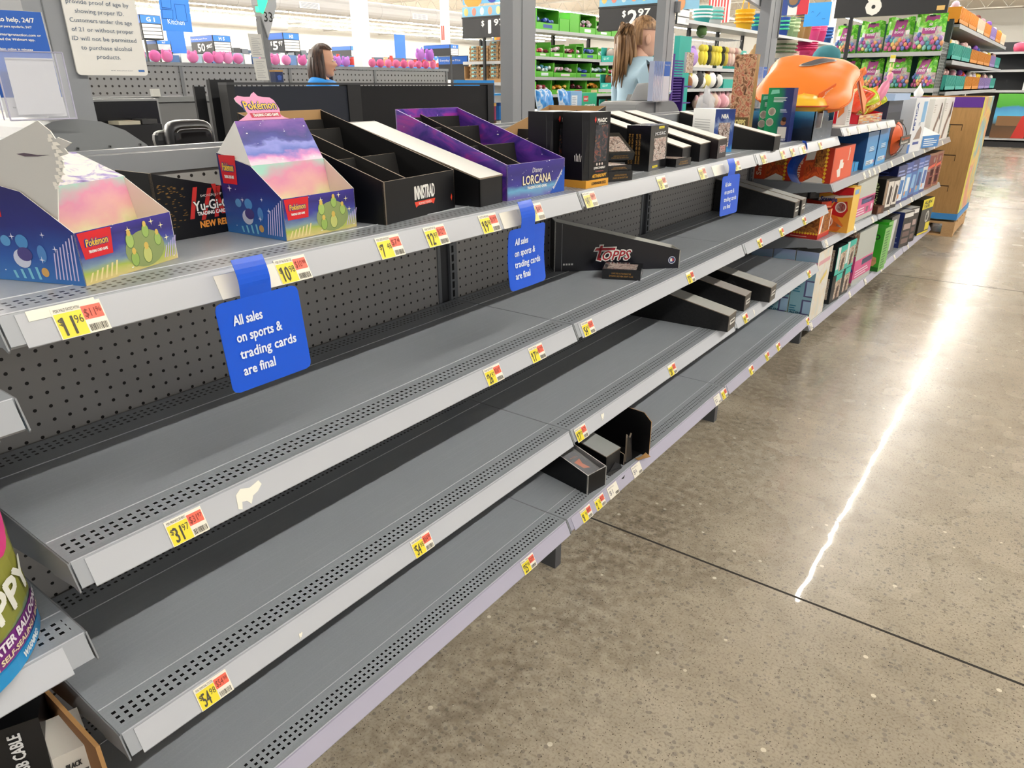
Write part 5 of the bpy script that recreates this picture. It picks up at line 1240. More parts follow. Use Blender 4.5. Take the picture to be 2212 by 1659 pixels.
i0 = len(q.v); q.poly([(.001, -W_*.18, H_*.60), (.001, -W_*.10, H_*.62), (.001, -W_*.06, H_*.66), (.001, -W_*.16, H_*.67)], M('#b8a888')); onbag(q, i0)
q.build('pouch_print', t)

t = thing('open_carton', 'open brown shipping carton of cable boxes on the near bottom deck', 'carton', (0.0, -.02, ZB), 0)
b = MB()
b.slab([(-.38, 0, .001), (-.01, 0, .001), (-.02, 0, .275), (-.38, 0, .285)][::-1], (0, -.006, 0), M('#8f643c', .8), M('#b58a58'))
b.slab([(-.38, -.006, .001), (-.38, -.36, .001), (-.38, -.36, .28), (-.38, -.006, .28)][::-1], (.006, 0, 0), M('#8f643c', .8))
b.slab([(-.01, -.36, .001), (-.01, -.006, .001), (-.01, -.006, .10), (-.01, -.36, .10)], (-.006, 0, 0), M('#8f643c', .8)); b.box((-.374, -.36, .001), (-.016, -.008, .006), M('#8f643c', .8)); b.build('carton_wall', t)
def cable(label, loc, rot, size, body, spec):
    o = carton('cable_box', label, 'box', loc, 0, size, body, None, spec); o.rotation_euler = rot
cable('long black cable box standing on end with white vertical lettering', (-.13, -.13, ZB+.12), (R(0), R(-8), R(-24)), (.10, .07, .175), '#0f0f12', [('V', 'x', 'MICRO-USB CABLE', .62, .2, .22, '#d8d8d8', .72)])
cable('white sided cable box leaning beside the long black one', (-.09, -.075, ZB+.10), (R(-4), R(4), R(-12)), (.08, .05, .15), '#d8d4cc', [('R', 'x', .15, .1, .85, .7, '#4a4a46'), ('T', 'x', 'BLACK', .3, .78, .07, '#2a2a2a', .4), ('C', 'x', .3, .06, .008, '#1a1a1a')])
cable('lowest dark charger box with white window label in the brown carton', (-.03, -.155, ZB+.055), (R(0), R(-10), R(-16)), (.16, .10, .075), '#1b1b1d', [('R', 'z', .62, .3, .92, .7, '#e6e2da'), ('R', 'z', .66, .36, .88, .55, '#101012'), ('T', 'z', 'Black', .68, .60, .05, '#222222', .16)])
cable('dark charger box stacked behind with white window label', (-.05, -.24, ZB+.075), (R(0), R(-12), R(-20)), (.17, .10, .09), '#222224', [('R', 'z', .62, .3, .92, .7, '#e6e2da'), ('R', 'z', .66, .36, .88, .55, '#101012'), ('T', 'z', 'Black', .68, .60, .05, '#222222', .16)])
cable('large slate box upright at the back of the brown carton', (-.23, -.20, ZB+.01), (R(0), R(-4), R(-8)), (.10, .12, .32), '#2c2e33', [('R', 'x', .1, .7, .9, .74, '#5a5c62')])

# ================================================================== checkout area behind the gondola
POSTG = M('#8f9296', .42); HOOD = M('#7f8285', .45); FRAME = M('#8a8c8d', .45)
def counter(y0, y1, label):
    t = thing('checkout_counter', label, 'checkout counter', (-.94, y0, 0), 0)
    b = MB(); b.box((-.22, 0, .06), (.40, y1-y0, .96), M('#6a6d70', .5)); b.build('cabinet', t)
    b = MB(); b.box((-.24, -.02, .96), (.42, y1-y0+.02, 1.0), M('#5a5c5f', .4)); b.build('counter_top', t)
counter(.0, 1.75, 'grey checkout counter behind the starry displays'); counter(1.95, 3.3, 'grey checkout counter beside the wide grey post'); counter(3.5, 4.9, 'grey checkout counter in front of the ponytailed cashier')
def hood(x, y0, y1, z0, z1, label, screws=True, dx=.26):
    t = thing('terminal_hood', label, 'terminal hood', (x, y0, z0)); w = y1-y0; h = z1-z0
    ps = [(0, 0, 0), (0, w, 0)]
    r = h*.75
    for k in range(7): a = R(k*15); ps.append((0, w-r+r*math.cos(a), h-r+r*math.sin(a)))
    r2 = h*.45
    for k in range(7): a = R(90+k*15); ps.append((0, r2+r2*math.cos(a), h-r2+r2*math.sin(a)))
    b = MB(); b.slab(ps, (-.004, 0, 0), HOOD); b.build('end_panel', t)
    b = MB()
    c = [(-.006, y_, z_) for _, y_, z_ in ps]; b.slab(c, (-dx, 0, 0), M('#77797c', .45)); b.build('curved_cover', t)
    if screws:
        b = MB()
        for k in range(3): b.tube([(.0003, w*(.38+.2*k), h*.78), (.0016, w*(.38+.2*k), h*.78)], .0035, M('#5a5c5e', .3), 10); b.tube([(.001, w*(.38+.2*k), h*.78), (.0018, w*(.38+.2*k), h*.78)], .0016, SLOT, 8)
        b.build('screw', t)
    return t
hood(-.70, .305, .625, 1.0, 1.255, 'grey rounded terminal hood behind the torn display')
hood(-.90, 3.21, 3.82, 1.0, 1.238, 'grey rounded terminal hood beyond the upturned white trays', False, .22)
def post(x, y, w, d, label, h=3.0, foot=1.0):
    t = thing('lane_post', label, 'post', (x, y, 1.0))
    b = MB(); b.box((-d/2, -w/2, 0), (d/2, w/2, h-foot), POSTG); b.box((-d/2-.004, -w*.12, 0), (d/2+.002, -w*.10, h-foot), M('#6d7074', .5)); b.build('shaft', t)
    b = MB(); b.box((-d/2-.02, -w/2-.02, 0), (d/2+.02, w/2+.02, .012), M('#5d6064', .5)); b.build('base_plate', t)
    return t
post(-.93, .505, .10, .12, 'grey square lane post holding the alcohol age notice')
post(-.90, 2.215, .15, .06, 'widest grey lane post between the black partition and candy shelves')
t = post(-.93, 3.575, .12, .05, 'grey lane post in front of the ponytailed cashier'); b = MB(); b.tube([(.03, .06, .67), (.03, .06, .72)], .02, M('#77797d'), 10); b.build('round_clamp', t)
t = post(-.93, 5.215, .22, .07, 'grey lane post behind the orange blanket bag'); b = MB(); b.tube([(.045, .08, .62), (.045, .08, 1.2)], .006, M('#6a6c70'), 8); b.build('cable_tube', t)
# age notice
t = thing('age_notice', 'white printed notice about alcohol age limits on the grey post', 'sign', (-.86, .53, 1.338))
b = MB(); w, h = .158, .215; r = .008; ps = []
for cx_, cz_, a0 in ((w-r, r, 270), (w-r, h-r, 0), (r, h-r, 90), (r, r, 180)):
    for k in range(4): a = R(a0+k*30); ps.append((0, cx_+r*math.cos(a), cz_+r*math.sin(a)))
b.slab(ps, (-.004, 0, 0), M('#e8e6e0', .5)); b.build('board', t)
b = MB()
for k, tx in enumerate(('under the age of', '40 will be asked to', 'provide proof of age by', 'showing proper ID.', 'Customers under the age', 'of 21 or without proper', 'ID will not be permitted', 'to purchase alcohol', 'products.')):
    b.text(tx, (.0004, w*.47, .176-.0178*k), Y, Z, .0082, M('#56687e', .6), 'C', wid=len(tx)*.0058)
b.text('SMI Alcohol Law', (.0004, w*.62, .009), Y, Z, .0022, M('#7a8088'), 'C', wid=.05); b.poly([(.0004, w*.86, .008), (.0004, w*.95, .008), (.0004, w*.95, .0125), (.0004, w*.86, .0125)], M('#4a78b8'))
b.build('lettering', t)
# leaflet holder on the hood
t = thing('leaflet_holder', 'clear acrylic leaflet holder standing on the grey hood at the near end', 'leaflet holder', (-.735, .318, 1.2562), R(-6))
ACR = M('#f4f6ff', .05, trans=0, alpha=.16, spec=.8); ACE = M('#c9c6dc', .1, alpha=.75)
b = MB(); b.box((0, 0, 0), (.06, .112, .004), ACR); b.slab([(.058, 0, .004), (.058, .112, .004), (.058, .112, .118), (.058, 0, .118)], (-.002, 0, 0), ACR)
b.slab([(.016, 0, .004), (.016, .112, .004), (-.002, .112, .19), (-.002, 0, .19)], (-.002, 0, 0), ACR)
b.build('acrylic', t)
b = MB()
for y_ in (0, .112): b.tube([(.058, y_, .0), (.058, y_, .118)], .0014, ACE, 6); b.tube([(.016, y_, .0), (.016, y_, .118)], .0012, ACE, 6)
b.tube([(.058, 0, .118), (.058, .112, .118)], .0012, ACE, 6); b.tube([(.058, 0, .001), (.058, .112, .001)], .0016, ACE, 6); b.build('acrylic_edge', t)
t = thing('leaflet', 'blue help leaflet rising from the clear holder', 'leaflet', (-.716, .320, 1.261), R(-6)); t.rotation_euler = (0, R(-5), R(-6))
b = MB(); w, h = .104, .185
b.slab([(0, 0, 0), (0, w, 0), (0, w, h), (0, 0, h)], (-.002, 0, 0), M('#e4e5e8', .4)); b.quad((.0003, 0, .035), (.0003, w, .035), (.0003, w, h), (.0003, 0, h), M('#1f5cb8', .4)); b.build('leaflet_sheet', t)
b = MB()
for tx, z_, hh, wd_ in (('Here to help, 24/7', .166, .0075, .085), ('Estamos aqui para ayudarle, 24/7', .156, .0036, .078), ('Visit walmartprotection.com or', .142, .0042, .09), ('download the Walmart app.', .134, .0042, .078), ('File a claim online in minutes', .117, .0040, .07)):
    b.text(tx, (.0006, .004, z_), Y, Z, hh, WHITE, wid=wd_, bold=.04)
b.text('Visit walmartprotection.com for full Terms and Conditions.', (.0006, w*.5, .016), Y, Z, .0028, INK, 'C', wid=.075); b.build('lettering', t)
b = MB(); b.slab([(0, 0, 0), (0, .079, 0), (0, .079, .098), (0, 0, .098)], (-.0015, 0, 0), M('#dcdde1', .4)); b.build('blank_card', loc=(-.692, .333, 1.266), rz=R(-6), label='blank white card in the front pocket of the clear holder', cat='card')
# monitor, card reader, grey panels
t = thing('checkout_monitor', 'black checkout monitor seen over the grey hood', 'monitor', (-1.14, .66, 1.0), R(-4))
b = MB(); b.box((-.03, 0, .14), (0, .185, .285), M('#98999a', .4)); b.build('bezel', t); b = MB(); b.box((0, .006, .145), (.002, .180, .279), M('#0c0c0f', .25)); b.build('screen', t)
b = MB(); b.box((-.025, .07, 0), (-.005, .12, .14), M('#2a2a2c')); b.build('stand', t)
t = thing('receipt_printer', 'small black printer with cream lid behind the grey hood', 'printer', (-1.10, .70, 1.0), R(-4)); b = MB(); b.box((-.05, 0, 0), (.03, .11, .222), M('#1a1a1c', .4)); b.build('housing', t); b = MB(); b.box((-.05, 0, .223), (.03, .055, .232), M('#c8c2ac', .5)); b.box((-.03, .06, .223), (.03, .10, .235), M('#3a3a3a')); b.build('lid', t)
t = thing('card_reader', 'black hand scanner in its cradle behind the gondola rail', 'card reader', (-.74, .635, 1.0), R(-10))
b = MB(); b.blob((0, .055, .205), (.03, .052, .040), M('#2b2b2e', .35), 20, 12, sq=.55); b.build('scanner_head', t, smooth=True)
b = MB(); b.blob((.022, .055, .198), (.012, .044, .034), M('#120f10', .15), 18, 10, sq=.5); b.build('scan_window', t, smooth=True)
b = MB(); b.blob((-.05, .02, .20), (.025, .03, .022), M('#2e2f31', .4), 14, 8, sq=.7); b.box((-.02, .03, 0), (.015, .08, .17), M('#202022', .4)); b.build('cradle', t)
t = thing('lane_divider', 'grey flat panelled lane divider behind the checkout monitor', 'divider', (-2.2, 1.05, 0))
b = MB(); b.box((-.03, 0, .05), (0, .80, 1.255), M('#7c7c7d', .55)); b.build('panel', t)
b = MB(); b.box((-.04, -.01, 1.255), (.01, .82, 1.277), FRAME); b.box((-.01, .28, .05), (.008, .302, 1.255), FRAME); b.box((-.01, .0, .05), (.006, .02, 1.255), FRAME); b.build('frame', t)
for lb, p_ in (('white plug-in sensor clipped to the far end of the grey lane divider', (-2.19, 1.10, 1.277)), ('white plug-in sensor clipped midway along the grey lane divider', (-2.19, 1.40, 1.277))):
    b = MB(); b.box((-.012, 0, 0), (.012, .03, .03), M('#d8d8d2', .5)); b.build('sensor', loc=p_, label=lb, cat='sensor', bevel=.004)
# black partition
t = thing('black_partition', 'long black partition panels behind the card trays', 'partition', (-1.5, 1.30, 0))
NB = M('#262a34', .55, spec=.3); NB2 = M('#131316', .55, spec=.3)
for nm, y0, y1, mt in (('panel', .03, .55, NB), ('panel', .62, 1.47, NB2)):
    b = MB(); b.box((-.03, y0, .1), (0, y1, 1.315), mt); b.build(nm, t)
for y0, y1 in ((-.0, .03), (.55, .62), (1.47, 1.52)):
    b = MB(); b.box((-.045, y0, 0), (.006, y1, 1.32), M('#1a1b1e', .45)); b.build('upright', t)
b = MB(); b.box((-.045, 0, 1.32), (.008, 1.52, 1.328), M('#3c3d40', .4)); b.build('cap_rail', t)
t = thing('partition_clip', 'black bracket hooked at the near top corner of the partition', 'bracket', (-1.62, 1.255, 1.1)); b = MB(); b.box((-.02, .06, .0), (.0, .16, .238), M('#141518', .45)); b.build('plate', t)
b = MB(); b.box((-.015, .0, 0), (-.004, .04, .215), M('#141518', .45)); b.build('bar', t)
# lane pole with light
t = thing('lane_light', 'slim grey pole with green lit lane marker thirty-three', 'lane light', (-2.6, 2.275, 0))
b = MB(); b.box((-.02, -.016, 0), (.02, .016, 2.0), M('#77797c', .45)); b.build('pole', t)
b = MB()
P = lambda y_, z_: (.03, y_, z_)
b.slab([P(-.03, 1.70), P(.012, 1.55), P(.085, 1.70), P(.085, 1.86), P(-.03, 1.86)], (-.05, 0, 0), M('#b9bcc0', .4)); b.text('33', (.0305, -.002, 1.625), Y, Z, .045, INK, wid=.052, bold=.01); b.build('marker', t)
b = MB(); b.slab([(.034, -.028, 1.67), (.034, -.006, 1.66), (.034, .03, 1.72), (.034, .03, 1.86), (.034, -.03, 1.86)], (-.03, 0, 0), M('#2ee08a', .4, emit=1.6)); b.build('green_lens', t)
for lb, z0, z1, y0 in (('upper white paper notice taped to the slim lane pole', 1.455, 1.565, -.10), ('lower white paper notice taped to the slim lane pole', 1.345, 1.45, -.09)):
    b = MB(); b.slab([(0, y0, z0), (0, y0+.078, z0), (0, y0+.07, z1), (0, y0-.008, z1)], (-.001, 0, 0), M('#d9d8d2', .6))
    for k in range(10): b.poly([(.0004, y0+.008, z0+.012+k*.0085), (.0004, y0+.06-(k % 3)*.008, z0+.012+k*.0085), (.0004, y0+.06-(k % 3)*.008, z0+.0145+k*.0085), (.0004, y0+.008, z0+.0145+k*.0085)], M('#a9aaaa'))
    b.build('paper_notice', loc=(-2.575, 2.275, 0), label=lb, cat='paper')
t = carton('jar', 'small dark blue jar with kraft lid on top of the black partition', 'jar', (-1.49, 1.505, 1.3285), 0, (.03, .034, .036), '#20305a', None, [('P', 'x', [(.3, .2), (.7, .2), (.8, .6), (.5, .7), (.2, .6)], '#3a5aa8')]); b = MB(); b.box((-.031, -.001, .036), (.001, .035, .042), M('#b48a52', .6)); b.build('lid', t)
# second lane: monitor with taped sheet, racks, plastic bag, notice strips
t = thing('checkout_monitor', 'black cashier monitor with a white sheet taped on top', 'monitor', (-1.08, 3.46, 1.0), R(-20)); b = MB(); b.slab([(0, 0, .10), (0, .30, .10), (0, .34, .27), (0, .06, .27)], (-.05, 0, 0), M('#121214', .4)); b.build('screen', t)
b = MB(); b.slab([(.002, .03, .24), (.002, .25, .24), (.002, .27, .335), (.002, .08, .325)], (-.001, 0, 0), M('#d9d8d4', .6)); b.build('taped_sheet', t)
b = MB(); b.box((-.04, .12, 0), (-.01, .18, .10), M('#1a1a1c')); b.build('stand', t)
def rack(y, label):
    y += .05; t = thing('leaflet_rack', label, 'leaflet rack', (-.86, y, 1.0)); LV = art('leaflet_edges', [(0, '#3a5aa0'), (.3, '#8a9ac8'), (.5, '#c8c0d0'), (.7, '#4a6ab0'), (1, '#9aa8cc')], 'weave', scale=9)
    b = MB(); b.box((-.04, 0, .235), (0, .19, .238), ACR); b.slab([(.0, 0, .235), (.0, .19, .235), (.0, .19, .36), (.0, 0, .36)], (-.002, 0, 0), ACR); b.build('acrylic', t)
    b = MB(); b.box((-.05, .1, 0), (-.03, .14, .235), M('#77797c')); b.build('stem', t)
    b = MB()
    for k in range(6): b.box((-.035, .003+.018*k, .24), (-.006, .013+.018*k, .43), M('#b4bcd6', .35), {'+x': art('leaflet_face', [(0, '#c4c0cc'), (.3, '#b8b8cc'), (.45, '#c8b4c0'), (.7, '#7488bc'), (1, '#5a74b4')], 'v', dist=.1)})
    b.build('leaflet_pack', t)
    b = MB(); b.box((-.035, .115, .24), (-.004, .185, .43), M('#d4d2dc', .35)); b.quad((-.0035, .115, .36), (-.0035, .185, .36), (-.0035, .185, .43), (-.0035, .115, .43), M('#1f5cb8', .4)); b.text('Here to help', (-.003, .122, .41), Y, Z, .008, WHITE, wid=.055); b.build('front_leaflet', t)
rack(3.30, 'acrylic rack of blue leaflets in front of the ponytailed cashier'); rack(4.86, 'acrylic rack of blue leaflets behind the tall golden carton')
for lb, p_, h in (('white printed strip beside the lane post of the ponytailed cashier', (-.96, 3.72, 1.28), .30), ('white printed strip beside the lane post behind the orange bag', (-.96, 5.31, 1.30), .30)):
    b = MB(); b.slab([(0, 0, 0), (0, .05, 0), (0, .05, h), (0, 0, h)], (-.002, 0, 0), M('#e4e3de', .6))
    for k in range(16): b.poly([(.0004, .006, .012+k*.017), (.0004, .042, .012+k*.017), (.0004, .042, .015+k*.017), (.0004, .006, .015+k*.017)], M('#c4c3be'))
    b.build('printed_strip', loc=p_, label=lb, cat='notice')
t = thing('lane_marker', 'white pointed lane marker with a faint spark sign above the far post', 'sign', (-.98, 4.88, 1.76)); b = MB(); b.slab([(0, .0, .08), (0, .53, .02), (0, .53, .30), (0, 0, .30)], (-.03, 0, 0), M('#dcdde0', .45)); b.build('board', t)
b = MB()
for k in range(6):
    a = k*PI/3+.3; c = Vector((.0006, .40, .085)); d = Y*math.cos(a)+Z*math.sin(a); e = Y*-math.sin(a)+Z*math.cos(a)
    b.poly([c+d*.012-e*.004, c+d*.034-e*.004, c+d*.034+e*.004, c+d*.012+e*.004], M('#c8c2a8'))
b.build('spark_sign', t)
t = thing('plastic_bag', 'crumpled white plastic carrier bag on the far checkout', 'bag', (-1.02, 4.42, 1.0)); b = MB()
random.seed(5); b.blob((0, .18, .08), (.10, .20, .085), M('#e4e2e6', .25, alpha=.6), 22, 14, .2); b.blob((-.02, .08, .17), (.05, .075, .10), M('#e8eaee', .25, alpha=.55), 14, 9, .3); b.blob((0, .03, .24), (.02, .03, .07), M('#e8eaee', .25, alpha=.55), 8, 7, .35); b.build('bag_body', t, smooth=True)
b = MB(); b.blob((.02, .24, .08), (.06, .10, .05), M('#e8a8ac', .5), 10, 7, .1); b.build('pink_contents', t, smooth=True)

# ================================================================== far side of the aisle: end caps and shelving
FSH = M('#b4b7ba', .4); FDK = M('#25272b', .55); TEAL = M('#24a79c', .45); GREEN = M('#58b62c', .45); GREEND = M('#3c8a22', .5)
def rackface(name, label, x, y0, y1, zs, ztop, depth=.5, side='x', back=M('#2b2d30', .6), lipc=FSH, backtop=None):
    """a run of shelving whose open face looks towards +x (side='x') or -y (side='y')"""
    t = thing(name, label, 'shelving', (x, y0, 0)); L = y1-y0
    def V(d, a, z): return (-d, a, z) if side == 'x' else (a, d, z)
    def bx(mb, d0, d1, a0, a1, z0, z1, mt):
        p, q = V(d0, a0, z0), V(d1, a1, z1); mb.box(tuple(min(a, c) for a, c in zip(p, q)), tuple(max(a, c) for a, c in zip(p, q)), mt)
    if back:
        b = MB(); bx(b, depth, depth+.03, 0, L, .1, backtop or ztop, back); b.build('back_panel', t)
    k = 0
    while k <= L+.01:
        b = MB(); bx(b, depth-.05, depth, max(k-.03, 0), min(k+.03, L), 0, ztop+.02, FDK); k += 1.22; b.build('upright', t)
    for z in zs:
        b = MB(); bx(b, 0.0, depth, 0, L, z-.03, z, M('#8e9194', .45)); bx(b, -.006, .0, 0, L, z-.045, z+.002, lipc)
        b.build('shelf_board', t)
    b = MB(); bx(b, .06, depth, 0, L, 0, .12, FDK); b.build('base', t)
    return t
def grid_tag(nm): return nm
# --- plush topped pegboard gondola
t = thing('pegboard_gondola', 'long grey pegboard gondola with pink plush along its top', 'shelving', (-5, 2.0, 0))
for i, (a, c) in enumerate(((0, 1.165), (1.19, 2.235), (2.26, 3.30), (3.33, 4.42))):
    b = MB(); b.box((-.03, a, .1), (0, c, 1.47), PEGF); b.build('pegboard_panel', t)
b = MB(); b.box((-.06, 0, 1.47), (.012, 4.46, 1.497), GREY)
for a in (1.165, 2.235, 3.30, 4.42): b.box((-.04, a, 0), (.01, a+.027, 1.497), M('#77797c', .45))
b.build('frame', t)
PK = ['#f58cc8', '#f07cbe', '#f498ce']; PU = ['#c884e0', '#bc74d6', '#cc8ce6']; HOT = ['#ea78a8', '#e46c9e', '#ee82b0']
def plush(label, loc, r, col, ears=True, group=None, ear2=None, rz=0):
    t = thing('plush_toy', label, 'plush toy', loc, rz, group); mt = M(col, .9)
    b = MB(); b.blob((0, 0, r*.9), (r*.8, r, r*.95), mt, 12, 8, .03); b.build('body', t, smooth=True)
    if ears:
        for s in (-1, 1):
            b = MB(); b.blob((0, s*r*.62, r*1.55), (r*.3, r*.36, r*.5), M(ear2 or col, .9), 8, 6); b.build('ear', t, smooth=True)
    return t
pi = 0
rowp = [(2.86+.0, PK, 0), (2.98, PK, 1), (3.08, PK, 0), (3.44, PK, 1), (3.53, PK, 0), (3.62, PK, 2), (3.72, PK, 0), (3.98, PK, 1), (4.10, PK, 0), (4.22, PK, 2), (3.30, PK, 0), (4.56, PU, 0), (4.69, PU, 1), (4.82, PU, 0), (4.93, PU, 2), (4.40, PK, 1)]
rowp.sort(key=lambda q: q[0])
for i, (y, pal, c) in enumerate(rowp):
    plush('%s rounded plush toy on the pegboard gondola, %s from its near end' % ('pink' if pal is PK else 'purple', ORD[i]), (-4.99, y+.0, 1.497), .046, pal[c], i % 3 != 1, 'plush row on the pegboard gondola')
for i in range(9):
    plush('hot pink plush toy in the close packed far row of the gondola, %s of nine' % ORD[i], (-4.99, 5.28+i*.115, 1.497), .043, HOT[i % 3], False, 'plush row on the pegboard gondola')
for i in range(2):
    plush('purple plush toy perched on the hot pink row, %s of two' % ['nearer', 'farther'][i], (-4.99, 6.0+i*.15, 1.575), .06, PU[i], True, 'plush row on the pegboard gondola')
# --- hanging and end-cap signs of the departments behind
def sign_box(name, label, x, y, wx, wy, z0, z1, head, head2, price=None, cents=None, strips=True, pole=True):
    t = thing(name, label, 'sign', (x, y, z0)); h = z1-z0
    b = MB(); b.box((-wx, 0, 0), (0, wy, h), M('#17181c', .5)); b.build('frame', t)
    b = MB(); e = .004
    b.quad((-wx+.01, -e, h*.66), (-.01, -e, h*.66), (-.01, -e, h*.98), (-wx+.01, -e, h*.98), M('#1f63c4', .45)); b.quad((e, .01, h*.66), (e, wy-.01, h*.66), (e, wy-.01, h*.98), (e, .01, h*.98), M('#2a74d4', .45))
    if head: b.text(head, (e+.001, wy*.5, h*.73), Y, Z, h*.17, WHITE, 'C', wid=min(wy*.5, h*.17*len(head)*.75), bold=.05)
    if head2: b.text(head2, (-wx+.06*wx, -e-.001, h*.78), X, Z, h*.09, WHITE, wid=wx*.7)
    if price:
        b.text(price, (-wx*.55, -e-.001, h*.12), X, Z, h*.42, WHITE, 'C', wid=wx*.32, bold=.05)
        if cents: b.text(cents, (-wx*.32, -e-.001, h*.32), X, Z, h*.22, WHITE, wid=wx*.26, bold=.05)
        if cents and len(cents) > 1: b.text('$', (-wx*.86, -e-.001, h*.36), X, Z, h*.2, WHITE, wid=wx*.1, bold=.05)
    if strips:
        for k in range(4): b.quad((e, .02, h*(.05+.15*k)), (e, wy-.02, h*(.05+.15*k)), (e, wy-.02, h*(.17+.15*k)), (e, .02, h*(.17+.15*k)), M('#eeeeec', .5))
    b.build('sign_print', t)
    if pole: b = MB(); b.box((-.03, .02, -z0), (0, .05, 0), FDK); b.build('stand', t)
sign_box('aisle_sign', 'blue and black aisle sign H five with fifty cent price', -14, 9.26, .84, .42, 1.98, 2.32, 'H 5', 'Everyday Low Price', '50', '\u00a2')
sign_box('aisle_sign', 'blue and black aisle sign H three with five dollar price', -14, 11.05, .56, .45, 2.06, 2.455, 'H3', None, '5', '97')
sign_box('aisle_sign', 'small blue aisle sign H seven lowest beside the notice board', -14, 8.01, .44, .30, 1.99, 2.165, 'H 7', None)
sign_box('aisle_sign', 'tall blue aisle sign G one with white strips by the notice board', -14, 7.76, .3, .42, 2.18, 2.61, 'G 1', None)
sign_box('aisle_sign', 'black aisle sign with small blue H three corner beyond the far plush', -10, 12.25, .76, .27, 1.92, 2.13, 'H 3', None)
sign_box('price_board', 'blue everyday low price header over a blank black board', -10, 12.82, .86, .03, 1.45, 1.93, None, 'Everyday Low Price', strips=False)
sign_box('aisle_sign', 'farthest small aisle sign with blue H corner behind the steel column', -22, 20.2, 1.1, .5, 2.35, 2.75, 'H', None)
t = thing('hanging_banner', 'blue kitchen department banner with line drawn appliances', 'banner', (-10, 5.93, 2.07)); b = MB(); b.slab([(0, 0, 0), (0, .46, 0), (0, .5, 1.3), (0, .04, 1.3)], (-.01, 0, 0), M('#2474d0', .5)); b.text('Kitchen', (.001, .09, .09), Y, Z, .07, M('#cfe2f6'), wid=.26); b.build('cloth', t)
b = MB()
for ps in (((.24, .14), (.24, .36), (.40, .36), (.40, .14)), ((.02, .16), (.18, .16), (.2, .28), (.03, .28)), ((.04, .30), (.18, .30), (.19, .42), (.04, .42))):
    b.tube([(.003, a, c) for a, c in ps+(ps[0],)], .003, M('#174f9c'), 4)
b.build('line_drawing', t)
b = MB(); b.tube([(0, 0, 0), (0, 0, 3.2)], .004, FDK, 4); b.tube([(0, .5, 0), (0, .5, 3.2)], .004, FDK, 4); b.build('hanger', t, loc=(-.005, .0, 1.28))
t = thing('hanging_banner', 'plain blue banner hanging behind the kitchen banner', 'banner', (-16, 9.4, 2.0)); b = MB(); b.slab([(0, 0, 0), (0, .42, 0), (0, .42, 1.4), (0, 0, 1.4)], (-.01, 0, 0), M('#2068c4', .5)); b.build('cloth', t)
for i, (x, y) in enumerate(((-20, 20.6), (-14, 18.9))):
    b = MB(); b.box((-.02, 0, 2.2), (0, .55, 3.1), M('#2265c0', .5)); b.box((-.02, .0, 0), (0, .03, 2.2), FDK); b.build('blue_flag_sign', loc=(x, y, 0), label=['narrow blue flag sign just past the steel column', 'square blue flag sign beyond the hot pink plush row'][i], cat='sign')
t = thing('wall_lettering', 'blue auto department lettering on a white board far away', 'sign', (-30, 32.4, 2.6)); b = MB(); b.slab([(0, 0, 0), (0, 3.2, 0), (0, 3.2, .9), (0, 0, .9)], (-.05, 0, 0), M('#e6e8ea')); b.text('AUTO', (.01, .1, .15), Y, Z, .6, M('#2a6cc4'), wid=1.6, bold=.08); b.text('LOC', (.01, 1.9, .15), Y, Z, .6, M('#c8ccd0'), wid=1.0, bold=.08); b.build('board', t)
# --- far low shelving rows with goods seen over the plush
FARP = [['#d8603a', '#e08a4a', '#c84a34', '#e8c8a0'], ['#c8ccd0', '#8aa0b4', '#e6e6e4', '#4a6a9a'], ['#3a3c40', '#6a7078', '#c0c4c8', '#8a8e94'], ['#b83a34', '#d0563e', '#a82e2a', '#e0a080']]
for i, (x, y0, y1, zt, pal) in enumerate(((-15.5, 8.2, 13.5, 1.78, 1), (-15.5, 13.9, 18.4, 1.86, 3), (-15.5, 18.8, 24.5, 1.80, 0), (-19, 11.0, 17.5, 2.08, 2))):
    rackface('store_shelving', ['low blue lipped shelving of pale boxes under the aisle signs', 'low blue lipped shelving of red jars behind the seated shopper', 'low blue lipped shelving of orange jars past the steel column', 'farther dark shelving of grey housewares under the aisle signs'][i], x, y0, y1, (zt-.38, zt), zt+.25, .5, lipc=M('#2a62b4', .4), back=M('#4a5a70', .6))
    rnd = random.Random(i); y = y0+.1; k = 0
    while y < y1-.3:
        w = rnd.uniform(.16, .30); h = rnd.uniform(.14, .30); c = FARP[pal][k % 4]
        if pal in (0, 3): b = MB(); b.lathe([(w*.35, 0), (w*.35, h*.8), (w*.25, h*.85), (w*.25, h)], M(c, .5), (-.2, w/2, 0), 10)
        else: b = MB(); b.box((-.35, 0, 0), (-.03, w*.9, h), M(c, .5))
        b.build(['storage_box', 'food_jar', 'food_jar', 'houseware_box'][[1, 3, 0, 2].index(pal)], loc=(x, y, zt+.0005), label='%s item on the %s, %s from its near end' % (['pale boxed', 'red jarred', 'orange jarred', 'grey boxed'][[1, 3, 0, 2].index(pal)], ['pale box shelf', 'red jar shelf', 'orange jar shelf', 'grey houseware shelf'][i], ORD[k] if k < 20 else 'last'), cat='shelf goods', group=['pale boxes far away', 'red jars far away', 'orange jars far away', 'grey housewares far away'][i]); y += w+.02; k += 1
        if k >= 20: break
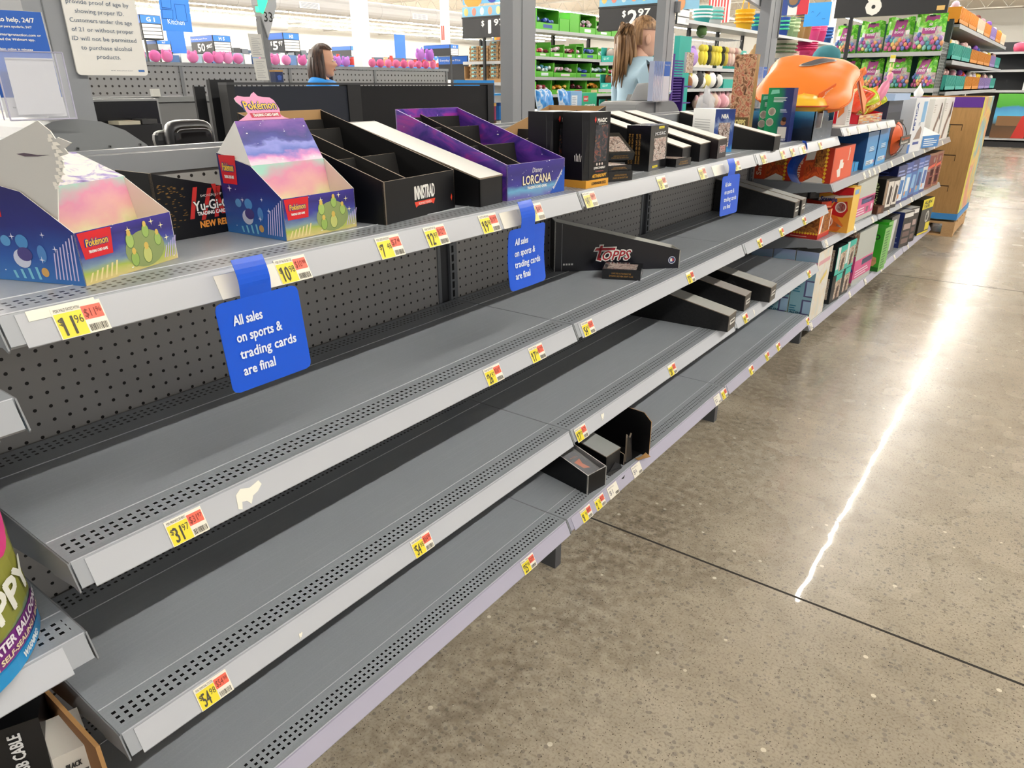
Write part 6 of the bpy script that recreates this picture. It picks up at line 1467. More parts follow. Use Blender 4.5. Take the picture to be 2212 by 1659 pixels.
# --- egg end cap
rackface('end_cap', 'end cap of stacked egg cartons under the one dollar price sign', -7.75, 10.0, 10.9, (1.37, 1.70), 2.05, .5, 'y', back=M('#9da0a4', .5))
EGG = M('#a58560', .8)
egg0 = None
def egg(label, x, y, z):
    global egg0
    if egg0 is None:
        t = thing('egg_carton', label, 'egg carton', (x, y, z), 0, 'brown egg cartons on the end cap')
        b = MB(); b.box((0, 0, .0), (.20, .12, .034), EGG); b.box((.008, .008, .034), (.192, .112, .060), M('#b5946c', .8))
        for k in range(4): b.blob((.03+.046*k, .002, .02), (.018, .012, .018), EGG, 8, 5)
        b.build('tray', t)
        b = MB(); b.box((.05, -.004, .020), (.15, .0, .056), M('#8fd2d8', .5)); b.box((.10, -.005, .024), (.148, -.003, .052), M('#3a4a50', .5)); b.build('label', t)
        egg0 = t; return t
    return dup(egg0, (x, y, z), 0, label)
n = 0
for (z, cols) in ((1.371, (5, 4, 5, 5)), (1.701, (4, 4, 5, 6))):
    for c, k in enumerate(cols):
        for q in range(k):
            egg('brown egg carton with teal label, %s column, %s up on the %s tier' % (ORD[c], ORD[q], 'lower' if z < 1.5 else 'upper'), -7.66+.215*c+(.06 if z > 1.5 and q == 0 else 0)*0, 10.06+(.0 if q < 4 else .02), z+q*.0605)
for i, (x0, x1) in enumerate(((-7.74, -7.30), (-7.28, -6.86))):
    t = thing('display_tray', 'kraft tray holding egg cartons, %s one on the lower tier' % ['first', 'second'][i], 'display tray', (x0, 9.995, 1.3705)); w = x1-x0; b = MB(); b.box((0, .02, .0), (w, .026, .06), KRAFT)
    for a in (0, w-.012): b.box((a, .02, .0), (a+.012, .35, .26), KRAFT)
    b.build('carton', t)
def price_sign(label, x0, x1, y, z0, z1, d, c, hz, post_x):
    t = thing('price_sign', label, 'price sign', (x0, y, z0)); w = x1-x0; h = z1-z0
    b = MB(); b.box((0, 0, 0), (w, .05, h), M('#1b1c20', .5)); b.box((-.01, -.006, h-.012), (w+.01, .056, h+.012), M('#0f1012', .5)); b.box((-.01, -.006, -.012), (w+.01, .056, .004), M('#0f1012', .5)); b.build('board', t)
    b = MB()
    b.text('$', (w*.40, -.001, h*.55), X, Z, h*.26, WHITE, 'R', bold=.05); b.text(d, (w*.50, -.001, h*.18), X, Z, h*.62, WHITE, 'C', wid=w*.13 if d != '1' else w*.042, bold=.05); b.text(c, (w*.58, -.001, h*.54), X, Z, h*.30, WHITE, wid=w*.17, bold=.05)
    for a in (.33, .66, .42): b.poly([(w*a, -.0012, .0), (w*a+.004, -.0012, 0), (w*a+.004, -.0012, h), (w*a, -.0012, h)], M('#2c2d31', .5))
    b.build('price_digits', t)
    PST = art('pastel_eggs_%d' % int(abs(x0)*10), [(0, '#6fb4dc'), (.35, '#e8b08a'), (.5, '#76bce0'), (.65, '#f0d88a'), (.8, '#7ec0e2'), (1, '#d8a0b8')], 'cells', scale=9)
    b = MB(); b.box((-.005, .01, h+.012), (w+.005, .03, h+hz), M('#79b8dc', .5), {'-y': M('#79b8dc', .5)})
    for k in range(7): b.blob((w*(.07+.145*k), .008, h+.012+hz*.45), (.045, .003, .06), M(['#f0c070', '#e88a7a', '#c8d8e0', '#f0a080', '#f2e0a0'][k % 5], .5), 12, 6)
    b.build('egg_header', t)
    if hz < .3: pass
    b = MB(); b.box((post_x, .01, -z0+.2), (post_x+.04, .05, 0), FDK); b.build('stand', t)
price_sign('black one dollar ninety-seven price sign with pastel egg header', -7.66, -6.5, 9.9, 2.065, 2.36, '1', '97', .16, .42)
price_sign('black two dollar ninety-seven price sign with pastel egg header', -5.0, -3.9, 9.85, 2.065, 2.36, '2', '97', .22, .38)
t = thing('hanging_poster', 'blue poster with orange sun and legs above the one dollar sign', 'poster', (-7.68, 9.95, 2.56)); b = MB(); b.box((0, 0, 0), (1.2, .01, .5), M('#6ab0e0', .5)); b.blob((.22, -.004, .1), (.2, .004, .16), M('#f09a3a', .5), 14, 6); b.blob((.62, -.004, .12), (.12, .004, .12), M('#3a4ab0', .5), 10, 6); b.build('board', t)
t = thing('hanging_poster', 'yellow and orange poster behind the egg cartons', 'poster', (-7.55, 10.62, 1.95)); b = MB(); b.box((0, 0, -.25), (.75, .01, .3), M('#ecc92e', .5)); b.blob((.18, -.004, .12), (.13, .004, .13), M('#f0923a', .5), 12, 6); b.build('board', t)
# --- plush end cap in teal trays
rackface('end_cap', 'end cap of teal trays full of plush animals', -4.98, 9.9, 11.1, (.92, 1.27, 1.64), 1.95, .5, 'y', back=M('#c8ccce', .5))
TONE = [['#b9b0a8', '#8fb0c8', '#a88a7a', '#d8a878', '#c8c0d0', '#c0a890'], ['#7a4a2c', '#e6ddd0', '#a06a42', '#ece6dc', '#8a5a3a', '#d8cabc'], ['#8a6a4c', '#e0d6c8', '#5a3c2a', '#c8a880', '#ece4d8', '#7a5238']]
for r_, z in enumerate((1.64, 1.27, .92)):
    t = thing('teal_tray', 'teal plush tray on the %s level of the end cap' % ['upper', 'middle', 'lower'][r_], 'display tray', (-4.96, 9.89, z+.001)); b = MB(); b.box((0, 0, 0), (1.1, .01, .085), TEAL)
    for a in (0, 1.09): b.box((a, 0, 0), (a+.01, .4, .2), TEAL)
    b.text('$2.97', (.05, -.001, .03), X, Z, .03, M('#d8f0ec'), wid=.09); b.build('carton', t)
    for i in range(6):
        t2 = plush('small plush animal, %s along the %s teal tray' % (ORD[i], ['upper', 'middle', 'lower'][r_]), (-4.86+.175*i, 10.03+.04*(i % 2), z+.03+.015*(i % 3)), .085, TONE[r_][i], True, 'plush animals in teal trays', TONE[r_][(i+2) % 6], R(-90))
# --- candy aisle, green shipper trays
rackface('candy_shelving', 'candy shelving with green shipper trays beyond the checkouts', -6.3, 10.1, 14.6, (1.18, 1.45, 1.76, 2.16), 2.2, .5, back=M('#1d2a1c', .7), backtop=1.74)
WRAP = [['#e8e0ec', '#d88ab0', '#f0d0dc'], ['#2a4aa8', '#5a7ad0', '#8aa4e0'], ['#b83a4a', '#e0c0c8', '#7a2a3a'], ['#6a2a3a', '#a84a4a', '#3a1a22'], ['#e0a030', '#c87a20', '#f0c050'], ['#b8d8e0', '#5a9ab8', '#e6eef2']]
def green_tray(label, y, z, w, h, pal, kind, hy):
    t = thing('green_tray', label, 'shipper tray', (-6.31, y, z), 0, 'green candy shipper trays'); b = MB()
    if kind == 'closed': b.box((-.3, 0, 0), (0, w, h), GREEN, {'+z': M('#6cc63c', .45)})
    else:
        b.box((-.3, 0, 0), (0, .012, h), GREEN); b.box((-.3, w-.012, 0), (0, w, h*(1 if kind == 'tall' else .8)), GREEN); b.box((-.3, 0, 0), (-.29, w, h), GREEND); b.box((-.012, .012, 0), (0, w-.012, h*.33), GREEN); b.box((-.29, .012, 0), (-.012, w-.012, .01), GREEND)
        if kind == 'tall': b.box((-.3, .012, h-.012), (0, w-.012, h), GREEN)
    b.build('carton', t)
    if kind != 'closed':
        rnd = random.Random(int(y*100+z*10)); b = MB()
        for k in range(9):
            b.blob((-.09+rnd.uniform(-.05, .05), .05+(w-.1)*(k/8), h*.42+rnd.uniform(0, h*.22)), (.04, .045, .03), M(WRAP[pal][k % 3], .3), 7, 5, .2)
        o = b.build('wrapped_candy', loc=(-6.31, y, z), label='candies inside the '+label.split(', '+{'tall': 'framed', 'closed': 'closed', 'open': 'low'}[kind])[0], cat='candy', kind='stuff')
        b = MB(); b.poly([(.001, w*.3, h*.08), (.001, w*.7, h*.08), (.001, w*.7, h*.25), (.001, w*.3, h*.25)], M(['#f0e8ee', '#2a4a9a', '#d8d8d4', '#c83a34', '#e8d8a0', '#dce8ec'][pal], .4)); b.build('tray_label', t)
gi = 0
for lv, (z, nm, row) in enumerate(((2.161, 'top', (('tall', .66, .30, 1), ('closed', .30, .19, 0), ('closed', .30, .30, 0), ('tall', .55, .30, 0), ('tall', .55, .22, 0), ('closed', .5, .2, 0))), (1.761, 'second', (('open', .40, .17, 2), ('open', .40, .22, 0), ('open', .36, .2, 2), ('tall', .22, .2, 0), ('open', .5, .24, 1), ('open', .42, .2, 5), ('open', .5, .2, 3))),
        (1.451, 'third', (('open', .52, .26, 5), ('open', .72, .22, 0), ('open', .46, .22, 1), ('open', .6, .24, 5), ('open', .5, .22, 2))), (1.181, 'bottom', (('open', .45, .2, 2), ('open', .55, .22, 4), ('open', .56, .24, 3), ('open', .55, .26, 4), ('open', .5, .2, 2))))):
    y = 10.13
    for i, (kind, w, h, pal) in enumerate(row):
        green_tray('green candy tray, %s along the %s candy shelf, %s' % (ORD[i], nm, {'tall': 'framed opening', 'closed': 'closed box', 'open': 'low front'}[kind]), y, z+.0008, w, h, pal, kind, 0); y += w+.02
b = MB(); b.box((-.02, 0, 0), (0, .05, .75), M('#dcdcda', .5))
for k in range(5): b.box((0, .004, .04+k*.12), (.003, .046, .13+k*.12), M('#f0f0ee', .5))
b.box((0, 0, .66), (.004, .05, .75), M('#2a6ac8', .45)); b.build('aisle_marker', loc=(-6.206, 9.850, 2.037), label='narrow blue topped aisle marker strip beside the wide grey post', cat='sign')
# impulse candy near the register
t = thing('impulse_rack', 'low checkout rack under the blue candy bags', 'shelving', (-2.42, 4.40, 0)); b = MB(); b.box((-.3, 0, .05), (0, 1.05, 1.12), M('#5a5d61', .5)); b.build('cabinet', t); b = MB(); b.box((-.31, -.01, 1.12), (.01, 1.06, 1.135), FSH); b.build('shelf_board', t)
for i in range(4):
    pillow('bright blue candy bag with white top, %s of four by the post' % ORD[i], (-2.50+.05*(i % 2), 4.50+.155*i, 1.206), (.085, .07, .03), art('blue_candy', [(.3, '#1f7ad0'), (.5, '#3a9ae4'), (.62, '#e4eef4'), (.72, '#2a86d8')], scale=3, dist=1), M('#dce8f2'), 'candy_bag', ry=R(78), rz=R(4*i-6), wr=.01, group='blue candy bags by the post')
carton('candy_box', 'blue and white candy box at the end of the blue bags', 'box', (-2.44, 5.06, 1.1355), R(-4), (.12, .16, .14), '#5a9ad8', {'+x': '#8ab8e0'}, [('R', 'x', .1, .1, .6, .75, '#e8eef4'), ('L', 'x', .15, .15, .55, .7, 6, '#a8b8c8')])
carton('gum_box', 'green gum multipack standing beside the blue candy box', 'box', (-2.44, 5.24, 1.1355), R(-4), (.12, .22, .125), '#2fb48a', None, [('R', 'x', .1, .45, .42, .8, '#d84a4a'), ('T', 'x', 'ORBIT', .13, .55, .12, '#f4f4f0', .26), ('T', 'x', 'menta', .2, .12, .22, '#f0f8f4', .7)])
t = thing('snack_shelf', 'blue backed shelf of snack tubs at the end of the black partition', 'shelving', (-1.7, 2.98, 0)); b = MB(); b.box((-.2, 0, 0), (0, .34, 1.04), M('#33363a', .5)); b.box((-.2, 0, 1.04), (-.18, .34, 1.345), M('#1a86cc', .5)); b.box((-.18, .0, 1.265), (-.0, .34, 1.275), M('#1a86cc', .5)); b.build('cabinet', t)
for i, (y, z, c, c2) in enumerate(((3.03, 1.135, '#c02434', '#7a1c2c'), (3.12, 1.135, '#8a1e4a', '#c89a4a'), (3.21, 1.135, '#2a7ac8', '#1a4a8a'), (3.03, 1.0405, '#c02434', '#e0c080'), (3.12, 1.0405, '#d8b04a', '#5a3a1a'), (3.21, 1.0405, '#3a8ad0', '#e8e8e0'))):
    b = MB(); b.lathe([(.038, 0), (.038, .075), (.04, .075), (.04, .09), (.01, .092)], M(c, .35), (-.06, 0, 0), 14, mats=[M(c, .35), M(c2, .35), M(c2, .35), M(c2, .35), M(c2, .35)])
    b.build('snack_tub', loc=(-1.7, y, z), label='round snack tub, %s of the %s row, %s' % (ORD[i % 3], 'upper' if i < 3 else 'lower', ['red', 'maroon', 'blue', 'red and cream', 'gold', 'pale blue'][i]), cat='tub', group='snack tubs by the partition')
# purple slatted stand and its tray pack
t = thing('purple_stand', 'purple slatted cardboard stand behind the plastic bag', 'stand', (-2.0, 6.04, 0)); PUR = M('#4a2a86', .5); b = MB(); b.box((-.2, .0, .0), (-.19, .42, 1.58), PUR); b.box((-.2, .0, .0), (0, .02, 1.57), PUR)
for k in range(16): b.box((-.02, .02, 1.18+k*.022), (.0, .2, 1.19+k*.022), PUR)
b.box((-.2, .24, 1.0), (0, .26, 1.38), PUR)
for z in (1.16, 1.30): b.box((-.2, .26, z), (0, .42, z+.012), PUR)
b.build('slatted_panel', t)
carton('sticker_pack', 'pale printed pack hung on the purple stand', 'pack', (-2.0, 6.30, 1.42), 0, (.02, .16, .17), '#b8c0c8', {'+x': PHOTO})
t = thing('teal_stand', 'tall teal back card rising behind the purple stand', 'stand', (-2.6, 7.45, 0)); b = MB(); b.box((-.3, .0, .0), (0, .3, 1.80), TEAL); b.build('card', t)
t = thing('shelf_strip', 'white ticket strips hanging at the end of the basket shelf', 'ticket strip', (-3.9, 10.15, 2.12)); b = MB(); b.box((-.02, 0, 0), (0, .42, .31), M('#2a2b2e', .5))
for k in range(3): b.box((0, .01, .01+k*.1), (.004, .41, .095+k*.1), M('#e8e8e0', .5))
b.build('strip_holder', t)
t = thing('hanging_poster', 'pastel poster edge above the white ticket strips', 'poster', (-3.88, 9.95, 2.28)); b = MB(); b.box((0, 0, 0), (.38, .01, .4), M('#8ac0e0', .5)); b.blob((.12, -.004, .08), (.06, .004, .09), M('#e8a878', .5), 10, 6); b.build('board', t)
# --- basket aisle
rackface('basket_shelving', 'long shelving of baskets and plush beyond the lane posts', -3.9, 10.45, 19.2, (.95, 1.27, 1.57, 2.2), 2.24, .5, back=M('#2c2a28', .7), backtop=1.60)
def tub(label, y, z, r, h, c, c2, stack=1, handle=True, x=-4.08, name='basket', group='easter baskets on the top shelf'):
    t = thing(name, label, 'basket', (x, y, z), 0, group)
    for s in range(stack):
        b = MB(); zz = s*h*.42
        b.lathe([(r*.72, zz), (r, zz+h), (r*1.04, zz+h*1.02), (r*.96, zz+h*1.0), (r*.7, zz+h*.1)], M(c, .5), seg=16); b.build('bucket', t, smooth=True)
        if s == stack-1:
            b = MB()
            for k in range(3): b.lathe([(r*1.01, zz+h*(.35+.2*k)), (r*1.05, zz+h*(.4+.2*k)), (r*1.03, zz+h*(.45+.2*k))], M(c2, .5), seg=16)
            b.build('band', t)
    if handle:
        top = h*(1+.42*(stack-1)); b = MB(); b.tube([(0, r*.98*math.cos(a), top+r*1.2*math.sin(a)) for a in [PI*k/10 for k in range(11)]], r*.07, M(c2, .5), 6); b.build('handle', t)
    return t
bl = [(11.45, .15, .24, '#3fb8b4', '#e8f0ee', 1, 0, 'teal gift tray'), (11.95, .14, .26, '#e4e8e6', '#58b8b0', 1, 0, 'pale egg tray'), (13.3, .165, .32, '#f0b81e', '#d89a10', 1, 1, 'yellow pleated bucket'), (14.0, .12, .30, '#2a6aa8', '#2a9a7a', 1, 0, 'blue bucket with teal lid'), (14.45, .11, .22, '#2aa0b0', '#1a6a80', 1, 0, 'short teal bucket'),
      (15.48, .12, .34, '#2a4aa0', '#2aa07a', 1, 1, 'blue and green bucket'), (15.85, .11, .26, '#8aa87a', '#a8c090', 2, 0, 'pair of nested sage pots'), (16.2, .11, .36, '#98b488', '#b8c8a0', 1, 0, 'sage pot'), (16.6, .11, .28, '#b08a58', '#3a3c48', 3, 0, 'nested wicker basket with dark bands'), (17.05, .11, .28, '#a87e4c', '#484a58', 3, 0, 'wicker basket with dark bands'),
      (17.6, .14, .2, '#e04a8c', '#c83a78', 3, 0, 'stack of hot pink baskets'), (18.15, .14, .2, '#d8407f', '#e86aa0', 3, 0, 'farther stack of hot pink baskets'), (18.8, .12, .34, '#1f4a8a', '#2a62a8', 1, 0, 'navy bucket')]
for i, (y, r, h, c, c2, st, hd, nm) in enumerate(bl): tub('%s on the top basket shelf, %s along' % (nm, ORD[i]), y, 2.2015, r, h, c, c2, st, hd)
b = MB(); b.box((-4.4, 14.9, 1.77), (-3.9, 19.2, 1.80), M('#8e9194', .45)); b.box((-3.9, 14.9, 1.755), (-3.894, 19.2, 1.802), FSH); b.build('far_shelf_board', label='raised grey shelf holding the hot pink open weave baskets', cat='shelf')
for i, (y, r, h, c, c2, st, nm) in enumerate(((15.75, .24, .34, '#d8d0c0', '#4a5a3a', 1, 'cream round basket with dark green lining'), (16.3, .14, .16, '#d8b0a8', '#e8c8c0', 1, 'pale pink basket'), (17.15, .26, .20, '#e0407f', '#c83470', 3, 'stack of hot pink open weave baskets'), (18.2, .17, .2, '#d8c8b0', '#e8dcc8', 1, 'small cream basket'), (18.8, .16, .2, '#28305a', '#e8e8e8', 1, 'navy and white basket'))):
    tub('%s on the second basket shelf, %s along' % (nm, ORD[i]), y, 1.8015, r, h, c, c2, st, False, group='baskets on the second shelf')
for i in range(12):
    y = 11.25+i*.145; c = ['#d8c84a', '#e8d84a', '#3a3a2a', '#c8b84a'][i % 4] if i < 8 else ['#c8a8a0', '#d8c0b4', '#b89088', '#e0d0c0'][i % 4]
    t = thing('hanging_plush', 'hanging plush on a peg hook, %s along the second shelf row, %s' % (ORD[i], 'yellow bee tones' if i < 8 else 'dusty pink'), 'plush toy', (-3.95, y, 1.60), 0, 'plush hanging on peg hooks')
    b = MB(); b.blob((0, 0, .12), (.05, .06, .11), M(c, .9), 9, 7, .06); b.blob((0, 0, .25), (.05, .055, .055), M(c, .9), 9, 6, .05); b.build('body', t, smooth=True)
    b = MB(); b.tube([(-.3, 0, .42), (.04, 0, .42)], .006, STEEL, 6); b.tube([(.03, 0, .42), (.0, 0, .31)], .003, STEEL, 4); b.build('hook', t)
plush('purple long eared plush at the near end of the second basket shelf', (-3.98, 10.9, 1.5715), .15, '#b898d8', True, None, '#a080c8')
plush('dark green dinosaur plush lying on the upper rail of basket shelving', (-4.0, 11.3, 2.0), .1, '#4a6a3a', False)
plush('big tan teddy plush sitting far along the second basket shelf', (-4.0, 14.0, 1.5715), .22, '#c8a070', True)
carton('teal_box', 'teal angled gift box beside the tan teddy plush', 'box', (-3.95, 12.95, 1.5715), 0, (.3, .28, .3), '#2aa89c', None, [('P', 'x', [(.1, .3), (.9, .1), (.9, .9), (.5, .9)], '#e8e8e0')])
PC = ['#8a5a3c', '#f0f0f0', '#3a3a3c', '#f4f2ee', '#e8d878', '#f0f0ee', '#2a2a2c', '#e0e0dc']
for i in range(8): plush('small plush animal on the third basket shelf, %s along' % ORD[i], (-3.97, 10.85+.17*i, 1.2715), .10+.02*(i % 3), PC[i], True, 'plush on the third basket shelf', PC[(i+3) % 8])
carton('teal_box', 'teal tray of white cards on the third basket shelf', 'box', (-3.93, 12.25, 1.2715), 0, (.35, .9, .14), '#2aa89c', {'+z': '#e4e6e2'}, [('T', 'x', '5', .5, .3, .3, '#d8f0ec', .04)])
carton('teal_box', 'wide row of white cards behind the golden carton', 'box', (-4.05, 12.3, 1.4125), 0, (.2, .8, .10), '#e2e4de', None, [('L', 'x', .02, .1, .98, .9, 3, '#d0d2cc')])
for i in range(10): plush('pale pink bunny plush on the low basket shelf, %s along' % ORD[i], (-3.98, 11.35+.19*i, .9515), .11+.03*(i % 2)*1.0, ['#e0aab4', '#d89ca8', '#e8b8c0', '#c8b0a0'][i % 4 if i > 2 else 3], True, 'pale plush on the low basket shelf', '#e8c0c6')
# --- egg bag end cap
t = rackface('end_cap', 'end cap stacked with green bags of plastic eggs', -1.72, 10.0, 11.24, (.85, 1.275, 1.675), 2.02, .5, 'y', back=M('#1c4a46', .6))
b = MB()
for k in range(26): b.box((1.235, .0, .9+k*.034), (1.24, .5, .904+k*.034), STEEL)
for k in range(8): b.box((1.235, .02+k*.065, .9), (1.24, .024+k*.065, 1.78), STEEL)
b.build('wire_side', t)
EGC = ['#cf6a98', '#e8cf7c', '#5aaab2', '#a884c4', '#e4a274', '#6a84c4', '#c0559a', '#8cc4b2']
eb0 = {}
def egg_bag(label, x, y, z, s=1., rz=0, cut=0, v=0):
    if v in eb0: return dup(eb0[v], (x, y, z), rz, label, scale=(s, s, s))
    t = thing('egg_bag', label, 'egg bag', (x, y, z), rz, 'green bags of plastic eggs'); rnd = random.Random(v+3); eb0[v] = t; t.scale = (s, s, s)
    w, h = .29, .36; b = MB(); LG = art('bag_grass', [(.3, '#3f9a22'), (.5, '#6cc83a'), (.62, '#a8e070'), (.75, '#4aa828')], scale=5, dist=1.5, rough=.2)
    n = 8; pts = []
    for j in range(n+1):
        vv = j/n; row = []
        for i in range(n+1):
            u = i/n; e = (math.sin(PI*u)**.5)*(math.sin(PI*min(vv*1.05+.02, 1))**.5)
            row.append(Vector((w*(u-.5)*(1-.12*math.sin(PI*vv)*0-.06*vv), -.075*e+rnd.uniform(-.006, .006), h*vv+.012*math.sin(u*9+v)*vv)))
        pts.append(row)
    for j in range(n):
        for i in range(n):
            uv = [((i+a)/n, (j+c)/n) for a, c in ((0, 0), (1, 0), (1, 1), (0, 1))]
            mt = LG if (j < 1 or j > 4 or (i in (0, 7) and j > 3)) else art('clear_eggs', [(.3, '#a8bcc4'), (.42, '#d0a4b4'), (.5, '#dcdccc'), (.6, '#9cc0c0'), (.7, '#b8a0cc')], scale=7, dist=.6, rough=.12)
            b.poly([pts[j][i], pts[j][i+1], pts[j+1][i+1], pts[j+1][i]], mt, uv)
            k = lambda q: Vector((q.x, -q.y*.6+.01, q.z)); b.poly([k(pts[j+1][i]), k(pts[j+1][i+1]), k(pts[j][i+1]), k(pts[j][i])], LG, uv)
    b.build('clear_bag', t, smooth=True)
    b = MB()
    for k in range(20):
        r_, c_ = divmod(k, 6); b.blob((w*(-.38+.152*c_+.07*(r_ % 2)), -.062-rnd.uniform(0, .012)+.012*abs(c_-2.5)/2.5, h*(.12+.11*r_)+rnd.uniform(-.008, .008)), (.021, .018, .026), M(EGC[rnd.randrange(8)], .25), 8, 6)
    b.build('plastic_egg_fill', t, smooth=True, kind='stuff')
    b = MB(); b.slab([(-w*.24, -.082, h*.46), (w*.17, -.085, h*.46), (w*.24, -.03, h*.93), (-w*.17, -.03, h*.93)], (0, .002, 0), M('#a8508c', .35))
    xd = X; yd = Vector((.01, .055, .15)).normalized(); b.text('50', (0, -.066, h*.66), xd, yd, .024, M('#f0e0ec'), 'C', bold=.05, lift=.004); b.text('EGGS', (0, -.078, h*.54), xd, yd, .026, M('#f0e0ec'), 'C', bold=.05, lift=.004)
    b.slab([(-w*.09, -.036, h*.90), (w*.09, -.036, h*.90), (w*.09, -.03, h*.95), (-w*.09, -.03, h*.95)], (0, .002, 0), M('#2a3a2a', .5)); b.build('header_label', t)
    return t
for i, (x, s) in enumerate(((-1.58, .88), (-1.29, .98), (-.985, 1.05), (-.665, 1.15))): egg_bag('green bag of plastic eggs on the upper shelf, %s from the lane post side' % ORD[i], x, 10.13, 1.677, s, R(-4+4*i), v=i % 2)
for i, (x, s, rz) in enumerate(((-1.22, .92, 6), (-.93, 1.0, 4), (-.62, .95, -28))): egg_bag('green bag of plastic eggs on the middle shelf, %s from the lane post side' % ORD[i], x, 10.13, 1.277, s, R(rz), v=i % 2)
egg_bag('green bag of purple plastic eggs mostly hidden on the middle shelf', -1.5, 10.16, 1.277, .95, R(10), v=1)
for i, x in enumerate((-1.3, -.98, -.66)): egg_bag('green bag of plastic eggs low behind the pallet display, %s from the post side' % ORD[i], x, 10.13, .852, .95, 0, v=i % 2)
t = thing('hanging_plush', 'small cream bunny toy with yellow ticket dangling before the egg bags', 'plush toy', (-.98, 9.985, 1.36)); b = MB(); b.blob((0, 0, .06), (.03, .02, .05), M('#f0dca8', .9), 8, 6); b.blob((0, 0, .13), (.025, .02, .025), M('#f0dca8', .9), 8, 6); b.blob((-.012, 0, .175), (.008, .008, .03), M('#f0dca8', .9), 6, 5); b.blob((.018, 0, .172), (.008, .008, .03), M('#f0dca8', .9), 6, 5); b.build('body', t, smooth=True)
b = MB(); b.box((-.03, -.004, .21), (.03, 0, .29), M('#e8e6dc')); b.box((-.028, -.005, .25), (.028, -.003, .285), M('#e8d850')); b.tube([(0, -.002, .29), (0, .03, .31)], .003, STEEL, 4); b.build('ticket', t)
t = thing('price_sign', 'black hanging price sign with big eight above the egg bags', 'price sign', (-1.70, 9.85, 2.065)); b = MB(); b.box((0, 0, 0), (1.21, .05, .62), M('#26272a', .5)); b.build('board', t)
b = MB(); b.text('8', (.43, -.001, .03), X, Z, .25, WHITE, 'C', wid=.145, bold=.07); b.text('$', (.30, -.001, .21), X, Z, .1, WHITE, 'C', bold=.05); b.text('48', (.56, -.001, .20), X, Z, .1, WHITE, bold=.05); b.box((1.1, -.004, .03), (1.18, 0, .075), M('#e0b870')); b.build('price_digits', t)
b = MB(); b.box((.18, .01, -1.2), (.22, .05, 0), FDK); b.build('stand', t)
# --- shelving along the far right, toys in coloured bins
rackface('toy_shelving', 'long shelving of teal and orange toy bins beyond the pallet display', -.42, 10.54, 17.6, (.45, .84, 1.235, 1.59, 1.985), 2.02, .5, back=M('#3a3c40', .6))
BINC = {'teal': '#3fb0a4', 'orange': '#e0922a', 'lilac': '#9a86c8', 'cream': '#e8d8c0'}
def fence_bin(label, y, z, w, c, toys):
    t = thing('toy_bin', label, 'bin', (-.44, y, z), 0, 'slatted toy bins'); b = MB(); mt = M(BINC[c], .5); h = .19
    b.box((-.4, 0, 0), (0, w, .02), mt); b.box((-.012, 0, 0), (0, w, .06), mt); b.box((-.4, 0, 0), (0, .012, h), mt); b.box((-.4, w-.012, 0), (0, w, h), mt)
    k = 0.
    while k < w-.05: b.box((-.012, k+.01, .06), (0, k+.045, h), mt); k += .1
    b.build('slatted_wall', t)
    rnd = random.Random(int(y*37+z*11))
    for k in range(5):
        b = MB(); b.blob((0, 0, .08), (.07, .06, .08), M(toys[k % len(toys)], .8), 9, 7, .08); b.blob((.01, 0, .17), (.045, .05, .045), M(toys[(k+1) % len(toys)], .8), 8, 6)
        b.build('soft_toy', loc=(-.58+rnd.uniform(-.06, .06), y+w*(.14+.18*k), z+.02+rnd.uniform(.0, .05)), label='soft toy heaped in the '+label, cat='soft toy', group='soft toys in slatted bins', smooth=True)
TY_ = [['#e8e4dc', '#d8c8e0', '#f0f0ec'], ['#f0d850', '#e8c030', '#f4f0e4'], ['#c8a0a0', '#7a3a34', '#e0c0b8'], ['#e8e6e0', '#d0e0d8', '#e0a0b0'], ['#d84a3a', '#8a5ac0', '#3a5ab0']]
for lv, (z, seq) in enumerate(((1.986, ('orange', 'orange', 'cream', 'orange', 'lilac', 'orange', 'cream')), (1.591, ('teal', 'teal', 'orange', 'orange', 'orange', 'lilac', 'teal')), (1.236, ('teal', 'teal', 'orange', 'orange', 'lilac', 'lilac', 'teal')), (.841, ('teal', 'orange', 'lilac', 'teal', 'lilac', 'orange', 'teal')))):
    for i, c in enumerate(seq): fence_bin('%s slatted toy bin, %s along the %s toy shelf' % (c, ORD[i], ['top', 'second', 'third', 'fourth'][lv]), 10.58+i*.98, z+.0005, .92, c, TY_[(i+lv) % 5])
for i, y in enumerate((10.6, 11.5, 12.4, 13.3, 14.2, 15.1)): plush('soft toy lying on the lowest toy shelf, %s from the end cap, %s' % (ORD[i], ['blue', 'pink', 'lilac', 'yellow', 'navy', 'cream'][i]), (-.6, y, .4505), .16, ['#4a6ac0', '#e08ab0', '#a890d8', '#e8c84a', '#2a3a7a', '#e8dcc8'][i], True, 'soft toys on the lowest toy shelf')
# --- far garden shelving with pool carton
rackface('garden_shelving', 'dark far shelving with pool cartons at the end of the aisle', -1.2, 20.0, 22.6, (.2, 1.2, 1.62, 1.98), 2.2, .6, 'y', back=M('#2e3034', .6))
carton('pool_carton', 'big carton with a round pool picture on the far shelving', 'carton', (-.50, 19.98, .202), R(-90), (.4, .66, .93), '#5a4a3a', {'+x': art('pool_scene', [(0, '#6a4a30'), (.3, '#4a3a2a'), (.5, '#5ab0d8'), (.68, '#4a8ac0'), (.72, '#4a9a3a'), (1, '#5aa840')], 'v', scale=2, dist=.2)}, [('P', 'x', [(.62, 0), (1, 0), (1, .55), (.8, .5)], '#b8302a'), ('R', 'x', .1, .28, .9, .5, '#7a5a3c')])
carton('game_carton', 'stack of red and white cartons at the far end of the aisle', 'carton', (.24, 19.98, .202), R(-90), (.4, .6, .5), '#c8c4c0', {'+x': art('toy_scene', [(.2, '#c83a34'), (.4, '#e8e4e0'), (.55, '#4a5a8a'), (.7, '#d8a0a0'), (.9, '#e8e8e4')], 'cells', scale=6)})
